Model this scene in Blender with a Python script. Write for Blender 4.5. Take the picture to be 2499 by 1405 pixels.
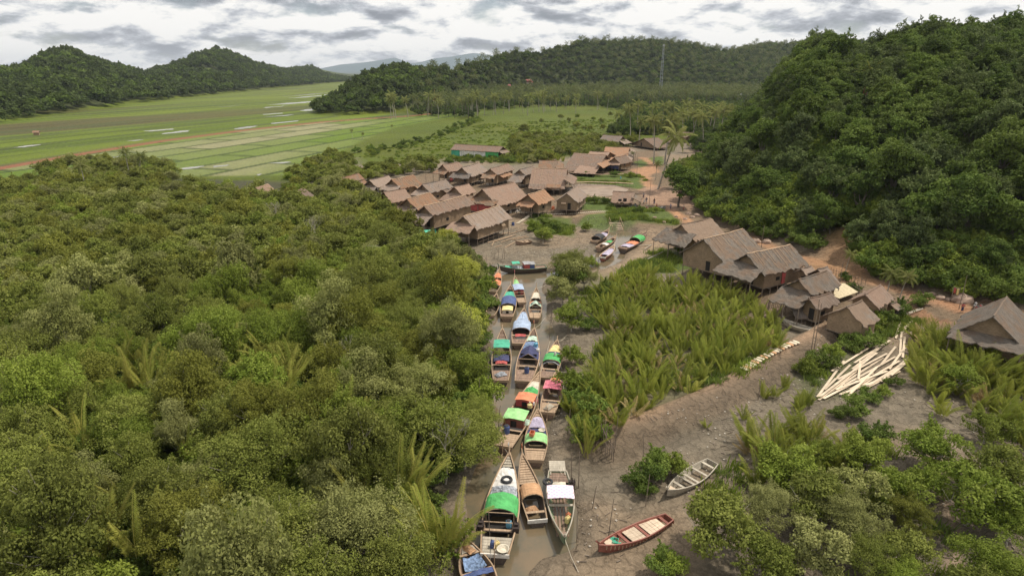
import bpy, math, random
import numpy as np
from mathutils import Vector, Matrix
random.seed(7); np.random.seed(7)
for _o in list(bpy.data.objects): bpy.data.objects.remove(_o)
SC = bpy.context.scene
COL = SC.collection

# ------------------------------------------------------------------ camera
CAMH = 36.0; F = 1543.0; CX = 1249.5; CY = 702.5; PITCH = math.radians(18.86)
cd = bpy.data.cameras.new('camera'); cam = bpy.data.objects.new('camera', cd); COL.objects.link(cam)
cam.location = (0, 0, CAMH); cam.rotation_euler = (math.pi/2 - PITCH, 0, 0)
cd.sensor_width = 36.0; cd.lens = 36.0*F/2499.0; cd.clip_start = 0.5; cd.clip_end = 60000
SC.camera = cam

# ------------------------------------------------------------------ light, sky, exposure
SUN_DIR = Vector((0.42, 0.12, 0.90)).normalized()
SUN_EL = math.asin(SUN_DIR.z)
ld = bpy.data.lights.new('sun', 'SUN'); ld.energy = 4.0; ld.angle = math.radians(3.0); ld.color = (1.0, 0.92, 0.79)
sun = bpy.data.objects.new('sun', ld); COL.objects.link(sun); sun.location = (0, 0, 200)
sun.rotation_euler = SUN_DIR.to_track_quat('Z', 'Y').to_euler()
SC.view_settings.view_transform = 'Standard'; SC.view_settings.look = 'None'
SC.view_settings.exposure = 0.0; SC.view_settings.gamma = 1.0; SC.view_settings.use_curve_mapping = False

W = bpy.data.worlds.new('World'); SC.world = W; W.use_nodes = True
def mk(nt, kind, **kw):
    n = nt.nodes.new(kind)
    for k, v in kw.items():
        if k in n.inputs: n.inputs[k].default_value = v
        else: setattr(n, k, v)
    return n
def mth(nt, op, a, b=None, c=None, clamp=False):
    n = nt.nodes.new('ShaderNodeMath'); n.operation = op; n.use_clamp = clamp
    for i, v in enumerate((a, b, c)):
        if v is None: continue
        if isinstance(v, (int, float)): n.inputs[i].default_value = v
        else: nt.links.new(v, n.inputs[i])
    return n.outputs[0]
def ramp(nt, fac, stops):
    n = nt.nodes.new('ShaderNodeValToRGB'); e = n.color_ramp.elements
    while len(e) < len(stops): e.new(0.5)
    for i, (p, c) in enumerate(stops):
        e[i].position = p; e[i].color = (*c, 1) if len(c) == 3 else c
    nt.links.new(fac, n.inputs[0]); return n.outputs[0]
def mixc(nt, fac, a, b):
    n = nt.nodes.new('ShaderNodeMix'); n.data_type = 'RGBA'
    for s, v in ((n.inputs[0], fac), (n.inputs[6], a), (n.inputs[7], b)):
        if isinstance(v, (int, float)): s.default_value = v
        elif isinstance(v, tuple): s.default_value = (*v[:3], 1)
        else: nt.links.new(v, s)
    return n.outputs[2]
def noise(nt, vec, scale, detail=4, rough=0.55, dist=0.0):
    n = mk(nt, 'ShaderNodeTexNoise', Scale=scale, Detail=detail, Roughness=rough, Distortion=dist)
    if vec is not None: nt.links.new(vec, n.inputs['Vector'])
    return n.outputs[0]

nt = W.node_tree; nt.nodes.clear()
out = mk(nt, 'ShaderNodeOutputWorld')
sky = mk(nt, 'ShaderNodeTexSky'); sky.sky_type = 'NISHITA'; sky.sun_disc = False
sky.sun_elevation = SUN_EL; sky.sun_rotation = math.atan2(SUN_DIR.x, SUN_DIR.y)
bg1 = mk(nt, 'ShaderNodeBackground', Strength=0.09); nt.links.new(sky.outputs[0], bg1.inputs[0])
tc = mk(nt, 'ShaderNodeTexCoord'); sep = mk(nt, 'ShaderNodeSeparateXYZ'); nt.links.new(tc.outputs['Generated'], sep.inputs[0])
def cloudvec(dz, ox=0.0):
    zz = mth(nt, 'MAXIMUM', mth(nt, 'ADD', sep.outputs[2], dz), 0.0)
    den = mth(nt, 'ADD', zz, 0.30)
    cx = mth(nt, 'DIVIDE', sep.outputs[0], den); cy = mth(nt, 'DIVIDE', sep.outputs[1], den)
    c = mk(nt, 'ShaderNodeCombineXYZ'); nt.links.new(cx, c.inputs[0]); nt.links.new(cy, c.inputs[1]); c.inputs[2].default_value = ox
    return c.outputs[0]
va = cloudvec(0.0); vb = cloudvec(0.014)
n_big = noise(nt, va, 1.1, 3, 0.5, 0.3)
n_a = noise(nt, va, 3.3, 14, 0.58, 0.15); n_b = noise(nt, vb, 3.3, 14, 0.58, 0.15)
lit = mth(nt, 'MULTIPLY', mth(nt, 'SUBTRACT', n_a, n_b), 5.0)
base = mth(nt, 'MULTIPLY_ADD', mth(nt, 'SUBTRACT', n_a, 0.5), -0.8, 0.86)
big = mth(nt, 'MULTIPLY', mth(nt, 'SUBTRACT', n_big, 0.5), -1.35)
br = mth(nt, 'ADD', mth(nt, 'ADD', base, lit), big, clamp=True)
ccol = ramp(nt, br, [(0.0, (0.27, 0.29, 0.33)), (0.30, (0.40, 0.42, 0.46)), (0.55, (0.60, 0.62, 0.66)), (0.78, (0.88, 0.88, 0.87)), (1.0, (1.05, 1.03, 0.99))])
bg2 = mk(nt, 'ShaderNodeBackground', Strength=1.0); nt.links.new(ccol, bg2.inputs[0])
cov = ramp(nt, n_a, [(0.30, (0.35, 0.35, 0.35)), (0.44, (1, 1, 1))])
mx = mk(nt, 'ShaderNodeMixShader'); nt.links.new(cov, mx.inputs[0]); nt.links.new(bg1.outputs[0], mx.inputs[1]); nt.links.new(bg2.outputs[0], mx.inputs[2])
nt.links.new(mx.outputs[0], out.inputs[0])

# ------------------------------------------------------------------ pixel rays (photograph pixels -> places on the ground)
SP, CP = math.sin(PITCH), math.cos(PITCH)
def ray(px, py):
    xr = (px-CX)/F; yr = (CY-py)/F
    return xr, CP+yr*SP, -SP+yr*CP
def at(px, py, z=1.0):
    x, y, dz = ray(px, py); t = (z-CAMH)/dz
    return Vector((x*t, y*t, z))
def proj(x, y, z):
    z = z-CAMH; d = y*CP - z*SP; v = y*SP + z*CP
    return CX+F*x/d, CY-F*v/d

# ------------------------------------------------------------------ terrain shape
def vnoise(x, y, s, seed=0):
    x = np.asarray(x, float)/s; y = np.asarray(y, float)/s
    xi = np.floor(x).astype(np.int64); yi = np.floor(y).astype(np.int64); fx = x-xi; fy = y-yi
    fx = fx*fx*(3-2*fx); fy = fy*fy*(3-2*fy)
    def h(a, b):
        n = (a*374761393 + b*668265263 + seed*974634777) & 0x7fffffff
        n = ((n ^ (n >> 13))*1274126177) & 0x7fffffff
        return ((n ^ (n >> 16)) & 0xffff)/65535.0
    return (h(xi, yi)*(1-fx)+h(xi+1, yi)*fx)*(1-fy)+(h(xi, yi+1)*(1-fx)+h(xi+1, yi+1)*fx)*fy
def fbm(x, y, s, o=4, seed=0):
    r = 0; a = 0.5; t = 0
    for k in range(o):
        r = r + a*vnoise(x, y, s, seed+k*13); t += a; a *= 0.5; s *= 0.5
    return r/t
def sstep(a, b, x):
    t = np.clip((x-a)/(b-a), 0, 1); return t*t*(3-2*t)
def mkrange(px, yc, yb, dist, treeh, zb=1.5):
    ub, vb_, uc, zc = [], [], [], []
    for p, c, b, d in zip(px, yc, yb, dist):
        g = at(p, b, zb); ub.append(g.x/g.y); vb_.append(g.y)
        x, y, dz = ray(p, c); uc.append(x/y); zc.append(max(2.0, CAMH+d*dz/y-treeh))
    return [np.array(v) for v in (ub, vb_, uc, zc, dist)]
RR = mkrange([1600, 1650, 1700, 1760, 1800, 1850, 1900, 1940, 1990, 2040, 2100, 2200, 2300, 2400, 2499, 2800],
             [540, 500, 440, 350, 290, 240, 190, 125, 82, 88, 108, 80, 62, 58, 45, 40],
             [500, 505, 520, 548, 565, 580, 590, 602, 622, 640, 665, 700, 722, 735, 750, 790],
             [190, 195, 200, 212, 225, 240, 252, 262, 265, 258, 250, 240, 232, 225, 220, 210], 8.5)
RM = mkrange([760, 790, 810, 840, 900, 960, 1040, 1100, 1180, 1260, 1340, 1420, 1500, 1600, 1700, 1780, 1860, 1950, 2050, 2300],
             [272, 262, 235, 205, 170, 150, 160, 165, 142, 122, 122, 98, 98, 95, 108, 124, 105, 95, 95, 95],
             [282, 282, 282, 281, 278, 274, 262, 250, 242, 235, 232, 230, 230, 230, 230, 230, 230, 230, 230, 230],
             [600, 620, 650, 680, 720, 760, 820, 870, 950, 1050, 1100, 1250, 1300, 1300, 1300, 1300, 1500, 1600, 1700, 1700], 11)
RL = mkrange([-700, -300, 0, 60, 110, 165, 210, 250, 330, 350, 440, 480, 530, 580, 620, 700, 770, 850, 920, 1100],
             [215, 205, 176, 158, 132, 119, 132, 150, 172, 180, 152, 132, 118, 135, 152, 169, 159, 176, 182, 182],
             [345, 322, 300, 290, 283, 276, 270, 264, 252, 250, 240, 235, 230, 225, 221, 213, 207, 200, 196, 190],
             [800, 850, 950, 980, 1000, 1040, 1100, 1150, 1250, 1300, 1450, 1500, 1600, 1750, 1900, 2300, 2700, 3400, 4200, 5200], 12)
RF = mkrange([500, 700, 760, 830, 880, 925, 965, 1000, 1035, 1060, 1100, 1155, 1190, 1230, 1300, 1500, 1700],
             [185, 180, 172, 158, 154, 148, 141, 156, 150, 143, 139, 130, 134, 140, 152, 165, 165],
             [191]*17, [8500]*17, 0, 0.0)
def rise(R, X, Y, power=1.0, wob=0.0):
    ub, yb, uc, zc, dc = R[:5]
    Yp = np.maximum(Y, 1.0); u = X/Yp
    o = np.argsort(ub); b = np.interp(u, ub[o], yb[o]); o = np.argsort(uc)
    c = np.interp(u, uc[o], dc[o]); z = np.interp(u, uc[o], zc[o])
    c = np.maximum(c, b+8)
    t = np.clip((Yp-b)/(c-b), 0, 1.0)
    s = np.sin(t*math.pi/2)**power
    if wob: s = s*(1-wob*(1-t)*t*4*fbm(X, Y, 90.0, 3, 5))
    back = np.clip((Yp-c)/((c-b)*1.8+20), 0, 1); back = back*back*(3-2*back)
    e = 0.5*(R[5] if len(R) > 5 else 0.02)
    edge = sstep(min(ub.min(), uc.min()), min(ub.min(), uc.min())+e, u)*(1.0 if len(R) < 7 else sstep(R[6], R[6]-e, u))
    return (z-1.0)*s*(1-back)*edge, t
def segdist(X, Y, pts):
    d = np.full(np.shape(X), 1e9); 
    for (a, b) in zip(pts[:-1], pts[1:]):
        dx, dy = b[0]-a[0], b[1]-a[1]; L = dx*dx+dy*dy
        t = np.clip(((X-a[0])*dx+(Y-a[1])*dy)/L, 0, 1)
        d = np.minimum(d, np.hypot(X-a[0]-t*dx, Y-a[1]-t*dy))
    return d
def polysd(X, Y, poly):          # signed distance, negative inside
    X = np.asarray(X, float); Y = np.asarray(Y, float)
    pts = list(poly)+[poly[0]]; d = segdist(X, Y, pts); ins = np.zeros(X.shape, bool)
    for a, b in zip(pts[:-1], pts[1:]):
        c = ((a[1] > Y) != (b[1] > Y))
        with np.errstate(divide='ignore', invalid='ignore'):
            xx = (b[0]-a[0])*(Y-a[1])/((b[1]-a[1]) if b[1] != a[1] else 1e-9)+a[0]
        ins ^= (c & (X < xx))
    return np.where(ins, -d, d)
def W2(pts, z=0.8): return [tuple(at(p[0], p[1], z)[:2]) for p in pts]
CREEK = W2([(1085, 1600), (1118, 1405), (1120, 1300), (1128, 1200), (1150, 1140), (1190, 1090), (1205, 1010), (1208, 960), (1195, 900), (1190, 830), (1215, 780), (1212, 720), (1225, 690),
            (1200, 675), (1180, 650), (1215, 640), (1330, 668), (1400, 655), (1455, 615), (1485, 570), (1512, 556), (1545, 570), (1520, 630), (1470, 655), (1400, 676), (1330, 690), (1325, 770), (1365, 850), (1372, 930),
            (1355, 1010), (1335, 1080), (1332, 1150), (1400, 1230), (1410, 1330), (1330, 1375), (1300, 1405), (1290, 1600)], 0.0)
TIDAL = W2([(1440, 1120), (1560, 1085), (1700, 1010), (1830, 950), (1950, 890), (2040, 830), (2080, 800)], 0.4)
DIKE = W2([(1480, 1072), (1600, 1020), (1750, 960), (1850, 905), (1950, 845), (2030, 800)], 1.2)
VILL = W2([(560, 500), (800, 455), (1050, 400), (1400, 345), (1700, 320), (1700, 505), (1900, 600), (2100, 680), (2300, 760), (2600, 860), (2600, 760), (3000, 700), (1900, 300), (700, 300), (-300, 360),
           (-300, 470), (500, 520)], 1.2)
VILL = W2([(560, 500), (800, 470), (900, 540), (1040, 575), (1180, 575), (1260, 545), (1400, 545), (1480, 548), (1600, 600), (1640, 640), (1760, 700), (1880, 760), (2000, 795), (2140, 800), (2220, 740), (2380, 830), (2600, 900),
           (3400, 900), (3400, 250), (-2000, 250), (-2000, 440), (400, 450)], 1.2)
MOUND = W2([(1420, 525), (1560, 520), (1640, 520), (1650, 545), (1560, 548), (1420, 545)], 1.2)
def height(X, Y):
    X = np.asarray(X, float); Y = np.asarray(Y, float)
    v = sstep(3.0, -6.0, polysd(X, Y, VILL))
    far = sstep(215, 250, Y)
    v = np.maximum(v, far)
    near = 1-far
    h = 0.42 + 0.78*v + near*(0.28*(fbm(X, Y, 9, 3, 3)-0.5) + 0.10*(fbm(X, Y, 1.6, 3, 8)-0.5)*sstep(170, 60, Y))
    td = segdist(X, Y, TIDAL); h = h - near*0.38*np.exp(-(td/2.0)**2)
    dd = segdist(X, Y, DIKE); h = h + near*(1.25+0.3*(fbm(X, Y, 2.5, 2, 4)-0.5))*sstep(3.1, 0.9, dd)
    cs = polysd(X, Y, CREEK)+(fbm(X, Y, 5, 3, 21)-0.5)*2.2; c = sstep(1.6, -1.6, cs)
    h = h*(1-c) + (-0.45)*c
    h = h + 0.7*sstep(2, -3, polysd(X, Y, MOUND))
    if np.max(Y) > 90:
        a, t = rise(RR, X, Y, 1.0, 0.25); bump = (fbm(X, Y, 40, 3, 6)-0.5)*9*np.sin(t*math.pi)
        h = np.where(a > 0.05, np.maximum(h, 0.9+a+bump*sstep(0.5, 6, a)), h)
        for R, pw, wb, bs in ((RM, 1.05, 0.25, 14), (RL, 1.25, 0.35, 26)):
            a, t = rise(R, X, Y, pw, wb); bump = (fbm(X, Y, 150, 3, 9)-0.5)*bs*np.sin(t*math.pi)
            h = np.where(a > 0.05, np.maximum(h, 0.9+a+bump*sstep(0.5, 12, a)), h)
        a, t = rise(RF, X, Y, 1.0, 0.0); h = np.where(a > 0.05, np.maximum(h, a*sstep(6500, 8400, Y)), h)
    return h
def hz(x, y): return float(height(np.array([x]), np.array([y]))[0])
def hit(px, py):
    x, y, dz = ray(px, py)
    t = 25*1.012**np.arange(560); Z = CAMH+dz*t; H = height(x*t, y*t)
    k = np.argmax(Z < H)
    if not (Z < H).any(): k = len(t)-1
    a, b = (t[max(k-1, 0)], t[k])
    for _ in range(12):
        m = (a+b)/2
        if CAMH+dz*m < hz(x*m, y*m): b = m
        else: a = m
    return Vector((x*b, y*b, CAMH+dz*b))

# ------------------------------------------------------------------ object helpers
def tag(o, label=None, cat=None, group=None, kind=None):
    if label: o['label'] = label
    if cat: o['category'] = cat
    if group: o['group'] = group
    if kind: o['kind'] = kind
    return o
def empty(name, loc, rz=0.0):
    o = bpy.data.objects.new(name, None); COL.objects.link(o); o.location = loc; o.rotation_euler = (0, 0, rz); o.empty_display_size = 0.3
    return o
def link(name, me, parent=None):
    o = bpy.data.objects.new(name, me); COL.objects.link(o)
    if parent is not None: o.parent = parent
    return o
def mesh_np(name, V, Q, mats, attr=None, smooth=False, mi=None):
    V = np.asarray(V, np.float32).reshape(-1, 3); Q = np.asarray(Q, np.int32); k = Q.shape[1]; n = len(Q)
    me = bpy.data.meshes.new(name); me.vertices.add(len(V)); me.vertices.foreach_set('co', V.ravel())
    me.loops.add(n*k); me.loops.foreach_set('vertex_index', Q.ravel()); me.polygons.add(n)
    me.polygons.foreach_set('loop_start', np.arange(0, n*k, k, dtype=np.int32))
    try: me.polygons.foreach_set('loop_total', np.full(n, k, dtype=np.int32))
    except Exception: pass
    me.polygons.foreach_set('use_smooth', np.full(n, smooth, dtype=bool))
    for m in (mats if isinstance(mats, (list, tuple)) else [mats]): me.materials.append(m)
    if mi is not None: me.polygons.foreach_set('material_index', np.asarray(mi, np.int32))
    for an, av in (attr or {}).items():
        av = np.asarray(av, np.float32)
        if av.ndim == 1:
            a = me.attributes.new(an, 'FLOAT', 'POINT'); a.data.foreach_set('value', av)
        else:
            a = me.attributes.new(an, 'FLOAT_COLOR', 'POINT'); a.data.foreach_set('color', np.c_[av, np.ones(len(av))].astype(np.float32).ravel())
    me.update(calc_edges=True); me.validate()
    return me
class MB:
    def __init__(s): s.v = []; s.f = []; s.m = []
    def add(s, vs, fs, m=0):
        b = len(s.v); s.v += [tuple(v) for v in vs]
        for f in fs: s.f.append(tuple(i+b for i in f)); s.m.append(m)
        return s
    def box(s, c, d, rz=0.0, m=0, R=None):
        hx, hy, hz_ = d[0]/2, d[1]/2, d[2]/2
        M = R if R is not None else Matrix.Rotation(rz, 3, 'Z')
        vs = [Vector(c)+M@Vector((x*hx, y*hy, z*hz_)) for x in (-1, 1) for y in (-1, 1) for z in (-1, 1)]
        return s.add(vs, [(0, 1, 3, 2), (4, 6, 7, 5), (0, 4, 5, 1), (2, 3, 7, 6), (0, 2, 6, 4), (1, 5, 7, 3)], m)
    def bar(s, a, b, w, h, m=0):
        a = Vector(a); b = Vector(b); x = (b-a); L = x.length
        if L < 1e-5: return s
        x.normalize(); up = Vector((0, 0, 1)) if abs(x.z) < 0.95 else Vector((1, 0, 0)); y = up.cross(x).normalized(); z = x.cross(y)
        return s.box((a+b)/2, (L, w, h), m=m, R=Matrix((x, y, z)).transposed())
    def tube(s, pts, rad, n=6, m=0, cap=True):
        pts = [Vector(p) for p in pts]; rad = rad if isinstance(rad, (list, tuple)) else [rad]*len(pts); rings = []
        for i, p in enumerate(pts):
            d = (pts[min(i+1, len(pts)-1)]-pts[max(i-1, 0)]); d = d.normalized() if d.length > 1e-6 else Vector((0, 0, 1))
            u = d.cross(Vector((0, 0, 1)) if abs(d.z) < 0.9 else Vector((1, 0, 0))).normalized(); w = d.cross(u)
            rings.append([p+(u*math.cos(2*math.pi*k/n)+w*math.sin(2*math.pi*k/n))*rad[i] for k in range(n)])
        vs = [v for r in rings for v in r]; fs = []
        for i in range(len(pts)-1):
            for k in range(n): fs.append((i*n+k, i*n+(k+1) % n, (i+1)*n+(k+1) % n, (i+1)*n+k))
        if cap: fs += [tuple(range(n))[::-1], tuple(range((len(pts)-1)*n, len(pts)*n))]
        return s.add(vs, fs, m)
    def lathe(s, c, prof, n=12, m=0, sx=1.0, sy=1.0):
        vs = [(c[0]+r*math.cos(2*math.pi*k/n)*sx, c[1]+r*math.sin(2*math.pi*k/n)*sy, c[2]+z) for r, z in prof for k in range(n)]; fs = []
        for i in range(len(prof)-1):
            for k in range(n): fs.append((i*n+k, i*n+(k+1) % n, (i+1)*n+(k+1) % n, (i+1)*n+k))
        fs += [tuple(range(n))[::-1], tuple(range((len(prof)-1)*n, len(prof)*n))]
        return s.add(vs, fs, m)
    def grid(s, P, th=0.0, m=0):      # P[i][j] points; with thickness downwards
        ni, nj = len(P), len(P[0]); vs = [Vector(p) for r in P for p in r]; fs = []
        for i in range(ni-1):
            for j in range(nj-1): fs.append((i*nj+j, (i+1)*nj+j, (i+1)*nj+j+1, i*nj+j+1))
        if th:
            n0 = len(vs); vs += [v-Vector((0, 0, th)) for v in vs]
            fs += [tuple(n0+q for q in f[::-1]) for f in fs[:]]
            for i in range(ni-1):
                for j in (0, nj-1):
                    a, b = i*nj+j, (i+1)*nj+j; fs.append((a, b, b+n0, a+n0) if j else (b, a, a+n0, b+n0))
            for j in range(nj-1):
                for i in (0, ni-1):
                    a, b = i*nj+j, i*nj+j+1; fs.append((b, a, a+n0, b+n0) if i else (a, b, b+n0, a+n0))
        return s.add(vs, fs, m)
    def mesh(s, name, mats, smooth=False):
        me = bpy.data.meshes.new(name); me.from_pydata(s.v, [], s.f)
        for m in (mats if isinstance(mats, (list, tuple)) else [mats]): me.materials.append(m)
        me.polygons.foreach_set('material_index', s.m)
        if smooth: me.polygons.foreach_set('use_smooth', [True]*len(me.polygons))
        me.update(); return me
    def build(s, name, mats, parent=None, smooth=False): return link(name, s.mesh(name, mats, smooth), parent)

# ------------------------------------------------------------------ materials
def srgb(r, g, b): return tuple((c/255/12.92 if c/255 <= 0.04045 else ((c/255+0.055)/1.055)**2.4) for c in (r, g, b))
MATS = {}
def newmat(name):
    m = bpy.data.materials.new(name); m.use_nodes = True; n = m.node_tree; n.nodes.clear()
    o = mk(n, 'ShaderNodeOutputMaterial'); b = mk(n, 'ShaderNodeBsdfPrincipled'); n.links.new(b.outputs[0], o.inputs[0]); MATS[name] = m
    return m, n, b, o
def objco(n):
    t = mk(n, 'ShaderNodeTexCoord'); return t.outputs['Object']
def bumpit(n, b, hgt, strength=0.4, dist=0.05):
    k = mk(n, 'ShaderNodeBump', Strength=strength, Distance=dist); n.links.new(hgt, k.inputs['Height']); n.links.new(k.outputs[0], b.inputs['Normal'])
def mapping(n, vec, sc):
    k = mk(n, 'ShaderNodeMapping'); n.links.new(vec, k.inputs[0]); k.inputs['Scale'].default_value = sc; return k.outputs[0]
def wood(name, c1, c2, rough=0.8, sc=(0.8, 7, 7), var=0.25):
    m, n, b, o = newmat(name); v = mapping(n, objco(n), sc); f = noise(n, v, 1.5, 6, 0.65); g = noise(n, objco(n), 0.9, 4, 0.6)
    c = mixc(n, ramp(n, f, [(0.32, (0, 0, 0)), (0.68, (1, 1, 1))]), c1, c2)
    r = mk(n, 'ShaderNodeObjectInfo').outputs['Random']
    hs = mk(n, 'ShaderNodeHueSaturation'); n.links.new(c, hs.inputs['Color'])
    n.links.new(mth(n, 'ADD', mth(n, 'MULTIPLY', r, var), mth(n, 'MULTIPLY_ADD', g, 0.8, 0.6-var/2)), hs.inputs['Value'])
    n.links.new(hs.outputs[0], b.inputs['Base Color']); b.inputs['Roughness'].default_value = rough; bumpit(n, b, f, 0.35, 0.03); return m
def plain(name, c, rough=0.6, nz=0.4, scale=2.6, metal=0.0, fold=0.0):
    m, n, b, o = newmat(name); f = noise(n, objco(n), scale, 5, 0.6)
    c2 = tuple(x*(1-nz) for x in c); c1 = tuple(min(1, x*(1+nz*0.5)) for x in c)
    n.links.new(mixc(n, ramp(n, f, [(0.35, (0, 0, 0)), (0.65, (1, 1, 1))]), c2, c1), b.inputs['Base Color'])
    b.inputs['Roughness'].default_value = rough; b.inputs['Metallic'].default_value = metal
    if fold: bumpit(n, b, noise(n, objco(n), 2.3, 3, 0.5, 1.5), fold, 0.12)
    return m
def leafmat(name, ca, cb, cc, trans=0.3):
    """ca..cb by tree, cc for the paler young leaves"""
    m, n, b, o = newmat(name)
    r = mk(n, 'ShaderNodeObjectInfo').outputs['Random']
    a = mk(n, 'ShaderNodeAttribute'); a.attribute_name = 'leafvar'
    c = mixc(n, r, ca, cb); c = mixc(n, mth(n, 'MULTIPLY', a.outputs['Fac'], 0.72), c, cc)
    hs = mk(n, 'ShaderNodeHueSaturation'); n.links.new(c, hs.inputs['Color'])
    n.links.new(mth(n, 'MULTIPLY_ADD', mth(n, 'FRACT', mth(n, 'MULTIPLY', r, 7.31)), 0.5, 0.76), hs.inputs['Value'])
    n.links.new(hs.outputs[0], b.inputs['Base Color']); b.inputs['Roughness'].default_value = 0.65; b.inputs['Specular IOR Level'].default_value = 0.10
    t = mk(n, 'ShaderNodeBsdfTranslucent'); n.links.new(hs.outputs[0], t.inputs[0])
    x = mk(n, 'ShaderNodeMixShader'); x.inputs[0].default_value = trans
    n.links.new(b.outputs[0], x.inputs[1]); n.links.new(t.outputs[0], x.inputs[2]); n.links.new(x.outputs[0], o.inputs[0]); return m
# foliage
LM = {}
LM['mangrove'] = leafmat('mangrove_leaf', (0.168, 0.190, 0.040), (0.132, 0.170, 0.027), (0.28, 0.295, 0.075))
LM['bright'] = leafmat('bright_leaf', (0.135, 0.200, 0.024), (0.170, 0.215, 0.032), (0.26, 0.295, 0.06))
LM['olive'] = leafmat('olive_leaf', (0.175, 0.185, 0.030), (0.155, 0.18, 0.030), (0.28, 0.28, 0.06))
LM['lime'] = leafmat('lime_leaf', (0.34, 0.36, 0.05), (0.30, 0.34, 0.06), (0.50, 0.50, 0.12))
LM['pale'] = leafmat('pale_leaf', (0.215, 0.225, 0.08), (0.20, 0.22, 0.06), (0.34, 0.34, 0.13))
LM['forest'] = leafmat('forest_leaf', (0.055, 0.098, 0.018), (0.088, 0.135, 0.022), (0.165, 0.215, 0.045))
LM['forest2'] = leafmat('grey_forest_leaf', (0.068, 0.102, 0.034), (0.095, 0.130, 0.036), (0.17, 0.20, 0.07))
LM['hill'] = leafmat('hill_leaf', (0.050, 0.080, 0.020), (0.070, 0.100, 0.024), (0.11, 0.14, 0.045))
LM['nipa'] = leafmat('nipa_leaf', (0.13, 0.180, 0.024), (0.215, 0.245, 0.036), (0.36, 0.36, 0.075), 0.4)
LM['nipabrown'] = leafmat('brown_nipa_leaf', (0.24, 0.16, 0.07), (0.30, 0.24, 0.09), (0.40, 0.32, 0.16), 0.3)
LM['nipadry'] = leafmat('yellow_nipa_leaf', (0.29, 0.32, 0.06), (0.22, 0.28, 0.05), (0.50, 0.41, 0.12), 0.4)
LM['coco'] = leafmat('coconut_leaf', (0.15, 0.19, 0.045), (0.18, 0.20, 0.055), (0.30, 0.29, 0.11), 0.35)
LM['cocofar'] = leafmat('far_coconut_leaf', (0.075, 0.105, 0.028), (0.10, 0.12, 0.036), (0.17, 0.17, 0.065), 0.3)
LM['bush'] = leafmat('bush_leaf', (0.085, 0.145, 0.024), (0.12, 0.17, 0.03), (0.19, 0.23, 0.055))
BARK = wood('bark', (0.075, 0.06, 0.045), (0.18, 0.15, 0.12), 0.9, (4, 4, 1)); MATS['bark'] = BARK
PALEBARK = wood('pale_bark', (0.26, 0.23, 0.19), (0.42, 0.38, 0.32), 0.9, (4, 4, 1))

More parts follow.
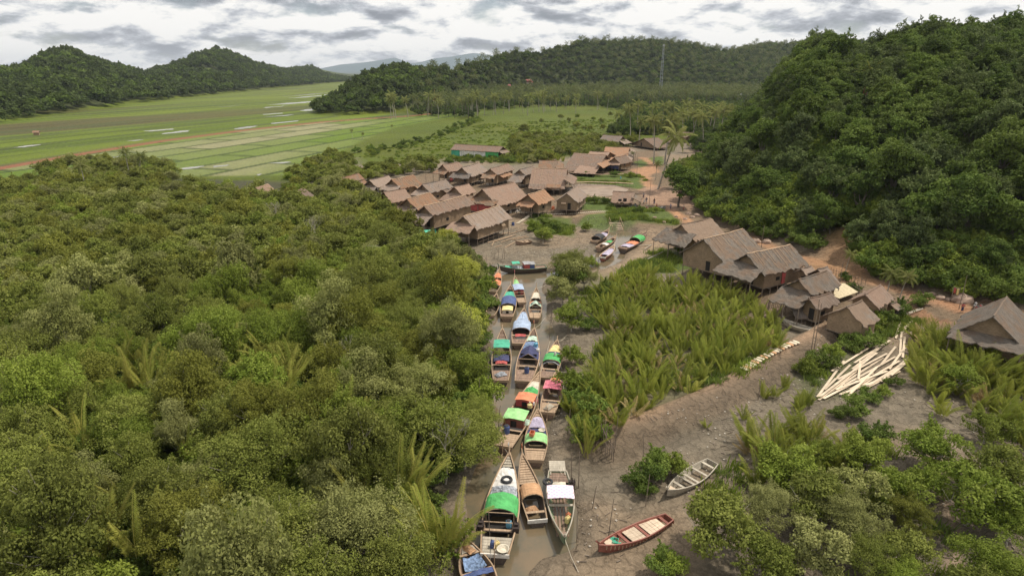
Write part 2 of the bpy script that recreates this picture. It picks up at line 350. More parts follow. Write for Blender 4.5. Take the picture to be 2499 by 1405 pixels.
# ------------------------------------------------------------------ ground sheet
def paint(cur, mask, col):
    return cur*(1-mask[:, None]) + np.array(col)[None, :]*mask[:, None]
def pm(X, Y, px, soft=2.0, z=1.0, wob=0.0, ws=6.0, sd=31):
    d = polysd(X, Y, W2(px, z))
    if wob: d = d+(fbm(X, Y, ws, 3, sd)-0.5)*wob
    return sstep(soft, -soft, d)
def lm(X, Y, px, w, soft=0.8, z=1.0, wob=0.0):
    d = segdist(X, Y, W2(px, z))
    if wob: d = d+(fbm(X, Y, 3.0, 3, 33)-0.5)*wob
    return sstep(w/2+soft, w/2-soft, d)
MUD = (0.192, 0.160, 0.118); MUD2 = (0.245, 0.186, 0.128); EARTH = (0.40, 0.225, 0.130); GRASS = (0.085, 0.130, 0.026)
def ground_colour(X, Y, Z):
    n1 = fbm(X, Y, 14, 4, 41); n2 = fbm(X, Y, 60, 4, 43); n3 = fbm(X, Y, 3.5, 3, 45)
    C = np.tile(np.array(MUD), (len(X), 1))
    C = paint(C, sstep(0.45, 0.65, n1), MUD2)
    green = np.array((0.105, 0.160, 0.020))[None]*(1-n1[:, None]*0.35) + np.array((0.05, 0.02, 0.0))[None]*n2[:, None]
    # the flat land behind: meadow
    mead = sstep(6, -6, polysd(X, Y, W2([(790, 425), (870, 385), (880, 400), (1060, 395), (1100, 385), (1240, 400), (1400, 380), (1580, 350), (1700, 330), (2600, 330), (4000, 180), (-3000, 180), (-3000, 470), (0, 455), (420, 470), (600, 445), (760, 455)], 1.2))+(n1-0.5)*8)
    C = C*(1-mead[:, None])+green*0.78*mead[:, None]
    mott = sstep(0.56, 0.72, fbm(X, Y, 22, 4, 47))*mead*sstep(420, 220, Y); C = paint(C, mott*0.5, (0.13, 0.115, 0.05))
    # rice paddies
    PAD = W2([(-2500, 800), (-300, 480), (0, 460), (420, 430), (700, 428), (760, 402), (830, 372), (880, 345), (960, 312), (1080, 290), (1160, 281), (1060, 276), (900, 279), (790, 284), (790, 262), (815, 232), (860, 205), (930, 192), (-600, 192), (-3000, 330)], 1.2)
    pad = sstep(3, -3, polysd(X, Y, PAD)); road = W2([(-500, 500), (0, 411), (200, 376), (400, 344), (600, 318), (790, 298), (900, 290), (1010, 283), (1130, 268)], 1.2)
    # which side of the red road
    side = np.interp(X/np.maximum(Y, 1), [p[0]/p[1] for p in road], [p[1] for p in road]); beyond = sstep(-4, 4, Y-side)
    a = X*0.954-Y*0.30 + 2.0*(n2-0.5); row = np.floor(a/19.0); b = X*0.26+Y*0.966+row*37.7
    cell = np.floor(b/58.0); hsh = lambda s: ((np.sin(row*12.9898+cell*78.233+s)*43758.5453) % 1.0)
    h1 = hsh(0.0); h2 = hsh(3.3)
    wetc = np.array((0.29, 0.28, 0.15))[None]*(0.9+0.25*n3[:, None]); gr = np.array((0.135, 0.205, 0.026))[None]*(0.85+0.3*n1[:, None])
    k = np.clip(h1*1.3-0.15, 0, 1)[:, None]; padc = wetc*k+gr*(1-k)
    fade = sstep(-60, -115, X-0.0)*0.0+sstep(0.0, 1.0, (Y-280)/160)[...]
    rightg = sstep(-120, -70, X+(Y-300)*0.05)[:, None]*0.8; padc = padc*(1-rightg)+np.array((0.135, 0.20, 0.020))[None]*rightg
    da = np.minimum(a % 19.0, 19-(a % 19.0)); db = np.minimum(b % 58.0, 58-(b % 58.0))
    bund = np.maximum(sstep(1.9, 0.7, da), sstep(2.6, 0.9, db)*0.9)*(1-beyond)
    padc = padc*(1-bund[:, None]*0.85)+np.array((0.045, 0.065, 0.018))[None]*bund[:, None]*0.85
    # beyond the road: long streaks of olive, green and brown
    st = fbm(a*1.0, b*0.16, 26, 4, 51); s2 = fbm(a, b*0.10, 60, 3, 53); fy = sstep(330, 1400, Y)
    fc = np.array((0.100, 0.150, 0.016))[None]*(1-st[:, None])*1.0+np.array((0.185, 0.235, 0.024))[None]*st[:, None]
    br = (sstep(0.53, 0.63, s2)*sstep(1000, 420, Y))[:, None]*0.8; fc = fc*(1-br)+np.array((0.105, 0.078, 0.040))[None]*br
    dk = sstep(0.56, 0.66, fbm(a, b*0.07, 12, 3, 57))[:, None]*0.7; fc = fc*(1-dk)+np.array((0.075, 0.095, 0.03))[None]*dk
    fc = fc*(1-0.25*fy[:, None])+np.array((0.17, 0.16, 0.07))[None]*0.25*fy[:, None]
    pc = padc*(1-beyond[:, None])+fc*beyond[:, None]
    s3 = fbm(a, b*0.05, 7, 3, 59); pc = pc*(1-(0.35*sstep(0.55, 0.7, s3)*beyond)[:, None])*0.84
    C = C*(1-pad[:, None])+pc*pad[:, None]
    rd = sstep(4.2, 2.2, segdist(X, Y, road)); rd2 = sstep(5.0, 2.5, segdist(X+4*0.95, Y-7.0, road))*pad*sstep(-60, -90, X)
    C = paint(C, rd2*0.5, (0.12, 0.085, 0.05)); C = paint(C, rd, (0.24, 0.10, 0.055))
    # forest floors
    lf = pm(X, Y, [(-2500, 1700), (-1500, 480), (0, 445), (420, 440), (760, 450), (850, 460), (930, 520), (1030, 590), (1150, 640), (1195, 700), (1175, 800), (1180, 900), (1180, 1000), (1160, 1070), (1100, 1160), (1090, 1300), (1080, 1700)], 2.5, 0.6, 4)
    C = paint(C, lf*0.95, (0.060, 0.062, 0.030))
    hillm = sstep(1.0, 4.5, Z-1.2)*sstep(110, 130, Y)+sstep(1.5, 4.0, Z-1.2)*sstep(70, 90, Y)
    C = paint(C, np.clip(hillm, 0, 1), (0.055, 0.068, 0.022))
    brg = sstep(0.60, 0.70, fbm(X, Y, 160, 4, 61))*sstep(20, 60, Z)*sstep(500, 700, Y); C = paint(C, brg*0.8, (0.12, 0.16, 0.035))
    farm = sstep(5500, 7500, Y)*sstep(8, 30, Z); C = paint(C, farm, (0.10, 0.14, 0.16))  # bluish haze tint painted into the far mountains' colour
    # hillside flats between the wooded spur and the distance
    # village earth, lanes and grass patches
    C = paint(C, pm(X, Y, [(1360, 430), (1440, 380), (1600, 365), (1700, 500), (1900, 590), (2120, 680), (2350, 745), (2600, 790), (2600, 850), (2330, 790), (2200, 760), (2000, 790), (1880, 760), (1760, 700), (1640, 640), (1600, 600), (1480, 545), (1240, 535), (1000, 540), (880, 480), (1050, 420)], 1.5, 1.2, 3), (0.185, 0.135, 0.09))
    for P_, c_, a_ in (([(1330, 700), (1450, 655), (1500, 640), (1640, 690), (1760, 710), (1900, 790), (1900, 860), (1700, 960), (1480, 1060), (1400, 1040), (1400, 900), (1480, 800), (1440, 740)], (0.15, 0.145, 0.075), 0.6),
                       ([(1600, 600), (1660, 615), (1690, 650), (1500, 668), (1540, 640)], GRASS, 0.9),
                       ([(1500, 512), (1640, 512), (1655, 552), (1560, 545), (1500, 560), (1400, 545), (1440, 525)], GRASS, 0.85),
                       ([(1290, 530), (1400, 530), (1400, 572), (1300, 560)], GRASS, 0.8),
                       ([(1408, 425), (1560, 428), (1585, 445), (1560, 462), (1500, 452), (1408, 446)], GRASS, 0.9),
                       ([(1420, 480), (1500, 490), (1500, 512), (1420, 512)], GRASS, 0.9),
                       ([(1620, 380), (1540, 395), (1560, 410), (1620, 405)], GRASS, 0.9),
                       ([(1950, 900), (2100, 820), (2120, 850), (2060, 960), (1960, 960)], (0.09, 0.11, 0.04), 0.6),
                       ([(1680, 1240), (2499, 1100), (2800, 1500), (1700, 1500)], (0.155, 0.135, 0.10), 0.7)):
        C = paint(C, pm(X, Y, P_, 1.0, 1.2, 3, 5)*a_, c_)
    C = paint(C, pm(X, Y, [(1500, 575), (1590, 560), (1640, 590), (1560, 640), (1480, 665), (1440, 650)], 2, 0.8, 4)*0.7, (0.34, 0.245, 0.165))
    C = paint(C, lm(X, Y, [(1570, 385), (1600, 405), (1570, 425), (1582, 450), (1600, 475), (1625, 505), (1665, 530), (1705, 555), (1760, 580)], 3.4, 1.2, 1.2, 3), EARTH)
    C = paint(C, pm(X, Y, [(1560, 465), (1600, 455), (1700, 495), (1690, 515), (1620, 510), (1570, 492)], 1.5, 1.2, 3)*0.9, (0.33, 0.215, 0.15))
    C = paint(C, pm(X, Y, [(1535, 415), (1590, 402), (1610, 420), (1570, 432)], 1.5, 1.2, 2)*0.9, EARTH)
    C = paint(C, lm(X, Y, [(1820, 580), (1890, 605), (1990, 640), (2070, 665), (2160, 700), (2240, 722), (2330, 748), (2400, 765), (2500, 790)], 3.0, 1.5, 1.2, 3)*0.9, EARTH)
    C = paint(C, lm(X, Y, [(1380, 530), (1450, 522), (1560, 512), (1600, 508)], 1.6, 0.7, 1.2, 2)*0.8, (0.36, 0.26, 0.16))
    C = paint(C, lm(X, Y, [(1480, 1075), (1600, 1025), (1750, 965), (1850, 908), (1950, 850), (2060, 790)], 4.2, 1.2, 1.0, 1)*0.85, (0.34, 0.225, 0.145))
    C = paint(C, sstep(3.4, .6, segdist(X, Y, TIDAL)+(n3-.5)*2)*.75, (0.115, 0.094, 0.068))
    C = paint(C, lm(X, Y, [(2330, 1405), (2335, 1300), (2300, 1200)], 0.8, 0.6, 0.5, 1)*0.8, (0.30, 0.22, 0.16))
    scar = pm(X, Y, [(2220, 640), (2300, 620), (2480, 640), (2499, 700), (2400, 735), (2250, 715)], 3, 5.0, 10, 9)*sstep(0.5, 0.62, n3); C = paint(C, scar*0.8, (0.30, 0.16, 0.09))
    scar = pm(X, Y, [(1950, 600), (2060, 560), (2160, 610), (2060, 660), (1960, 640)], 3, 5.0, 6, 9); C = paint(C, scar*0.7, (0.33, 0.19, 0.10))
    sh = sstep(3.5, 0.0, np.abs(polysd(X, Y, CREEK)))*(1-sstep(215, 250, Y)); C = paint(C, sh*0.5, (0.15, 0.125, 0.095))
    return C
NU, NV = 860, 760
us = np.concatenate([-np.geomspace(6.0, 1.26, 20), np.linspace(-1.25, 1.25, NU-40), np.geomspace(1.26, 6.0, 20)]); ys = 5.0*(14500/5.0)**(np.linspace(0, 1, NV))
UU, YY = np.meshgrid(us, ys); X = (UU*YY).ravel(); Y = YY.ravel()
Z = height(X, Y)
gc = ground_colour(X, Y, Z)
idx = np.arange(NU*NV).reshape(NV, NU)
Q = np.stack([idx[:-1, :-1], idx[:-1, 1:], idx[1:, 1:], idx[1:, :-1]], -1).reshape(-1, 4)
m, n, b, o = newmat('ground')
a = mk(n, 'ShaderNodeAttribute'); a.attribute_name = 'soil'
v = objco(n); f1 = noise(n, v, 0.5, 8, 0.72); f2 = noise(n, v, 3.2, 7, 0.7)
geo = mk(n, 'ShaderNodeNewGeometry'); sp = mk(n, 'ShaderNodeSeparateXYZ'); n.links.new(geo.outputs['Position'], sp.inputs[0])
f3 = noise(n, v, 11.0, 5, 0.7); f4 = noise(n, v, 0.12, 5, 0.6, 0.8)
ril = mk(n, 'ShaderNodeTexVoronoi', Scale=0.55); ril.feature = 'DISTANCE_TO_EDGE'; dv_ = mk(n, 'ShaderNodeVectorMath'); dv_.operation = 'ADD'
nn_ = mk(n, 'ShaderNodeTexNoise', Scale=0.8, Detail=5); n.links.new(v, nn_.inputs['Vector']); sc_ = mk(n, 'ShaderNodeVectorMath'); sc_.operation = 'SCALE'; n.links.new(nn_.outputs['Color'], sc_.inputs[0]); sc_.inputs['Scale'].default_value = 2.6
n.links.new(v, dv_.inputs[0]); n.links.new(sc_.outputs[0], dv_.inputs[1]); n.links.new(dv_.outputs[0], ril.inputs['Vector'])
rl = ramp(n, ril.outputs['Distance'], [(0.0, (0.72,)*3), (0.10, (1, 1, 1))])
val = mth(n, 'MULTIPLY', mth(n, 'ADD', mth(n, 'MULTIPLY_ADD', f1, 1.3, 0.25), mth(n, 'ADD', mth(n, 'MULTIPLY_ADD', f2, 1.1, -0.55), mth(n, 'MULTIPLY_ADD', f3, 0.7, -0.25))), rl)
hs = mk(n, 'ShaderNodeHueSaturation'); n.links.new(a.outputs['Color'], hs.inputs['Color']); n.links.new(val, hs.inputs['Value'])
n.links.new(hs.outputs[0], b.inputs['Base Color'])
n.links.new(ramp(n, mth(n, 'MULTIPLY', f1, 1.0), [(0.35, (0.55,)*3), (0.6, (0.9,)*3)]), b.inputs['Roughness']); b.inputs['Specular IOR Level'].default_value = 0.12
bumpit(n, b, mth(n, 'ADD', mth(n, 'ADD', f2, mth(n, 'MULTIPLY', f1, 1.5)), mth(n, 'MULTIPLY', rl, 0.5)), 1.0, 0.25)
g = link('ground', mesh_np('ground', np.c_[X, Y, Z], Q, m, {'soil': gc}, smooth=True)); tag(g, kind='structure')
del UU, YY

# ------------------------------------------------------------------ water
def sheet(name, pts, z, mat, label=None, cat=None, kind='structure', grp=None):
    if mat == PWATER and len(pts) < 8 and z < 1.27:
        rw = random.Random(int(pts[0][0]*10)); q2 = []
        for a_, b_ in zip(pts, pts[1:]+pts[:1]):
            n_ = 7; dx, dy = b_[0]-a_[0], b_[1]-a_[1]; L_ = math.hypot(dx, dy)+1e-6
            for k2 in range(n_):
                o_ = rw.uniform(-1, 1)*min(3.0, L_*0.07); q2.append((a_[0]+dx*k2/n_-dy/L_*o_, a_[1]+dy*k2/n_+dx/L_*o_))
        pts = q2
    V = [(p[0], p[1], z) for p in pts]
    if sum(p[0]*q[1]-q[0]*p[1] for p, q in zip(V, V[1:]+V[:1])) < 0: V = V[::-1]
    me = bpy.data.meshes.new(name); me.from_pydata(V, [], [tuple(range(len(V)))]); me.materials.append(mat); me.update()
    return tag(link(name, me), label, cat, grp, kind)
m, n, b, o = newmat('creek_water'); WATER = m
v = objco(n); w1 = noise(n, v, 0.35, 5, 0.6); w2 = noise(n, v, 4.0, 3, 0.5)
n.links.new(mixc(n, ramp(n, w1, [(0.4, (0, 0, 0)), (0.62, (1, 1, 1))]), (0.110, 0.096, 0.064), (0.165, 0.120, 0.072)), b.inputs['Base Color'])
b.inputs['Roughness'].default_value = 0.12; b.inputs['Specular IOR Level'].default_value = 0.5; bumpit(n, b, w2, 0.12, 0.02)
m, n, b, o = newmat('paddy_water'); PWATER = m
b.inputs['Base Color'].default_value = (0.20, 0.19, 0.13, 1); b.inputs['Roughness'].default_value = 0.16; b.inputs['IOR'].default_value = 1.4
bumpit(n, b, noise(n, objco(n), 0.6, 4, 0.5), 0.02, 0.02)
sheet('creek_water', [(-14, 8), (26, 8), (52, 165), (52, 190), (-14, 190)], 0.0, WATER)
m, n, b, o = newmat('pond_mud_water'); b.inputs['Roughness'].default_value = 0.4; n.links.new(mixc(n, ramp(n, noise(n, objco(n), 0.4, 5, 0.6), [(0.4, (0, 0, 0)), (0.6, (1, 1, 1))]), (0.20, 0.135, 0.085), (0.30, 0.215, 0.15)), b.inputs['Base Color'])
sheet('pond_water', W2([(1395, 452), (1425, 449), (1500, 452), (1535, 462), (1520, 474), (1470, 480), (1410, 478)], 1.25), 1.25, m)
for k_, P_ in enumerate(([(348, 318), (400, 315), (420, 313), (425, 317), (365, 322)], [(395, 325), (440, 317), (461, 316), (459, 322), (430, 326), (395, 329)], [(572, 313), (600, 307), (626, 305), (622, 311), (590, 317), (570, 317)],
           [(728, 269), (760, 264), (791, 261), (791, 270), (745, 273)], [(655, 254), (700, 250), (790, 245), (790, 250), (700, 256)], [(690, 240), (740, 236), (800, 230), (804, 233), (750, 239)],
           [(30, 361), (70, 353), (100, 351), (98, 354), (60, 361)], [(305, 344), (340, 340), (352, 341), (330, 345)], [(640, 278), (690, 275), (688, 278), (645, 281)], [(430, 410), (470, 405), (505, 402), (480, 412), (440, 417)], [(520, 404), (560, 400), (553, 406), (520, 410)], [(690, 236), (750, 231), (800, 226), (760, 232)], [(640, 262), (700, 258), (650, 265)],
           [(655, 397), (700, 393), (712, 396), (690, 401)], [(240, 388), (290, 380), (285, 386), (245, 391)], [(660, 300), (730, 293), (725, 297), (665, 304)], [(640, 285), (720, 279), (700, 284)],
           [(520, 262), (560, 259), (590, 257), (560, 261)], [(625, 425), (640, 422), (632, 431)])):
    cx_, cy_ = sum(p[0] for p in P_)/len(P_), sum(p[1] for p in P_)/len(P_); P_ = [(x_, cy_-.09*(x_-cx_)+((y_-cy_)+.09*(x_-cx_))*.55) for x_, y_ in P_]
    sheet('paddy_water', W2(P_, 1.3), 1.22+0.004*k_, PWATER)

# ------------------------------------------------------------------ vegetation builders
def unit(v): return v/np.maximum(np.linalg.norm(v, axis=-1, keepdims=True), 1e-9)
def crown_mesh(name, mat, seed, R=3.0, H=4.0, base=1.5, nclump=22, rc=(0.28, 0.45), leaf=0.3, nleaf=3000, flat=0.75, asp=0.6, patchy=0.25, drop=0.0, up=0.35):
    """leaf-sized faces on many clumps spread over the upper part of the crown's volume"""
    r = np.random.RandomState(seed); nlobe = max(5, nclump//6)
    th = r.rand(nlobe)*2*np.pi; cz = 1-1.15*r.rand(nlobe)**1.1; rr = np.sqrt(np.maximum(0, 1-cz**2))*(0.45+0.55*r.rand(nlobe))
    LB = np.c_[rr*np.cos(th)*R*0.72, rr*np.sin(th)*R*0.72, base+(cz*0.5+0.5)*H*0.62+r.randn(nlobe)*H*0.08]
    lr = R*(0.26+0.24*r.rand(nlobe)); lk = r.choice(nlobe, nclump, p=lr**2/(lr**2).sum()); ld = unit(r.randn(nclump, 3)); ld[:, 2] = np.abs(ld[:, 2])*np.where(r.rand(nclump) < .8, 1, -.5)
    C = LB[lk]+ld*(lr[lk]*(0.65+0.5*r.rand(nclump)))[:, None]*np.array([1, 1, 0.85])
    rad = R*(rc[0]*0.45+(rc[1]*0.72-rc[0]*0.45)*r.rand(nclump)**1.2); w = rad**2; k = r.choice(nclump, nleaf, p=w/w.sum())
    d = unit(r.randn(nleaf, 3)); d[:, 2] = np.abs(d[:, 2])*np.where(r.rand(nleaf) < 0.78, 1, -0.7)
    q = 0.62+0.42*r.rand(nleaf)**0.6; lob = 1+0.22*np.sin(5*np.arctan2(d[:, 1], d[:, 0])+k)*np.cos(4*d[:, 2]+k*1.7)
    P = C[k]+d*(rad[k]*q*lob)[:, None]*np.array([1, 1, flat])
    P[:, 2] -= drop*np.hypot(P[:, 0], P[:, 1])**2/R
    ns = int(nleaf*0.16); sp_ = r.randint(0, max(8, nclump//2), ns); sc_ = r.choice(nclump, max(8, nclump//2)); sd_ = unit(r.randn(len(sc_), 3)*np.array([1, 1, .6])+np.array([0, 0, .75])); tl = r.rand(ns)
    P[:ns] = C[sc_[sp_]]+sd_[sp_]*(rad[sc_[sp_]]*0.7+R*0.26*tl)[:, None]+r.randn(ns, 3)*R*0.032
    n = unit(d*0.9+np.array([0, 0, up])+r.randn(nleaf, 3)*0.60)
    t = unit(np.cross(n, r.randn(nleaf, 3))); b = np.cross(n, t); s = leaf*(0.6+0.8*r.rand(nleaf))[:, None]
    V = np.stack([P-t*s*0.5, P+b*s*0.5*asp, P+t*s*0.5, P-b*s*0.5*asp], 1).reshape(-1, 3)
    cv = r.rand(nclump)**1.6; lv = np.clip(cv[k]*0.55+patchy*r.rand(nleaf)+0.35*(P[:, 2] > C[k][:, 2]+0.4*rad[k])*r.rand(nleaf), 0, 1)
    return mesh_np(name, V, np.arange(nleaf*4).reshape(-1, 4), mat, {'leafvar': np.repeat(lv, 4)}), LB
def trunk_mesh(name, mat, seed, C, base, r0=0.16, nl=9, lean=0.2):
    r = random.Random(seed); mb = MB(); top = Vector((r.uniform(-1, 1)*lean, r.uniform(-1, 1)*lean, base+0.6))
    mb.tube([(0, 0, -0.5), (r.uniform(-.15, .15), r.uniform(-.15, .15), base*0.5), top], [r0*1.5, r0, r0*0.8], 7)
    for i in r.sample(range(len(C)), min(nl, len(C))):
        c = Vector(C[i]); m1 = top.lerp(c, 0.5)+Vector((r.uniform(-.3, .3), r.uniform(-.3, .3), -0.15*c.length*0.3))
        mb.tube([top, m1, c], [r0*0.55, r0*0.35, r0*0.12], 5)
        for _ in range(2):
            e = c+Vector((r.uniform(-1, 1), r.uniform(-1, 1), r.uniform(0, .9)))*0.9; mb.tube([m1.lerp(c, 0.6), e], [r0*0.2, r0*0.06], 4)
    return mb.mesh(name, mat)
def frond(pts_v, lv, az, el0, L, droop, nl, ll, lw, hang, r, base=(0, 0, 0), start=0.22, var=0.3, fold=0.5):
    """one feather leaf: curved midrib, pairs of leaflets"""
    P = [np.array(base, float)]; el = el0; n = 9
    for i in range(n):
        t = (i+0.5)/n; e = el0-droop*t**1.5; d = np.array([math.cos(az)*math.cos(e), math.sin(az)*math.cos(e), math.sin(e)]); P.append(P[-1]+d*L/n)
    P = np.array(P); side = np.array([-math.sin(az), math.cos(az), 0.0]); v0 = var*r.random()
    for i in range(n):                       # midrib
        w = 0.035*(1.2-i/n)*(L/4.0); a, b = P[i], P[i+1]; pts_v.append([a-side*w, b-side*w*0.8, b+side*w*0.8, a+side*w]); lv.append(0.9)
    for j in range(nl):
        t = start+(1-start)*(j+0.5)/nl; f = t*n; i = min(int(f), n-1); p = P[i]+(P[i+1]-P[i])*(f-i); d = P[i+1]-P[i]; d = d/np.linalg.norm(d)
        upv = np.cross(side, d); l = ll*math.sin(math.pi*min(0.97, 0.25+0.72*t))**0.6*(0.85+0.3*r.random())
        for s in (-1, 1):
            dirv = side*s*0.75+d*0.55+upv*(fold*(0.7+0.6*r.random()))+np.array([0, 0, -hang*(0.6+0.8*r.random())]); dirv /= np.linalg.norm(dirv)
            wv = d*lw*0.5; m_ = p+dirv*l*0.45; tip = p+dirv*l+np.array([0, 0, -hang*l*0.35])
            pts_v.append([p, m_-wv, tip, m_+wv]); lv.append(min(1, v0+0.25*r.random()))
def frond_mesh(name, mat, pts, lv):
    V = np.array(pts).reshape(-1, 3); return mesh_np(name, V, np.arange(len(V)).reshape(-1, 4), mat, {'leafvar': np.repeat(np.array(lv), 4)})
def nipa_mesh(name, mat, seed, n=8, L=5.0, spread=0.45, ll=0.72, lw=0.11, nl=30):
    r = random.Random(seed); pts, lv = [], []
    for k in range(n):
        az = r.uniform(0, 2*math.pi); el = math.radians(90)-spread*r.uniform(0.1, 1.15); b = (r.uniform(-.4, .4), r.uniform(-.4, .4), -0.3)
        frond(pts, lv, az, el, L*r.uniform(0.65, 1.1), r.uniform(0.25, 0.85), nl, ll, lw, 0.0, r, b, 0.18, 0.5, 0.55)
    return frond_mesh(name, mat, pts, lv)
def palm_meshes(seed, H=9.0, n=20, L=3.6, lean=0.6, dry=2):
    r = random.Random(seed); mb = MB(); a = r.uniform(0, 6.28); lx, ly = math.cos(a)*lean, math.sin(a)*lean
    cs = [(lx*t*t, ly*t*t, H*t-0.5*(t == 0)) for t in (0, .1, .25, .4, .55, .7, .85, 1)]
    mb.tube(cs, [0.26, 0.2, 0.17, 0.155, 0.145, 0.135, 0.13, 0.15], 8); tr = mb.mesh('trunk', PALEBARK)
    pts, lv = [], []
    for k in range(n):
        el = math.radians(72-118*(k/n)**0.9+r.uniform(-6, 6)); az = k*2.399+r.uniform(-.3, .3)
        frond(pts, lv, az, el, L*r.uniform(.85, 1.1), math.radians(r.uniform(45, 85)), 24, 0.80, 0.17, 0.45, r, cs[-1], 0.12, 0.5, 0.1)
    return tr, frond_mesh('crown', LM['coco'], pts, lv)
def place(meshes, name, loc, rz, sc, label, cat, group, tilt=(0, 0), zs=1.0):
    """meshes: [(part name, mesh)...]; one thing with its parts"""
    e = empty(name, loc, rz); e.scale = (sc, sc, sc*zs); e.rotation_euler = (tilt[0], tilt[1], rz)
    tag(e, label, cat, group)
    for pn, me in meshes: link(pn, me, e)
    return e
TREE = {}
def treekind(key, mats, seeds, trunkmat=BARK, r0=0.16, nl=9, **kw):
    TREE[key] = []
    for i, s in enumerate(seeds):
        k2 = dict(kw); rr = random.Random(s); k2['R'] = kw['R']*rr.uniform(0.9, 1.1); k2['H'] = kw['H']*rr.uniform(0.85, 1.15)
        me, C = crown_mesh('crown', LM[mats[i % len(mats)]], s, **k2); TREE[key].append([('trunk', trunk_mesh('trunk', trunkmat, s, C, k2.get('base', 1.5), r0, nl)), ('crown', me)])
treekind('near', ['mangrove', 'bright', 'bright', 'mangrove', 'olive', 'pale'], range(101, 107), R=2.9, H=4.6, base=0.8, nclump=90, leaf=0.145, nleaf=17000, rc=(0.24, 0.40), trunkmat=PALEBARK, r0=0.13)
treekind('wide', ['mangrove', 'pale', 'olive', 'lime'], range(111, 115), R=4.4, H=5.4, base=1.4, nclump=150, leaf=0.15, nleaf=30000, rc=(0.17, 0.30), trunkmat=PALEBARK, r0=0.15, nl=22)
treekind('mid', ['mangrove', 'mangrove', 'bright', 'pale', 'mangrove', 'olive'], range(121, 127), R=2.9, H=4.3, base=1.0, nclump=64, leaf=0.25, nleaf=6500, trunkmat=PALEBARK, r0=0.12, nl=7)
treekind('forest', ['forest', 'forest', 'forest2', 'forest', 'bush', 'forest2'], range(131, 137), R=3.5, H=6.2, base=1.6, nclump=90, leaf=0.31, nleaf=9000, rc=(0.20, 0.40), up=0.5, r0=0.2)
treekind('hill', ['hill', 'hill', 'forest'], range(141, 144), R=4.6, H=6.0, base=2.0, nclump=26, leaf=1.1, nleaf=620, asp=0.8, rc=(0.35, 0.55), nl=4, r0=0.25)
treekind('bush', ['bush', 'bright', 'bush'], range(151, 154), R=1.5, H=1.9, base=0.1, nclump=36, leaf=0.15, nleaf=4200, nl=4, r0=0.05)
treekind('small', ['mangrove', 'pale', 'bright'], range(161, 164), R=1.9, H=3.0, base=0.4, nclump=56, leaf=0.14, nleaf=9000, nl=10, r0=0.09, trunkmat=PALEBARK)
NIPA = [nipa_mesh('nipa_fronds', LM['nipa'], 201+i, 10+i % 3, 4.6+0.3*(i % 3), 0.42+0.05*(i % 4)) for i in range(6)]
NIPA += [nipa_mesh('nipa_fronds', LM['nipabrown'], 215, 7, 3.8, 0.8), nipa_mesh('nipa_fronds', LM['nipadry'], 216, 9, 4.4, 0.6)]
NIPAD = [nipa_mesh('nipa_fronds', LM['nipadry'], 221+i, 7+i % 3, 4.8, 0.5, 0.62, 0.085, 38) for i in range(3)]
PALM = [palm_meshes(241+i, 9.5+i % 3, 20, 3.7, 1.0+0.5*(i % 2)) for i in range(5)]
def pm_lod(seed):
    r = random.Random(seed); mb = MB(); mb.tube([(0, 0, -.5), (.3, 0, 5), (.5, 0, 10)], [.22, .17, .14], 5); pts, lv = [], []
    for k in range(15):
        frond(pts, lv, k*2.399, math.radians(70-110*(k/15)), 4.0, 1.2, 7, 1.0, 0.42, 0.35, r, (.5, 0, 10), 0.12, 0.4, 0.1)
    return [('trunk', mb.mesh('trunk', BARK)), ('crown', frond_mesh('crown', LM['cocofar'], pts, lv))]
PALMF = [pm_lod(261+i) for i in range(3)]

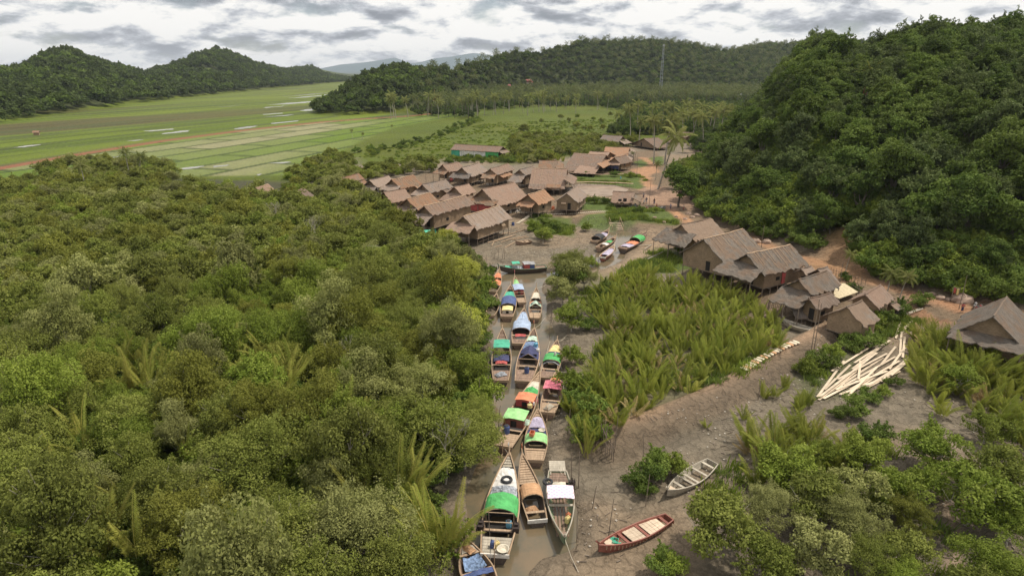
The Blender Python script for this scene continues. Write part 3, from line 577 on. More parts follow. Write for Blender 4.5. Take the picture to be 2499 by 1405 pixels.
def jitgrid(x0, x1, y0, y1, s, rs):
    xs = np.arange(x0, x1, s); ys = np.arange(y0, y1, s); A, B = np.meshgrid(xs, ys)
    A = A+(np.arange(len(ys)) % 2)[:, None]*s*0.5; P = np.c_[A.ravel(), B.ravel()]; return P+rs.uniform(-.42, .42, P.shape)*s
def inview(x, y, z, mg=120):
    px, py = proj(x, y, z); return (px > -mg) & (px < 2499+mg) & (py < 1405+mg*1.5) & (y > 5)
def sizekey(x, y): return np.hypot(x, y)
def stuff(name, P, protos, label, cat, smin=0.8, smax=1.3, seed=1, zs=(0.85, 1.2), sink=0.3):
    """ONE object: instances of the crowns over a mesh of points"""
    r = np.random.RandomState(seed); n = len(P)
    me = bpy.data.meshes.new(name); me.vertices.add(n); z = height(P[:, 0], P[:, 1])-sink
    me.vertices.foreach_set('co', np.c_[P, z].astype(np.float32).ravel())
    s = r.uniform(smin, smax, n); sv = np.c_[s, s, s*r.uniform(zs[0], zs[1], n)]; rot = np.c_[r.uniform(-.12, .12, n), r.uniform(-.12, .12, n), r.uniform(0, 6.28, n)]
    for an, d_ in (('rot', rot), ('scl', sv)):
        a_ = me.attributes.new(an, 'FLOAT_VECTOR', 'POINT'); a_.data.foreach_set('vector', d_.astype(np.float32).ravel())
    a_ = me.attributes.new('pick', 'INT', 'POINT'); a_.data.foreach_set('value', r.randint(0, len(protos), n).astype(np.int32))
    o = link(name, me); tag(o, label, cat, kind='stuff')
    gt = bpy.data.node_groups.new(name, 'GeometryNodeTree'); gt.interface.new_socket(name='Geometry', in_out='INPUT', socket_type='NodeSocketGeometry'); gt.interface.new_socket(name='Geometry', in_out='OUTPUT', socket_type='NodeSocketGeometry')
    gi = gt.nodes.new('NodeGroupInput'); go = gt.nodes.new('NodeGroupOutput'); j = gt.nodes.new('GeometryNodeJoinGeometry')
    def na(nm, ty):
        k = gt.nodes.new('GeometryNodeInputNamedAttribute'); k.data_type = ty; k.inputs[0].default_value = nm; return k.outputs[0]
    rt = na('rot', 'FLOAT_VECTOR'); sl = na('scl', 'FLOAT_VECTOR'); pk = na('pick', 'INT')
    for i, po in enumerate(protos):
        oi = gt.nodes.new('GeometryNodeObjectInfo'); oi.transform_space = 'ORIGINAL'; oi.inputs['Object'].default_value = po; oi.inputs['As Instance'].default_value = True
        ip = gt.nodes.new('GeometryNodeInstanceOnPoints'); eq = gt.nodes.new('FunctionNodeCompare'); eq.data_type = 'INT'; eq.operation = 'EQUAL'
        gt.links.new(pk, eq.inputs[2]); eq.inputs[3].default_value = i
        gt.links.new(gi.outputs[0], ip.inputs['Points']); gt.links.new(eq.outputs[0], ip.inputs['Selection']); gt.links.new(oi.outputs['Geometry'], ip.inputs['Instance'])
        e2 = gt.nodes.new('FunctionNodeEulerToRotation'); gt.links.new(rt, e2.inputs[0]); gt.links.new(e2.outputs[0], ip.inputs['Rotation']); gt.links.new(sl, ip.inputs['Scale'])
        gt.links.new(ip.outputs[0], j.inputs[0])
    gt.links.new(j.outputs[0], go.inputs[0]); md = o.modifiers.new('scatter', 'NODES'); md.node_group = gt
    return o
def crown_of(e): return [c for c in COL.objects if c.parent == e and c.name.startswith('crown')][0]
FIRST = {}
def put(kind, i, x, y, rz, sc, name, label, cat, group, zs=1.0, sink=0.2, tilt=(0, 0)):
    ms = {'nipa': lambda: None}.get(kind); z = hz(x, y)-sink
    L_ = TREE[kind]; e = place(L_[i % len(L_)], name, (x, y, z), rz, sc, label, cat, group, tilt, zs)
    if (kind, i % len(L_)) not in FIRST: FIRST[(kind, i % len(L_))] = bpy.data.objects[e.name]
    return e
def first_crowns(kind):
    r_ = []
    for i in range(len(TREE[kind])):
        e = FIRST.get((kind, i))
        if e is not None: r_.append([c for c in e.children if c.name.startswith('crown')][0])
    return r_
NOGO = W2([(1500, 562), (1500, 385), (1630, 378), (1640, 440), (1700, 500), (1715, 535), (1770, 560), (1900, 600), (1880, 640), (1640, 580)], 1.2)
rs = np.random.RandomState(11); rnd = random.Random(12)
LEFT = W2([(-900, 2300), (-900, 470), (0, 470), (250, 446), (420, 462), (600, 492), (700, 500), (800, 480), (840, 470), (890, 500), (960, 535), (1010, 578), (1080, 612), (1150, 636), (1185, 690), (1180, 760), (1160, 820), (1165, 900), (1170, 1000), (1150, 1070), (1092, 1150), (1075, 1300), (1060, 1450), (1050, 2300)], 0.6)
P = jitgrid(-190, 5, 22, 215, 3.7, rs); P = P[polysd(P[:, 0], P[:, 1], LEFT) < -1.6]; P = P[inview(P[:, 0], P[:, 1], 4, 160)]
P = P[np.argsort(sizekey(P[:, 0], P[:, 1]))]
HERO = [('wide', 0, 620, 1100, 5.0, 1.15, 'broad grey green mangrove with pale spreading branches, left of the yellow nipa fronds'),
        ('wide', 2, 470, 1290, 4.0, 0.95, 'olive yellow rounded mangrove tree near the bottom left corner'),
        ('wide', 1, 870, 1310, 4.0, 1.1, 'wide pale mangrove with bare twigs showing, bottom edge of the thicket'),
        ('wide', 0, 1130, 1050, 4.5, 0.9, 'pale mangrove leaning over the water beside the thatched canopy boats'),
        ('wide', 3, 1120, 780, 5.0, 1.0, 'large yellow green mangrove on the creek bank beside the blue tarpaulin boat'),
        ('wide', 3, 1118, 632, 5.5, 0.95, 'lime green mangrove tree on the bank in front of the muddy landing'),
        ('wide', 1, 1010, 930, 4.5, 0.95, 'grey leaved mangrove left of the teal awning boat'),
        ('wide', 0, 1000, 770, 4.5, 0.9, 'grey green mangrove set back from the lime coloured creek trees'),
        ('wide', 0, 940, 570, 5.0, 1.1, 'tall grey mangrove below the leftmost village roofs'),
        ('wide', 1, 850, 495, 4.5, 1.0, 'pale mangrove growing up to the first brown thatched roof'),
        ('wide', 3, 1085, 565, 4.0, 0.7, 'small lime green tree in front of the long thatched house'),
        ('wide', 0, 1170, 990, 3.5, 0.6, 'low mangrove overhanging the dark moored boats')]
hp = []
for k, i, px, py, zc, sc, lb in HERO:
    p = at(px, py, zc); hp.append((p.x, p.y, 3.4*sc)); put(k, i, p.x, p.y, rnd.uniform(0, 6.28), sc, 'mangrove_tree', lb, 'tree', None)
YN = [(640, 960, 1.0), (700, 975, 1.0), (720, 950, 1.15), (580, 960, 0.9), (470, 950, 1.0), (330, 975, 1.1), (280, 985, 0.9), (370, 970, 1.0), (800, 1030, 0.9), (860, 1100, 1.05), (745, 1130, 1.1), (800, 1150, 0.9), (1050, 1060, 0.8), (980, 1220, 1.0), (1010, 1230, 0.9), (470, 1150, 0.8), (275, 1360, 1.15), (350, 1380, 1.0), (240, 1340, 0.9), (1060, 1360, 1.15), (1100, 1350, 1.0), (1040, 1330, 0.9), (880, 1260, 0.9), (640, 1420, 0.9), (120, 1360, 0.8), (700, 1460, 1.0), (200, 1080, 0.8), (620, 1350, 0.7), (1880, 1110, 1.0), (1430, 1100, .7), (560, 900, 1.0), (330, 900, 0.9), (660, 900, 1.0), (690, 890, .9), (600, 905, .9), (300, 920, 1.0), (350, 930, 1.0), (440, 930, .9), (760, 1010, 1.0), (845, 1060, 1.1), (150, 1180, .9), (310, 1260, .9), (210, 1120, .8), (680, 1010, .9), (930, 1160, .8)]
keep = np.ones(len(P), bool)
for q in YN:
    p = at(q[0], q[1], 1.0); keep &= np.hypot(P[:, 0]-p.x, P[:, 1]-p.y) > 1.9
for hx, hy, hr in hp: keep &= np.hypot(P[:, 0]-hx, P[:, 1]-hy) > hr*0.85
P = P[keep]; NT = 290
zone = fbm(P[:, 0], P[:, 1], 38, 3, 71)
for i in range(min(NT, len(P))):
    x, y = P[i]; d = math.hypot(x, y); zv = zone[i]+rnd.uniform(-.14, .14)
    fam = 'near' if d < 105 else 'mid'
    j = rnd.choice([1, 2, 2, 4] if zv > 0.53 else [0, 3, 3, 5]) if fam == 'near' else rnd.choice([2, 5] if zv > 0.57 else [0, 1, 3, 4])
    if rnd.random() < 0.10 and d < 130: fam, j = 'wide', rnd.choice([0, 0, 1, 2])
    put(fam, j, x, y, rnd.uniform(0, 6.28), rnd.choice([rnd.uniform(0.6, 0.9), rnd.uniform(0.85, 1.15), rnd.uniform(1.05, 1.45)])*(0.72 if fam == 'wide' else 1.0), 'mangrove_tree', ('bright green' if fam == 'near' and j in (1, 2) else 'olive' if (j == 4 and fam == 'near') else 'grey green')+' mangrove tree packed in the thicket left of the creek', 'tree', ('bright green' if fam == 'near' and j in (1, 2) else 'olive' if (j == 4 and fam == 'near') else 'grey green')+' mangroves of the left thicket', zs=rnd.choice([rnd.uniform(0.8, 1.15), rnd.uniform(1.1, 1.55)]))
for j in range(6):
    if ('mid', j) not in FIRST:
        x, y = P[NT+j]; put('mid', j, x, y, 1.0, 1.0, 'mangrove_tree', 'grey green mangrove tree packed in the thicket left of the creek', 'tree', 'grey green mangroves of the left thicket')
rest = P[NT+6:]
stuff('mangrove_thicket', rest, first_crowns('mid'), 'dense grey green mangrove canopy filling the far left towards the rice fields', 'thicket', 0.8, 1.3, 3)
# low bushes closing the gaps
B = jitgrid(-150, 4, 22, 200, 2.6, rs); B = B[polysd(B[:, 0], B[:, 1], LEFT) < 0.8]; B = B[inview(B[:, 0], B[:, 1], 2, 120)]
BUSHES = [(1330, 582, 1.6), (1300, 560, 1.3), (1360, 560, 1.2), (1390, 700, 2.3), (1440, 640, 1.2), (1560, 1172, 1.2), (1600, 1150, 1.3), (1640, 1150, 1.1), (1580, 1195, 0.8), (1610, 1385, 1.0), (1640, 1395, .9),
          (1330, 548, 1.1), (1560, 530, 1.0), (1600, 530, .8), (1480, 500, 1.1), (1450, 500, 1.2), (1500, 498, 1.0), (1435, 432, 1.0), (1500, 435, 1.2), (1540, 437, 1.0), (2120, 975, 0.9), (2085, 1000, 1.1), (2155, 960, .7), (2050, 1010, .9), (2000, 890, 1.3), (2030, 870, 1.1), (2070, 850, 1.2), (2110, 845, 1.4),
          (2130, 800, 1.3), (2150, 790, 1.6), (2190, 770, 1.5), (1970, 905, 1.1), (2240, 745, 1.2), (1430, 1010, 1.6), (1400, 960, 1.6), (1460, 1080, 1.0), (1420, 1060, 1.2), (1395, 880, 1.2), (1660, 620, 0.8), (1480, 720, 1.5), (1460, 760, 1.3), (1430, 800, 1.3), (2130, 1070, 1.2), (1990, 690, .7), (2060, 690, .8), (2080, 715, .8), (1430, 560, 1.0)]
for i, (px, py, s) in enumerate(BUSHES):
    p = at(px, py, 0.8); put('bush', i, p.x, p.y, rnd.uniform(0, 6.28), s, 'leafy_bush', 'low green bush growing on the mud and banks right of the creek', 'bush', 'low bushes right of the creek')
stuff('undergrowth', B, first_crowns('bush'), 'low leafy undergrowth beneath the mangroves', 'undergrowth', 0.9, 1.6, 4)

def tuft_mesh(seed, n, h, mat):
    r = np.random.RandomState(seed); a = r.rand(n)*6.28; p = r.randn(n, 3)*np.array([.35, .35, 0]); l = h*(0.5+0.8*r.rand(n)); t = np.c_[np.cos(a)*l*.45, np.sin(a)*l*.45, l*.9]; s_ = np.c_[-np.sin(a), np.cos(a), 0*a]*0.05
    V = np.stack([p-s_, p+s_, p+t*.6+s_*.8, p+t+np.array([0, 0, -.1])*l[:, None]], 1).reshape(-1, 3); return mesh_np('crown', V, np.arange(n*4).reshape(-1, 4), mat, {'leafvar': np.repeat(r.rand(n), 4)})
TREE['tuft'] = [[('blades', tuft_mesh(171+i, 70, .55, LM['bright' if i else 'bush']))] for i in range(2)]
LITT = []
for i in range(4):
    r_ = random.Random(181+i); q_ = MB(); l_ = (.35, .16, .24, .08)[i]; q_.bar((-l_, 0, .03), (l_, .02, .06), (.05, .09, .035, .14)[i], .035)
    LITT.append(q_.mesh('driftwood', wood('driftwood%d' % i, (0.08, 0.06, 0.045), ((0.22, 0.17, 0.13), (0.34, 0.28, 0.22), (0.16, 0.12, 0.09), (0.75, 0.68, 0.58))[i], 0.9)))

# ------------------------------------------------------------------ wooded spur on the right
def far_enough(P, Q, d):
    if len(Q) == 0: return np.ones(len(P), bool)
    k = np.ones(len(P), bool)
    for q in Q: k &= np.hypot(P[:, 0]-q[0], P[:, 1]-q[1]) > d
    return k
HP = jitgrid(30, 330, 70, 420, 4.7, rs); hh = height(HP[:, 0], HP[:, 1]); aa, tt = rise(RR, HP[:, 0], HP[:, 1], 1.0, 0.25)
SCARP = [polysd(HP[:, 0], HP[:, 1], W2(q, 4.0)) > 0 for q in ([(1930, 600), (2040, 585), (2130, 640), (2060, 665)], [(2250, 690), (2300, 660), (2330, 700), (2290, 735)])]
ok = (aa > 1.2) & (tt < 0.999) | ((tt >= 0.999) & (aa > 6) & (HP[:, 1] < 330))
for s_ in SCARP: ok &= s_
ok &= polysd(HP[:, 0], HP[:, 1], NOGO) > 2.5
HP = HP[ok & inview(HP[:, 0], HP[:, 1], hh+5, 140)]
hh = height(HP[:, 0], HP[:, 1]); px_, py_ = proj(HP[:, 0], HP[:, 1], hh+5)
key = np.hypot(HP[:, 0], HP[:, 1]); HP = HP[np.argsort(key)]
NH = 270; zn = fbm(HP[:, 0], HP[:, 1], 30, 3, 81)
for i in range(min(NH, len(HP))):
    x, y = HP[i]; j = rnd.choice([4, 4, 1, 2]) if zn[i]+rnd.uniform(-.1, .1) > 0.56 else rnd.choice([0, 1, 2, 3, 5])
    edge = 0.62 if float(rise(RR, np.array([x]), np.array([y]))[0][0]) < 5 else 1.0
    put('forest', j, x, y, rnd.uniform(0, 6.28), rnd.choice([rnd.uniform(0.6, 0.95), rnd.uniform(0.9, 1.25), rnd.uniform(1.1, 1.6)])*edge, 'forest_tree', 'dark green broadleaf tree on the steep wooded slope behind the houses', 'tree', 'broadleaf trees of the wooded slope', zs=rnd.uniform(0.85, 1.25))
for j in range(6):
    if ('forest', j) not in FIRST:
        x, y = HP[NH+j]; put('forest', j, x, y, 1.0, 1.0, 'forest_tree', 'dark green broadleaf tree on the steep wooded slope behind the houses', 'tree', 'broadleaf trees of the wooded slope')
HR = HP[NH+6:]
HERO_F = [(2030, 118, 1.9, 'huge dark tree standing highest at the left end of the wooded crest'), (1985, 180, 1.5, 'large round tree below the highest tree of the crest'), (2090, 150, 1.5, 'large tree just right of the highest crest tree'),
          (1945, 330, 1.5, 'broad shadowed tree on the left flank of the wooded slope'), (2150, 215, 1.4, 'pale topped tree beside the screw palm on the wooded slope'), (2250, 480, 1.5, 'bright broad tree in the middle of the wooded slope'), (2420, 330, 1.6, 'big tree near the right edge of the wooded slope')]
for px, py, s, lb in HERO_F:
    p = hit(px, py+int(40*s)); put('forest', rnd.choice([0, 2, 5]), p.x, p.y, 1.0, s, 'forest_tree', lb, 'tree', None)
stuff('slope_forest', HR, first_crowns('forest'), 'dense dark green forest covering the rest of the steep slope', 'forest', 0.8, 1.45, 5, sink=0.6)
UB = jitgrid(30, 200, 80, 260, 2.0, rs); ua, ut = rise(RR, UB[:, 0], UB[:, 1], 1.0, 0.25); uh = height(UB[:, 0], UB[:, 1])
UB = UB[(polysd(UB[:, 0], UB[:, 1], NOGO) > 0.8) & (ua > 0.35) & (ua < 26) & (polysd(UB[:, 0], UB[:, 1], W2([(1940, 600), (2040, 590), (2110, 640), (2050, 660)], 3.0)) > 0) & inview(UB[:, 0], UB[:, 1], uh, 100) & (fbm(UB[:, 0], UB[:, 1], 8, 2, 83) > 0.27)]
stuff('slope_undergrowth', UB, first_crowns('bush'), 'tangled bushes along the foot of the wooded slope', 'undergrowth', 1.1, 2.3, 6)
# bushes and trees round the village
SCRUB = [([(1240, 335), (1560, 345), (1440, 395), (1380, 375), (1330, 398), (1270, 400), (1250, 375)], 3.4, 'mid', 0.62), ([(1560, 270), (1830, 262), (1780, 330), (1700, 330), (1560, 330), (1480, 330)], 4.2, 'forest', 0.85), ([(1300, 300), (1560, 268), (1620, 300), (1540, 330), (1380, 335)], 9.5, 'mid', 0.8),
         ([(830, 455), (1060, 420), (1060, 402), (960, 410), (880, 425)], 3.2, 'mid', 0.6), ([(690, 480), (830, 470), (880, 430), (850, 385), (800, 385), (720, 420)], 4.2, 'mid', 0.85), ([(60, 452), (420, 446), (420, 415), (330, 398), (200, 400), (100, 425)], 4.5, 'mid', 1.0),
         ([(860, 372), (1000, 350), (1160, 290), (1180, 296), (1030, 352), (900, 385)], 5.0, 'bush', 1.2), ([(1690, 340), (1790, 345), (1790, 430), (1745, 480), (1715, 470), (1735, 400), (1690, 370)], 3.6, 'forest', 0.7), ([(1080, 400), (1250, 398), (1290, 388), (1220, 382), (1100, 386)], 3.0, 'bush', 1.0),
         ([(1420, 250), (1900, 250), (1850, 275), (1700, 285), (1500, 272)], 7.5, 'forest', 0.95)]
EXTRA = {}
for q, (poly, sp_, kd, s) in enumerate(SCRUB):
    w = W2(poly, 1.2); xs = [p[0] for p in w]; ys_ = [p[1] for p in w]; G = jitgrid(min(xs), max(xs), min(ys_), max(ys_), sp_, rs); G = G[polysd(G[:, 0], G[:, 1], w) < 0]
    G = G[polysd(G[:, 0], G[:, 1], NOGO) > 2.0]
    G = G[rs.permutation(len(G))]; cap = [60, 40, 26, 20, 26, 26, 45, 30, 14, 20][q]
    if q in (2,): G = G[:cap]
    EXTRA.setdefault('bush' if kd == 'bush' else kd, []).append(G[cap:])
    for (x, y) in G[:cap]:
        put(kd, rnd.randrange(6), x, y, rnd.uniform(0, 6.28), s*rnd.uniform(0.7, 1.25), 'village_tree' if kd != 'bush' else 'leafy_bush', ['small tree in the scrub behind the village houses', 'green tree beyond the coconut palms of the village', 'lone small tree out on the open meadow', 'small tree left of the first thatched roofs', 'tree in the clump between village and paddies', 'tree in the dark clump at the edge of the rice fields', 'bush in the hedge line crossing the meadow', 'tree between the coconut palms and the wooded slope', 'bush beside the long shed with tarpaulin sides', 'tree in the green belt before the palm grove'][q], 'tree' if kd != 'bush' else 'bush', 'trees and bushes around the village %s' % ['back scrub', 'palm side', 'meadow', 'left end', 'paddy clump', 'paddy edge', 'hedge line', 'slope foot', 'shed side', 'green belt'][q])
VT = [('forest', 0, 1655, 508, 1.55, 'big dark shade tree beside the path with motorcycles under it'), ('forest', 2, 1684, 492, 1.3, 'dark tree joined to the shade tree, nearer the slope'), ('forest', 1, 1650, 468, 1.0, 'dark tree behind the shade tree by the palms'), ('small', 0, 1278, 330, 1.9, 'single tree in the meadow behind the long shed'), ('small', 1, 1400, 705, 1.9, 'thin trunked mangrove on the mud right of the moored boats'),
      ('wide', 0, 1390, 655, 0.78, 'tall mangrove standing in the inlet in front of the beached boats'), ('wide', 1, 1425, 700, 0.62, 'pale mangrove at the edge of the nipa palms'), ('mid', 2, 1325, 590, 0.85, 'rounded tree on the mud below the long thatched house'), ('small', 2, 1395, 800, 1.5, 'leaning mangrove at the upper end of the nipa bed'), ('small', 1, 1370, 740, 1.5, 'pale shrub mangrove right of the upper moored boats'),
      ('wide', 1, 1880, 1215, 0.6, 'pale leaved mangrove beside the weathered rowing boat'), ('small', 0, 1745, 1240, 1.7, 'rounded dark mangrove bush on the open mud, lower right'), ('wide', 1, 2060, 1235, 0.72, 'yellowish spreading mangrove in the lower right thicket'), ('wide', 0, 2130, 1330, 0.55, 'grey mangrove with bare roots, bottom right'), ('wide', 2, 2230, 1240, 0.5, 'bright olive tree right of the spreading mangrove'),
      ('small', 2, 2130, 1080, 1.4, 'small conical green bush on the mud below the plank pile'), ('small', 2, 2290, 1060, 1.6, 'dark green bush beside the footpath in the lower right'), ('small', 2, 2390, 1160, 1.9, 'dark rounded bush near the right edge'), ('near', 2, 2440, 1370, .9, 'green tree in the bottom right corner'), ('near', 1, 2480, 1260, 0.8, 'green tree against the right edge below the nipa palms'), ('near', 2, 2210, 1390, 0.6, 'green tree at the bottom edge left of the footpath'),
      ('small', 2, 1950, 1110, 1.6, 'green tree mixed with nipa fronds below the muddy gully'), ('near', 1, 2010, 1090, 0.62, 'bright tree next to the nipa fronds below the gully'), ('small', 0, 1880, 1330, 1.3, 'small mangrove on the bottom mud flat'), ('small', 2, 2330, 950, 1.3, 'slim dark bush by the mud channel on the right'), ('small', 0, 2460, 1120, 1.5, 'scrubby bush at the right edge under the nipa bed'),
      ('near', 0, 2440, 1200, 0.6, 'greyish bush at the right edge above the corner trees'), ('small', 1, 1985, 1290, 1.4, 'yellow green bush in front of the bare rooted mangrove'), ('small', 2, 2300, 1150, 1.0, 'deep green bush between footpath and corner trees'), ('bush', 0, 2185, 935, 0.7, 'grassy bush at the foot of the plank pile'), ('small', 2, 2200, 1160, 1.4, 'green bush at the top of the lower right thicket'), ('small', 1, 2080, 1160, 1.4, 'pale bush above the spreading mangrove'), ('small', 0, 2220, 1320, 1.1, 'grey green bush beside the sandy footpath'),
      ('small', 0, 2390, 1420, 1.3, 'mangrove cut by the bottom edge right of the footpath'), ('small', 2, 2420, 1010, 1.2, 'dark bush below the right nipa bed'), ('small', 0, 1990, 1180, 1.5, 'grey bush between the rowing boat mangrove and the thicket')]
for kd, j, px, py, s, lb in VT:
    p = at(px, py, 0.9+(s*{'small': 2.3, 'wide': 4.0, 'near': 3.0, 'bush': .8, 'forest': 4.5, 'mid': 3.0}[kd] if py > 1000 else 0)); put(kd, j, p.x, p.y, rnd.uniform(0, 6.28), s, 'broadleaf_tree', lb, 'tree', None)
for kd, Gs in EXTRA.items():
    Gs = np.concatenate(Gs)
    if len(Gs): stuff('village_scrub', Gs, first_crowns(kd), {'mid': 'grey green scrub filling the ground behind the village', 'forest': 'darker scrub between the village palms and the slope', 'bush': 'low hedge bushes across the meadow'}[kd], 'scrub', 0.5, 0.95, 12)
# ------------------------------------------------------------------ nipa palms
ncount = 0; NREST = []
def nipas(poly, sp_, label, group, meshes, smin, smax, cap, z=0.5, name='nipa_palm', tone=0):
    global ncount
    w = W2(poly, z); xs = [p[0] for p in w]; ys_ = [p[1] for p in w]; G = jitgrid(min(xs), max(xs), min(ys_), max(ys_), sp_, rs); G = G[polysd(G[:, 0], G[:, 1], w) < 0]; G = G[inview(G[:, 0], G[:, 1], 3, 100)]
    G = G[rs.permutation(len(G))]; NREST.append(G[cap:])
    for x, y in G[:cap]:
        me = rnd.choice(meshes); o = link(name, me); o.location = (x, y, hz(x, y)-0.1); o.rotation_euler = (rnd.uniform(-.08, .08), rnd.uniform(-.08, .08), rnd.uniform(0, 6.28)); s = rnd.uniform(smin, smax); o.scale = (s, s, s)
        tag(o, label, 'palm', group); ncount += 1
nipas([(1490, 685), (1560, 665), (1640, 700), (1740, 700), (1840, 740), (1900, 800), (1905, 860), (1800, 905), (1690, 960), (1590, 1010), (1500, 1050), (1420, 1070), (1390, 1010), (1440, 900), (1490, 830), (1440, 760)], 2.0, 'upright nipa palm in the dense bed between creek and muddy track', 'nipa palms of the middle bed', NIPA, 0.45, 0.90, 140)
nipas([(2200, 860), (2260, 800), (2390, 840), (2600, 950), (2700, 1120), (2480, 1120), (2330, 980), (2250, 960)], 2.1, 'upright nipa palm in the dark bed at the right edge', 'nipa palms of the right bed', NIPA, 0.55, 1.05, 52)
nipas([(1790, 1090), (1880, 1030), (2010, 1030), (2080, 1100), (1990, 1220), (1850, 1200)], 2.2, 'nipa palm among the bushes below the muddy gully', 'nipa palms below the gully', NIPA, 0.65, 1.0, 20)
nipas([(1260, 400), (1380, 395), (1330, 372), (1250, 372)], 3.0, 'bright nipa palm behind the village beside the long shed', 'nipa palms behind the village', NIPA, 0.7, 1.0, 0, 1.2)
nipas([(440, 460), (640, 490), (420, 520), (250, 500), (380, 450)], 4.2, 'yellow green nipa palm in the far corner of the thicket', 'nipa palms near the paddies', NIPA, 0.8, 1.1, 0)
for px, py, s in YN:
    p = at(px, py, 1.0); o = link('nipa_palm', rnd.choice(NIPAD)); s *= (1.15 if px < 1300 else 1.0); o.location = (p.x, p.y, 1.4 if px < 1300 else 0.5); o.rotation_euler = (0, 0, rnd.uniform(0, 6.28)); o.scale = (s, s, s*1.12)
    tag(o, 'yellowing nipa palm rising between the mangroves of the left thicket' if px < 1300 else 'yellowing nipa palm among the green bushes right of the creek', 'palm', 'yellowing nipa palms %s' % ('of the left thicket' if px < 1300 else 'right of the creek'))
nipas([(1960, 1230), (2200, 1200), (2260, 1330), (2100, 1400), (1960, 1380)], 5.0, 'nipa palm mixed into the lower right thicket', 'nipa palms of the lower right thicket', NIPA, 0.55, .85, 9)
nipas([(2290, 850), (2400, 845), (2520, 880), (2520, 960), (2290, 930)], 1.9, 'tall nipa palm in front of the large grey roof at the right edge', 'nipa palms before the right edge house', NIPA[:6], 0.95, 1.25, 20)
nsrc = {}
for c in bpy.data.objects:
    if c.name.startswith('nipa_palm'): nsrc.setdefault(c.data.name, c)
stuff('nipa_thicket', np.concatenate(NREST), list(nsrc.values())[:7], 'further nipa palms filling the beds and the far corner behind the village', 'palm thicket', 0.5, 0.85, 19, sink=0.1)
SOLO = [(1915, 940, .55), (1865, 965, .5), (1888, 962, .5), (1815, 1020, .45), (1725, 1035, .3), (1960, 990, .5), (1950, 1000, .6), (1975, 985, .5), (2290, 985, .6), (2300, 1010, .6), (1480, 1000, .7), (1420, 1080, .75), (1445, 1090, .65), (1510, 1060, .6), (2370, 1230, .55), (2200, 1270, .5), (1385, 1000, .6)]
for px, py, s in SOLO:
    p = at(px, py, 0.6); o = link('nipa_palm', rnd.choice(NIPA)); o.location = (p.x, p.y, hz(p.x, p.y)-0.1); o.rotation_euler = (0, 0, rnd.uniform(0, 6.28)); o.scale = (s, s, s); tag(o, 'small separate nipa palm clump standing on the open mud', 'palm', 'single nipa clumps on the mud')
# ------------------------------------------------------------------ coconut palms
CPS = [(1622, 402, 1.75, 'tall coconut palm with straight grey trunk, second from the left in the village'), (1606, 462, 1.65, 'leaning coconut palm over the orange path'), (1595, 400, 1.45, 'shorter coconut palm left of the tall straight one'), (1665, 345, 1.5, 'coconut palm right of the tall village pair'), (1712, 330, 1.5, 'coconut palm at the foot of the wooded slope'), (1738, 335, 1.5, 'coconut palm touching the wooded slope'),
      (1768, 400, 1.35, 'lone coconut palm with a brown skirt of dead leaves against the slope'), (1600, 440, 0.5, 'low young coconut palm beside the orange path'), (1655, 440, 0.6, 'low coconut palm hidden in the shade tree'), (860, 338, 0.42, 'short fan palm in the green paddy'), (885, 342, 0.36, 'small palm right of the short fan palm'), (955, 322, 0.36, 'stubby palm on the paddy bund'),
      (318, 436, .8, 'coconut palm in the clump beside the rice fields'), (345, 442, .85, 'coconut palm right of another in the clump by the rice fields'), (212, 470, .85, 'drooping coconut palm left of the clump'), (2160, 740, 0.55, 'low coconut palm behind the lower right huts'), (2190, 745, 0.5, 'small coconut palm with drooping fronds by the footpath'), (2060, 680, 0.4, 'young coconut palm in the small garden'), (1690, 340, 1.35, 'coconut palm between the village and the slope'), (1545, 400, .4, 'young palm by the far houses')]
for i, (px, py, s, lb) in enumerate(CPS):
    p = at(px, py, 1.2); tr, cr = PALM[i % 5]; place([('trunk', tr), ('crown', cr)], 'coconut_palm', (p.x, p.y, hz(p.x, p.y)), (2.2 if i != 1 else 2.6)+(i*1.3 if i > 3 else 0), s, lb, 'palm', None, tilt=((0, -0.22) if i == 1 else (0, 0)))
for k, (px, py) in enumerate([(955, 290), (966, 290), (961, 286)]):
    p = at(px, py, 1.2); place([('trunk', PALM[k][0]), ('crown', PALM[k][1])], 'sugar_palm', (p.x, p.y, 1.1), k*2.0, 1.45, 'tall palm in the group of three at the meadow edge', 'palm', 'three tall palms at the meadow edge', zs=1.05)
# palm grove in front of the middle hills
GV = W2([(990, 282), (1160, 292), (1180, 272), (1320, 262), (1480, 262), (1560, 272), (1700, 262), (1950, 262), (1950, 215), (1500, 215), (1200, 215), (1050, 240)], 1.2); xs = [p[0] for p in GV]; ys_ = [p[1] for p in GV]
G = jitgrid(min(xs), max(xs), min(ys_), max(ys_), 15, rs); G = G[(polysd(G[:, 0], G[:, 1], GV) < 0)]; G = G[np.argsort(G[:, 1])]
for i, (x, y) in enumerate(G[:200]):
    place(PALMF[i % 3], 'coconut_palm', (x, y, hz(x, y)), rnd.uniform(0, 6.28), rnd.uniform(0.95, 1.45), 'distant coconut palm in the grove below the middle hills', 'palm', 'coconut palms of the distant grove')
PB = [(1500, 300), (1530, 318), (1560, 305), (1580, 290), (1610, 296), (1640, 300), (1680, 300), (1700, 292), (1730, 305), (1755, 320), (1600, 320), (1690, 318), (1715, 350), (1560, 335), (1650, 325), (1780, 300), (1620, 275), (1670, 280), (1535, 285), (1745, 285)]
for i, (px, py) in enumerate(PB):
    p = at(px+rnd.uniform(-8, 8), py+22, 1.2); place([('trunk', PALM[i % 5][0]), ('crown', PALM[i % 5][1])], 'coconut_palm', (p.x, p.y, hz(p.x, p.y)), rnd.uniform(0, 6.28), rnd.uniform(1.1, 1.5), 'coconut palm in the cluster behind the farthest village houses', 'palm', 'coconut palms behind the village')
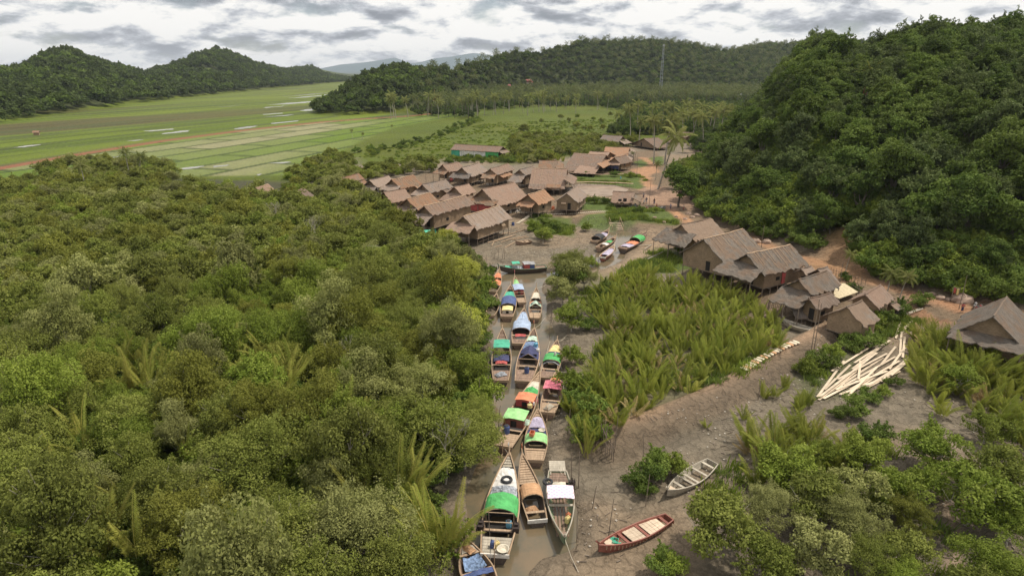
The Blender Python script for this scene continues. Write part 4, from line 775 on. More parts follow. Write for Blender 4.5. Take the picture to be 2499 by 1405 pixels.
for i in range(34):
    px = rnd.uniform(985, 1500); p = at(px, 292-16*(px-985)/515-rnd.uniform(0, 14), 1.2); place([('trunk', PALM[i % 5][0]), ('crown', PALM[i % 5][1])], 'coconut_palm', (p.x, p.y, 1.0), rnd.uniform(0, 6.28), rnd.uniform(1.0, 1.55), 'coconut palm in the front row of the grove beyond the meadow', 'palm', 'front row coconut palms of the distant grove')
PF = [c for c in bpy.data.objects if c.name.startswith('crown') and c.data in [m_[1][1] for m_ in PALMF]]
psrc = []
for m_ in PALMF: psrc.append([c for c in PF if c.data == m_[1][1]][0])
if len(G) > 200: stuff('palm_grove', G[200:], psrc, 'far part of the coconut grove at the foot of the middle hills', 'palm grove', 1.1, 1.6, 8)
# ------------------------------------------------------------------ far hills
for k, (px, py) in enumerate([(1240, 262), (1255, 262), (1210, 266)]):
    p = at(px, py, 1.2); put('hill', k, p.x, p.y, 1.0*k, 0.9, 'hill_tree', 'dark round tree at the edge of the far palm grove', 'tree', 'round trees at the palm grove edge')
GF = jitgrid(min(xs), max(xs), min(ys_), max(ys_), 8.5, rs); GF = GF[(polysd(GF[:, 0], GF[:, 1], GV) < -3)]
stuff('grove_understorey', GF, first_crowns('hill'), 'dark undergrowth and trees beneath the distant coconut grove', 'forest', 0.5, 0.85, 18, sink=1.0)
def hillforest(R, x0, x1, y0, y1, s, name, label, smin, smax, seed, amin=2.0):
    G = jitgrid(x0, x1, y0, y1, s, rs); a_, t_ = rise(R, G[:, 0], G[:, 1], 1.1, 0.25); z_ = height(G[:, 0], G[:, 1]); k = (a_ > amin) & inview(G[:, 0], G[:, 1], z_, 60)
    k &= ((t_ < 0.999) | (a_ > 0.45*np.interp(G[:, 0]/G[:, 1], np.sort(R[2]), R[3][np.argsort(R[2])])))
    clear = (fbm(G[:, 0], G[:, 1], 160, 4, 61) > 0.66) & (z_ > 30) & (G[:, 1] > 1250); k &= ~clear
    G = G[k]; print(name, len(G)); stuff(name, G, first_crowns('hill'), label, 'forest', smin, smax, seed, sink=1.0)
hillforest(RM, -320, 900, 560, 1700, 8.2, 'middle_hills_forest', 'dark forest covering the middle hills behind the palm grove', 0.9, 1.6, 9, 0.4)
hillforest(RL, -1800, 400, 480, 2600, 12.5, 'left_hills_forest', 'dark forest covering the two peaked hills on the left', 1.2, 2.3, 10, 0.4)
# tree line at the foot of the left hills and behind the plain
ft = W2([(-300, 322), (0, 300), (130, 283), (250, 264), (440, 240), (530, 230), (700, 213), (850, 200)], 1.2)
# ------------------------------------------------------------------ haze
m = bpy.data.materials.new('haze'); m.use_nodes = True; n = m.node_tree; n.nodes.clear(); o = mk(n, 'ShaderNodeOutputMaterial'); pv = mk(n, 'ShaderNodeVolumePrincipled')
pv.inputs['Color'].default_value = (0.80, 0.88, 1.0, 1); pv.inputs['Density'].default_value = 0.00005; pv.inputs['Anisotropy'].default_value = 0.2; n.links.new(pv.outputs[0], o.inputs['Volume'])
hb = MB(); hb.box((0, 7000, 180), (44000, 16000, 363)); ho = hb.build('haze', m); tag(ho, 'thin bluish air over the whole valley', 'haze', kind='stuff')

# grass tufts, litter on the mud
for j in range(2):
    x, y = at(1600, 640-5*j, 1.0)[:2]; e = empty('grass_tuft', (x, y, hz(x, y))); tag(e, 'grass tuft on the green patch below the landing', 'grass tuft', 'grass tufts by the landing'); link('blades', TREE['tuft'][j][0][1], e)
tsrc = [c for c in bpy.data.objects if c.name.startswith('blades')]
TG = []
for poly, sp_ in (([(1500, 512), (1640, 512), (1655, 552), (1560, 545), (1400, 545), (1440, 525)], .9), ([(1600, 600), (1690, 650), (1500, 668), (1540, 640)], .8), ([(1290, 530), (1400, 530), (1400, 572), (1300, 560)], 1.0), ([(1408, 425), (1560, 428), (1585, 445), (1500, 452), (1408, 446)], 1.1), ([(1420, 480), (1500, 490), (1500, 512), (1420, 512)], 1.0),
                  ([(1390, 700), (1640, 690), (1900, 790), (1900, 880), (1500, 1060), (1400, 1060)], 1.3), ([(1950, 900), (2060, 830), (2070, 850), (1990, 930)], .9), ([(1760, 1080), (2499, 1020), (2600, 1500), (1900, 1500), (1700, 1300)], 1.5), ([(2150, 760), (2240, 730), (2260, 770), (2150, 830)], .8),
                  ([(790, 425), (870, 385), (1060, 395), (1240, 400), (1400, 380), (1560, 350), (1560, 290), (1200, 300), (900, 370)], 3.0), ([(900, 480), (1040, 560), (1180, 590), (1160, 640), (1000, 600), (880, 530)], 1.2)):
    w = W2(poly, 1.0); G = jitgrid(min(p[0] for p in w), max(p[0] for p in w), min(p[1] for p in w), max(p[1] for p in w), sp_, rs); G = G[(polysd(G[:, 0], G[:, 1], w) < 0) & (fbm(G[:, 0], G[:, 1], 7, 2, 91) > 0.47)]; TG.append(G)
stuff('grass', np.concatenate(TG), tsrc, 'short grass and weeds on the banks and meadow', 'grass', 0.7, 1.6, 14, sink=0.0)
for j in range(4):
    x, y = at(1500+60*j, 1200, .5)[:2]; o = link('driftwood', LITT[j]); o.location = (x, y, hz(x, y)); tag(o, 'small drift stick on the mud near the dark red rowing boat', 'driftwood', 'drift sticks by the rowing boat')
w = W2([(1330, 700), (1500, 640), (1480, 560), (1560, 545), (1640, 600), (1560, 660), (1420, 700), (1460, 860), (1400, 1080), (1700, 1000), (1950, 880), (2050, 780), (2240, 760), (2300, 900), (2499, 1000), (2600, 1500), (1330, 1500), (1420, 1300), (1340, 1100), (1370, 900)], .5)
G = jitgrid(min(p[0] for p in w), max(p[0] for p in w), min(p[1] for p in w), max(p[1] for p in w), 0.75, rs); G = G[(polysd(G[:, 0], G[:, 1], w) < 0) & (fbm(G[:, 0], G[:, 1], 6, 3, 95) > 0.5)]
w = W2([(1190, 560), (1300, 545), (1480, 540), (1450, 620), (1200, 640)], .5); G2 = jitgrid(min(p[0] for p in w), max(p[0] for p in w), min(p[1] for p in w), max(p[1] for p in w), 0.9, rs); G2 = G2[(polysd(G2[:, 0], G2[:, 1], w) < 0)]
stuff('debris', np.concatenate([G, G2]), [c for c in bpy.data.objects if c.name.startswith('driftwood')], 'twigs, shells and litter strewn over the mud', 'debris', 0.4, 1.2, 15, sink=-0.02)

# ------------------------------------------------------------------ thatched houses
def thatch(name, g1, g2, o1):
    m, n, b, o = newmat(name); co = objco(n); r = mk(n, 'ShaderNodeObjectInfo').outputs['Random']
    st = noise(n, mapping(n, co, (3.2, 0.35, 0.35)), 1.6, 8, 0.7); pt = noise(n, co, 0.45, 4, 0.55); fine = noise(n, mapping(n, co, (16, 1.6, 1.6)), 1.0, 4, 0.7)
    c = mixc(n, ramp(n, st, [(0.34, (0, 0, 0)), (0.66, (1, 1, 1))]), g1, g2)
    c = mixc(n, mth(n, 'MULTIPLY', ramp(n, mth(n, 'ADD', pt, mth(n, 'MULTIPLY', r, 0.16)), [(0.47, (0, 0, 0)), (0.62, (1, 1, 1))]), 0.8), c, o1)
    hs = mk(n, 'ShaderNodeHueSaturation'); n.links.new(c, hs.inputs['Color']); n.links.new(mth(n, 'ADD', mth(n, 'MULTIPLY_ADD', r, 0.40, 0.20), mth(n, 'MULTIPLY', fine, 0.8)), hs.inputs['Value'])
    n.links.new(hs.outputs[0], b.inputs['Base Color']); b.inputs['Roughness'].default_value = 0.85; b.inputs['Specular IOR Level'].default_value = 0.2
    bumpit(n, b, mth(n, 'ADD', st, fine), 0.7, 0.10); return m
TH = {'grey': thatch('grey_thatch', (0.165, 0.14, 0.122), (0.31, 0.265, 0.235), (0.27, 0.20, 0.155)), 'brown': thatch('brown_thatch', (0.175, 0.13, 0.10), (0.33, 0.25, 0.20), (0.28, 0.185, 0.135)), 'orange': thatch('rusty_thatch', (0.185, 0.13, 0.09), (0.35, 0.255, 0.185), (0.33, 0.18, 0.105)), 'old': thatch('weathered_thatch', (0.145, 0.122, 0.102), (0.285, 0.24, 0.20), (0.24, 0.165, 0.115))}
BAM = wood('woven_bamboo', (0.17, 0.115, 0.07), (0.33, 0.235, 0.15), 0.85, (2, 2, 9), 0.35)
POST = wood('wood_post', (0.13, 0.10, 0.075), (0.27, 0.21, 0.16), 0.9, (6, 6, 1.2))
DARK = plain('painted_interior_shade', (0.018, 0.015, 0.013), 0.9)  # near-black colour paints the shade inside openings and covered spaces
PALEWOOD = wood('pale_batten', (0.36, 0.24, 0.15), (0.52, 0.38, 0.26), 0.85)
CL = {k: plain(k+'_cloth', tuple(x*0.80+0.2*(sum(c)/3) for x in c), 0.8, 0.3, 1.2, 0.0, 0.5) for k, c in dict(blue=(0.05, 0.09, 0.26), navy=(0.035, 0.04, 0.13), red=(0.50, 0.06, 0.05), white=(0.68, 0.64, 0.60), pink=(0.72, 0.13, 0.20), green=(0.05, 0.42, 0.09), teal=(0.03, 0.42, 0.26), lightgreen=(0.28, 0.62, 0.20), yellow=(0.78, 0.60, 0.20),
      orange=(0.72, 0.20, 0.06), cream=(0.62, 0.55, 0.42), skyblue=(0.32, 0.42, 0.60), grey=(0.30, 0.30, 0.31), black=(0.03, 0.03, 0.035), cyan=(0.10, 0.40, 0.60), lilac=(0.42, 0.36, 0.50), mint=(0.45, 0.62, 0.48)).items()}
def roof_sheet(mb, P0, P1, P2, P3, r, th=0.14, step=0.45, jit=0.07, rag=0.26, sag=0.0, bow=0.0, m=0):
    """P0-P1 top edge, P3-P2 bottom edge"""
    P0, P1, P2, P3 = [Vector(p) for p in (P0, P1, P2, P3)]; nu = max(3, int((P1-P0).length/step)); nv = max(3, int((P3-P0).length/step)); G = []
    for j in range(nv+1):
        v = j/nv; row = []
        for i in range(nu+1):
            u = i/nu; p = P0.lerp(P1, u).lerp(P3.lerp(P2, u), v)
            p = p+Vector((0, 0, r.uniform(-jit, jit)-sag*math.sin(math.pi*u)*(1-v*0.5)-bow*math.sin(math.pi*v)))
            if j == nv: p = p+(P3-P0).normalized()*r.uniform(-rag, rag)
            if i in (0, nu): p = p+(P1-P0).normalized()*r.uniform(-rag*.5, rag*.5)
            row.append(p)
        G.append(row)
    mb.grid(G[::-1], th, m)
HOUSES = []
def house(A, B, Cc, label, hr=5.8, th='brown', lean=(), pitch=36, floor=1.25, cat='house', name='thatched_house', walls=True, gz=None, flap=None, door='A', battens=0, ext=None, tarp=None, seed=None, ov=0.9, wallmat=None, wside=None, posts=True, group=None, W0=None):
    """A,B: pixels of the ridge ends; Cc: pixel of the eave corner below A on the side that faces us"""
    r = random.Random(seed if seed is not None else int(A[0]*7+A[1])); g = gz if gz is not None else 1.1
    for _ in range(3):
        a = at(A[0], A[1], g+hr); b = at(B[0], B[1], g+hr); mid = (a+b)/2; g = hz(mid.x, mid.y) if gz is None else gz; g = min(g, 1.9)
    L = (b-a).to_2d().length; ux = (b-a).to_2d().normalized(); tp = math.tan(math.radians(pitch)); w = 3.0
    for _ in range(40):
        e = at(Cc[0], Cc[1], g+hr-w*tp).to_2d(); n2 = Vector((-ux.y, ux.x)); dd = (e-a.to_2d()).dot(n2); w = 0.5*w+0.5*max(1.2, abs(dd))
        if w*tp > hr-1.6: tp = (hr-1.6)/w
    sgn = 1 if dd > 0 else -1
    if W0: w = W0
    rz = math.atan2(ux.y, ux.x); root = empty(name, (mid.x, mid.y, g), rz); tag(root, label, cat, group)
    w *= 1.10; hl = L/2*1.04; ze = hr-w*tp; S = sgn            # local +x along the ridge; near side is y = S*w
    rb = MB(); rt = TH[th]
    roof_sheet(rb, (-hl, 0, hr), (hl, 0, hr), (hl, S*w, ze), (-hl, S*w, ze), r, sag=0.10, bow=0.05)
    roof_sheet(rb, (-hl, 0, hr), (hl, 0, hr), (hl, -S*w, ze), (-hl, -S*w, ze), r, sag=0.10, bow=0.05)
    rc = rb.build('roof', rt, root)
    cp_ = MB(); k = max(3, int(L/1.2)); pts = [(-hl+L*i/k, r.uniform(-.04, .04), hr+0.05+r.uniform(-.03, .04)-0.10*math.sin(math.pi*i/k)) for i in range(k+1)]
    cp_.tube(pts, 0.10, 5); cp_.build('ridge_cap', PALEWOOD if battens else rt, rc)
    if battens:
        for i in range(battens):
            x = -hl+L*(i+0.5)/battens+r.uniform(-.2, .2); f = r.uniform(0.35, 0.95); bb = MB(); bb.tube([(x, S*0.05, hr+0.02), (x+r.uniform(-.25, .25), S*w*f, hr-w*f*tp+0.06)], 0.035, 4); bb.build('roof_batten', PALEWOOD, rc)
    wl = hl-ov; ww = w-0.55; zt = hr-ww*tp-0.12; wm = wallmat or BAM
    if walls:
        wb = MB(); q = 0.06
        for sy in (1, -1): wb.box((0, sy*ww, (floor+zt)/2), (2*wl, q, zt-floor))
        for sx in (1, -1):
            wb.box((sx*wl, 0, (floor+zt)/2), (q, 2*ww-q*1.1, zt-floor)); zz = zt+0.02
            wb.add([(sx*wl-q/2, -ww, zz), (sx*wl-q/2, ww, zz), (sx*wl-q/2, 0, hr-0.2), (sx*wl+q/2, -ww, zz), (sx*wl+q/2, ww, zz), (sx*wl+q/2, 0, hr-0.2)], [(0, 1, 2), (5, 4, 3), (0, 3, 4, 1), (1, 4, 5, 2), (2, 5, 3, 0)])
        wb.build('wall', wm, root)
        fb = MB(); fb.box((0, 0, floor-0.05), (2*wl+.3, 2*ww+.3, 0.1)); fb.build('floor', POST, root)
    if posts and floor > 0.4:
        nx = max(2, int(L/2.2)); 
        for i in range(nx+1):
            for sy in (-1, 0, 1) if w > 3 else (-1, 1):
                if sy == 0 and i not in (0, nx): continue
                pb = MB(); x = -wl+2*wl*i/nx; pb.tube([(x, sy*ww*0.98, -0.6), (x+r.uniform(-.08, .08), sy*ww*0.98, floor if walls else zt)], 0.085, 5); pb.build('stilt', POST, root)
    if door and walls:  # door and window: dark panels painting the shade of open holes
        sx = -1 if door == 'A' else 1
        if door in 'AB':
            db = MB(); db.box((sx*(wl+0.05), S*ww*0.25, floor+0.95), (0.05, 0.85, 1.7)); db.build('door', DARK, root)
        else:
            db = MB(); db.box((wl*0.35, S*(ww+0.05), floor+0.9), (0.95, 0.05, 1.6)); db.build('door', DARK, root)
        wn = MB(); wn.box((-wl*0.3, S*(ww+0.05), floor+1.15), (0.9, 0.05, 0.6)); wn.build('window', DARK, root)
    if flap:
        fx, mtl = flap; fb2 = MB(); z1 = floor+1.65; roof_sheet(fb2, (fx-.7, S*(ww+.08), z1), (fx+.7, S*(ww+.08), z1), (fx+.7, S*(ww+.75), z1-.55), (fx-.7, S*(ww+.75), z1-.55), r, 0.05, 0.4, 0.01, 0.02); fb2.build('window_flap', mtl, root)
    for spec in lean:                       # lean-to roofs: (side, drop, depth, from, to, thatch, filled)
        side, top, depth, f0, f1, tk = spec[:6]; lb = MB(); zt2 = top
        if side in 'AB':
            sx = -1 if side == 'A' else 1; y0, y1 = f0*w, f1*w; x0 = sx*(hl-ov*0.55); x1 = sx*(hl+depth); zb = zt2-depth*0.55
            roof_sheet(lb, (x0, y0, zt2), (x0, y1, zt2), (x1, y1*1.12, zb), (x1, y0*1.12, zb), r, sag=0.04)
            lb.build('porch_roof', TH[tk], root)
            for yy in (y0, (y0+y1)/2, y1):
                pb = MB(); pb.tube([(x1-sx*.25, yy*1.02, -0.6), (x1-sx*.25, yy*1.02, zb+0.05)], 0.07, 5); pb.build('porch_post', POST, root)
            if len(spec) > 6 and spec[6]:
                pw = MB(); pw.box((x1-sx*0.5, (y0+y1)/2, (floor+zb)/2), (0.05, abs(y1-y0)*0.96, zb-floor)); pw.build('porch_wall', spec[6], root)
        else:
            sy = S if side == 'N' else -S; x0, x1 = f0*hl, f1*hl; y0 = sy*(w-0.25); y1 = sy*(w+depth); zb = zt2-depth*0.5
            roof_sheet(lb, (x0, y0, zt2), (x1, y0, zt2), (x1, y1, zb), (x0, y1, zb), r, sag=0.04); lb.build('side_roof', TH[tk], root)
            for xx in (x0+.2, (x0+x1)/2, x1-.2):
                pb = MB(); pb.tube([(xx, y1-sy*.2, -0.6), (xx, y1-sy*.2, zb+0.03)], 0.06, 5); pb.build('porch_post', POST, root)
    if tarp:                                # cloth or tarpaulin on the near wall: (x0, x1, cloth)
        for x0, x1, ck in tarp:
            tb = MB(); zt3 = max(zt, floor+1.2); nn = 8; G = [[(x0*hl+(x1-x0)*hl*i/nn, S*(ww+0.10+0.05*math.sin(i*2.1+j)), floor+0.05+(zt3-floor-0.1)*j/4) for j in range(5)] for i in range(nn+1)]; tb.grid(G, 0.0)
            G2 = [[(p[0], p[1]+S*0.02, p[2]) for p in row] for row in G]; tb.grid(G2[::-1], 0.0); tb.build('wall_cloth', CL[ck], root)
    return root, (L, w, hr, floor, S, g, rz, mid)
HL = [
 ((1132, 526), (1217, 500), (1177, 554), dict(label='long grey thatched house at the water edge with a raised window flap', hr=6.2, th='grey', lean=[('A', 4.6, 2.4, -.8, .85, 'brown')], flap=(3.2, BAM), battens=9, floor=1.5, door='')),
 ((1035.8, 502.2), (1135, 477), (1064, 521.6), dict(label='long brown roofed house behind the lime tree', hr=6.2, th='brown', lean=[('A', 4.4, 3.2, -.9, .9, 'grey')], battens=14)),
 ((993, 485), (1048.8, 469.8), (1019, 508), dict(label='rusty orange streaked roof with a deep front apron, above the mangroves', hr=6.2, th='orange', lean=[('A', 4.3, 3.4, -.9, .9, 'brown')], battens=12)),
 ((1031.3, 449.9), (1087, 438), (1049.8, 467.8), dict(label='grey roofed house with a brown side roof, behind the rusty streaked roof', hr=6.0, th='grey', lean=[('N', 3.9, 2.6, .1, .95, 'brown'), ('A', 4.4, 2.0, -.9, .9, 'grey')])),
 ((1108.5, 455.4), (1143.4, 448.4), (1124.5, 475.8), dict(label='short steep roofed brown house left of the biggest roof', hr=6.0, th='brown', lean=[('A', 4.2, 3.0, -.9, .9, 'brown')])),
 ((1178, 461), (1254, 445), (1220, 497), dict(label='biggest thatched house in the middle of the village, red cloth below its porch', hr=6.8, th='brown', lean=[('A', 4.5, 2.0, -.95, .95, 'orange', CL['red'])], battens=0)),
 ((956, 437.6), (1008.4, 426.8), (980, 458), dict(label='orange brown roof with pale battens, third from the left end', hr=6.0, th='orange', lean=[('A', 4.4, 2.2, -.9, .9, 'grey'), ('N', 3.6, 1.6, .2, .9, 'orange')], battens=10)),
 ((901.9, 439.3), (946.9, 428.5), (922.4, 455.2), dict(label='grey roof with washing hung below its eave, second from the left end', hr=5.8, th='grey', lean=[('A', 4.2, 2.0, -.9, .9, 'grey')], tarp=[(-.9, -.1, 'white')])),
 ((827.3, 434.2), (875, 423.3), (846, 446), dict(label='leftmost rusty thatched roof of the dense village, half sunk in trees', hr=5.2, th='orange', lean=[('N', 3.4, 1.8, .0, .9, 'orange')])),
 ((936.6, 468.3), (986.7, 460.3), (958.3, 487.7), dict(label='brown roof in front of the orange battened one, just above the mangroves', hr=5.8, th='brown')),
 ((1196.8, 411.5), (1240, 399), (1216.7, 424), dict(label='brown roof with a golden porch and clutter beneath, back row centre', hr=5.8, th='brown', lean=[('A', 4.3, 2.2, -.9, .9, 'orange'), ('N', 3.5, 1.2, -.7, .4, 'orange')])),
 ((1127, 409), (1168, 397.5), (1146, 430), dict(label='grey brown steep roof in the back row, left of the golden porch', hr=6.0, th='grey', lean=[('A', 4.2, 2.2, -.9, .9, 'grey'), ('N', 3.4, 1.2, .0, .8, 'brown')])),
 ((1080, 402), (1119, 396), (1105, 421), dict(label='back row house with a tan gable wall and small dark door facing left', hr=5.8, th='brown', lean=[('A', 4.2, 2.0, -.9, .9, 'orange')])),
 ((1268, 414), (1302.4, 404.5), (1289.4, 424.9), dict(label='smooth grey hipped roof joined to the wide village hall roof', hr=5.8, th='grey', lean=[('A', 4.4, 3.6, -.95, .95, 'grey')])),
 ((1300.7, 409.9), (1383, 411.9), (1288, 443), dict(label='wide low brown hall roof with an open shaded front', hr=6.6, th='brown', lean=[('B', 4.4, 2.6, -.8, .8, 'brown'), ('N', 3.0, 2.2, -.95, -.1, 'brown'), ('N', 3.1, 1.5, .0, .8, 'orange')], tarp=[(.3, .7, 'white')], battens=5, pitch=33)),
 ((1288.8, 474.2), (1327.7, 462.7), (1313.7, 497.6), dict(label='roof half orange and half grey with a small porch, beside the tan gabled hut', hr=5.8, th='orange', lean=[('A', 3.9, 1.6, -.6, .7, 'orange')], battens=6)),
 ((1383.5, 471.7), (1407, 453.7), (1413, 490.5), dict(label='tan gabled hut with a dark doorway and open window flap facing the path', hr=5.6, th='grey', door='A', ov=0.35, floor=1.3)),
 ((1316.7, 391.5), (1359.5, 392), (1306, 402), dict(label='small sagging roof behind the wide hall', hr=4.6, th='orange', lean=[('B', 3.4, 2.2, -.8, .8, 'orange')])),
 ((1401.9, 373.8), (1478, 377.8), (1390, 392), dict(label='long brown roof with blue sheet walls facing the pond', hr=6.0, th='brown', lean=[('N', 3.5, 1.8, -.7, .2, 'orange'), ('B', 4.0, 2.2, -.8, .8, 'orange')], tarp=[(.2, .75, 'blue')], battens=4)),
 ((1478.6, 358.8), (1535.4, 360.3), (1472, 372), dict(label='brown roof with pale battens behind the blue walled house', hr=5.8, th='orange', lean=[('B', 3.8, 2.0, -.8, .8, 'grey')], battens=6)),
 ((1441, 369.5), (1488, 371.5), (1436, 380), dict(label='narrow brown roof squeezed behind the blue walled house', hr=6.0, th='brown')),
 ((1499.5, 384.2), (1527, 378.5), (1519.5, 398.7), dict(label='brown gabled house with purple cloth at its right end, facing the lane', hr=5.2, th='brown', lean=[('A', 3.6, 1.6, -.9, .9, 'brown', CL['navy'])])),
 ((1472.6, 329.4), (1519.5, 331.9), (1458, 346.5), dict(label='grey roof with a round woven screen at its front, topmost house of the village', hr=5.8, th='grey', lean=[('B', 4.0, 2.8, -.8, .9, 'grey'), ('A', 3.4, 3.4, -.5, .8, 'old')], tarp=[(-.5, .2, 'red')])),
 ((1571, 338), (1605.6, 336), (1551, 349.6), dict(label='low brown roof with an orange cloth, behind the tall coconut palms', hr=4.8, th='brown', tarp=[(-.7, -.3, 'orange')], floor=0.8)),
 ((1657.5, 319.8), (1691, 324.6), (1650, 335.2), dict(label='greyish roof alone among the palms, farthest right of the village', hr=5.0, th='old')),
 ((1634, 329), (1650, 330), (1629, 338), dict(label='tiny hut roof left of the lone roof among the palms', hr=4.2, th='old')),
 ((1716, 404), (1752, 400), (1722, 426), dict(label='old moss grown thatch half hidden at the foot of the wooded slope', hr=5.0, th='old')),
 ((1497, 466.5), (1548, 469), (1506, 487), dict(label='open sided store with a low brown roof beside the motorcycles', hr=3.9, th='brown', walls=True, floor=0.9, lean=[('B', 2.9, 1.8, -.8, .8, 'old')], door='N')),
 ((624.5, 458.4), (653.6, 449), (636, 478), dict(label='isolated brown roof farthest left in the thicket', hr=6.0, th='brown', lean=[('A', 4.2, 3.0, -.9, .9, 'grey')], battens=5)),
 ((722, 467), (741, 458.4), (737, 490), dict(label='faded narrow roof nearly buried in the thicket', hr=5.8, th='brown')),
 ((1663.6, 547.5), (1735.3, 532.2), (1688, 586), dict(label='grey hip and gable roof with an open stilted porch, uppermost of the lower row', hr=6.2, th='old', lean=[('A', 4.9, 3.6, -1., 1., 'old')], floor=1.4, ov=0.5, door='N')),
 ((1718.7, 582.8), (1813.5, 558.4), (1763.5, 639.2), dict(label='tall grey thatched barn like house with bamboo gable wall, second of the lower row', hr=7.4, th='old', battens=9, floor=1.7, ov=0.6, lean=[])),
 ((1825, 618.7), (1930.6, 596.8), (1860, 668), dict(label='long roof with rust coloured ridge and battens, third of the lower row', hr=6.6, th='old', battens=12, lean=[('A', 4.9, 3.0, -.9, 1., 'old')], floor=1.4, tarp=[(-.1, .08, 'red')])),
 ((1949.6, 681.6), (2018.5, 660), (1980, 718), dict(label='grey roof with pink cloth on its edge, fourth of the lower row', hr=5.8, th='old', lean=[('A', 4.2, 3.0, -.9, .95, 'old')], floor=1.2)),
 ((1974, 727), (2030, 713), (2001, 751), dict(label='low brown roof in front of the pink cloth house', hr=4.4, th='brown', floor=1.0)),
 ((2111, 718), (2149.7, 694.4), (2143, 750), dict(label='brown thatched hut by the low coconut palms', hr=4.8, th='brown', floor=1.0)),
 ((2066.5, 746.4), (2105, 731), (2109.7, 793), dict(label='stilt hut with bare bamboo gable wall and magenta cloth, nearest the plank pile', hr=5.4, th='old', floor=1.4, ov=0.3, door='')),
 ((2172, 741), (2188, 737), (2190, 754), dict(label='tiny mossy hut beside the low coconut palms', hr=2.6, th='old', floor=0.3)),
 ((1996, 655.5), (2020, 651), (2050, 690), dict(label='grey roof wedged behind the pink cloth house', hr=4.8, th='grey', floor=1.0)),
 ((1955, 655), (1980, 649), (1962, 672), dict(label='small grey lean roof at the right end of the rust ridged house', hr=4.2, th='grey', floor=1.0)),
 ((2424.6, 770.8), (2457.5, 723.8), (2362, 795), dict(label='large smooth grey roof at the right edge of the picture', hr=6.6, gz=1.2, th='old', floor=1.2, pitch=40, W0=3.8, door='', lean=[('A', 4.1, 1.6, -.85, .85, 'old')])),
]
HINFO = {}
for A_, B_, C_, kw in HL:
    HINFO[A_] = house(A_, B_, C_, **kw)
# the tan gabled hut's window flap and plank door frame on its front gable
root, (L_, w_, hr_, fl_, S_, g_, rz_, mid_) = HINFO[(1383.5, 471.7)]
fb = MB(); roof_sheet(fb, (-L_/2+.25, -S_*w_*.45, 3.3), (-L_/2+.25, -S_*w_*.05, 3.3), (-L_/2-.35, -S_*w_*.05, 2.9), (-L_/2-.35, -S_*w_*.45, 2.9), random.Random(1), 0.04, 0.3, 0.01, 0.01); fb.build('window_flap', PALEWOOD, root)
# long shed with tarpaulin sides
root, inf = house((1113, 351.7), (1225, 357.5), (1098, 368), 'long low shed with green and white tarpaulin walls on the meadow', hr=4.6, th='brown', floor=0.0, posts=False, door='', tarp=[(-.98, -.62, 'teal'), (-.62, -.05, 'white'), (-.05, .45, 'white'), (.45, .98, 'green')], name='long_shed', cat='shed', pitch=32, lean=[('B', 3.0, 1.6, -.8, .8, 'old')])
# curved bamboo lean roof at the lower huts
r_ = random.Random(5); pa = at(1925, 724, 3.6); pb_ = at(1968, 768, 2.6); dv = (pb_-pa); rt_ = empty('bamboo_lean_to', (pa.x, pa.y, hz(pa.x, pa.y)), 0); tag(rt_, 'curved strip of weathered bamboo roofing beside the pig pen', 'lean-to')
z0 = hz(pa.x, pa.y); sd = Vector((-dv.y, dv.x, 0)).normalized()*1.5; G = []
for i in range(9):
    t = i/8; c = Vector((dv.x*t, dv.y*t, 3.4-1.6*t+0.5*math.sin(math.pi*t)-0.6)); G.append([c-sd+sd*(2*j/4)+Vector((0, 0, r_.uniform(-.04, .04))) for j in range(5)])
q_ = MB(); q_.grid(G, 0.1); q_.build('roof', TH['grey'], rt_)
for t in (0.08, .92):
    for s in (-1, 1):
        q_ = MB(); x, y = dv.x*t+sd.x*s*.9, dv.y*t+sd.y*s*.9; q_.tube([(x, y, -.4), (x, y, 2.8-1.6*t+.1)], 0.06, 5); q_.build('post', POST, rt_)
# pale drying deck
pts = W2([(2030, 697), (2060, 690), (2094, 712), (2048, 728), (2020, 716)], 2.2); q_ = MB(); c0 = (sum(p[0] for p in pts)/5, sum(p[1] for p in pts)/5); rt_ = empty('drying_deck', (c0[0], c0[1], 1.2)); tag(rt_, 'pale bamboo drying deck between the lower huts', 'deck')
V = [(p[0]-c0[0], p[1]-c0[1], 1.0) for p in pts]+[(p[0]-c0[0], p[1]-c0[1], .9) for p in pts]; q_.add(V, [(0, 1, 2, 3, 4), (9, 8, 7, 6, 5)]+[(i, i+5, (i+1) % 5+5, (i+1) % 5) for i in range(5)]); q_.build('floor', plain('pale_bamboo', (0.55, 0.46, 0.30), 0.8, 0.3, 3), rt_)
for p in V[:5]:
    q_ = MB(); q_.tube([(p[0]*.93, p[1]*.93, -.4), (p[0]*.93, p[1]*.93, .9)], .06, 5); q_.build('post', POST, rt_)

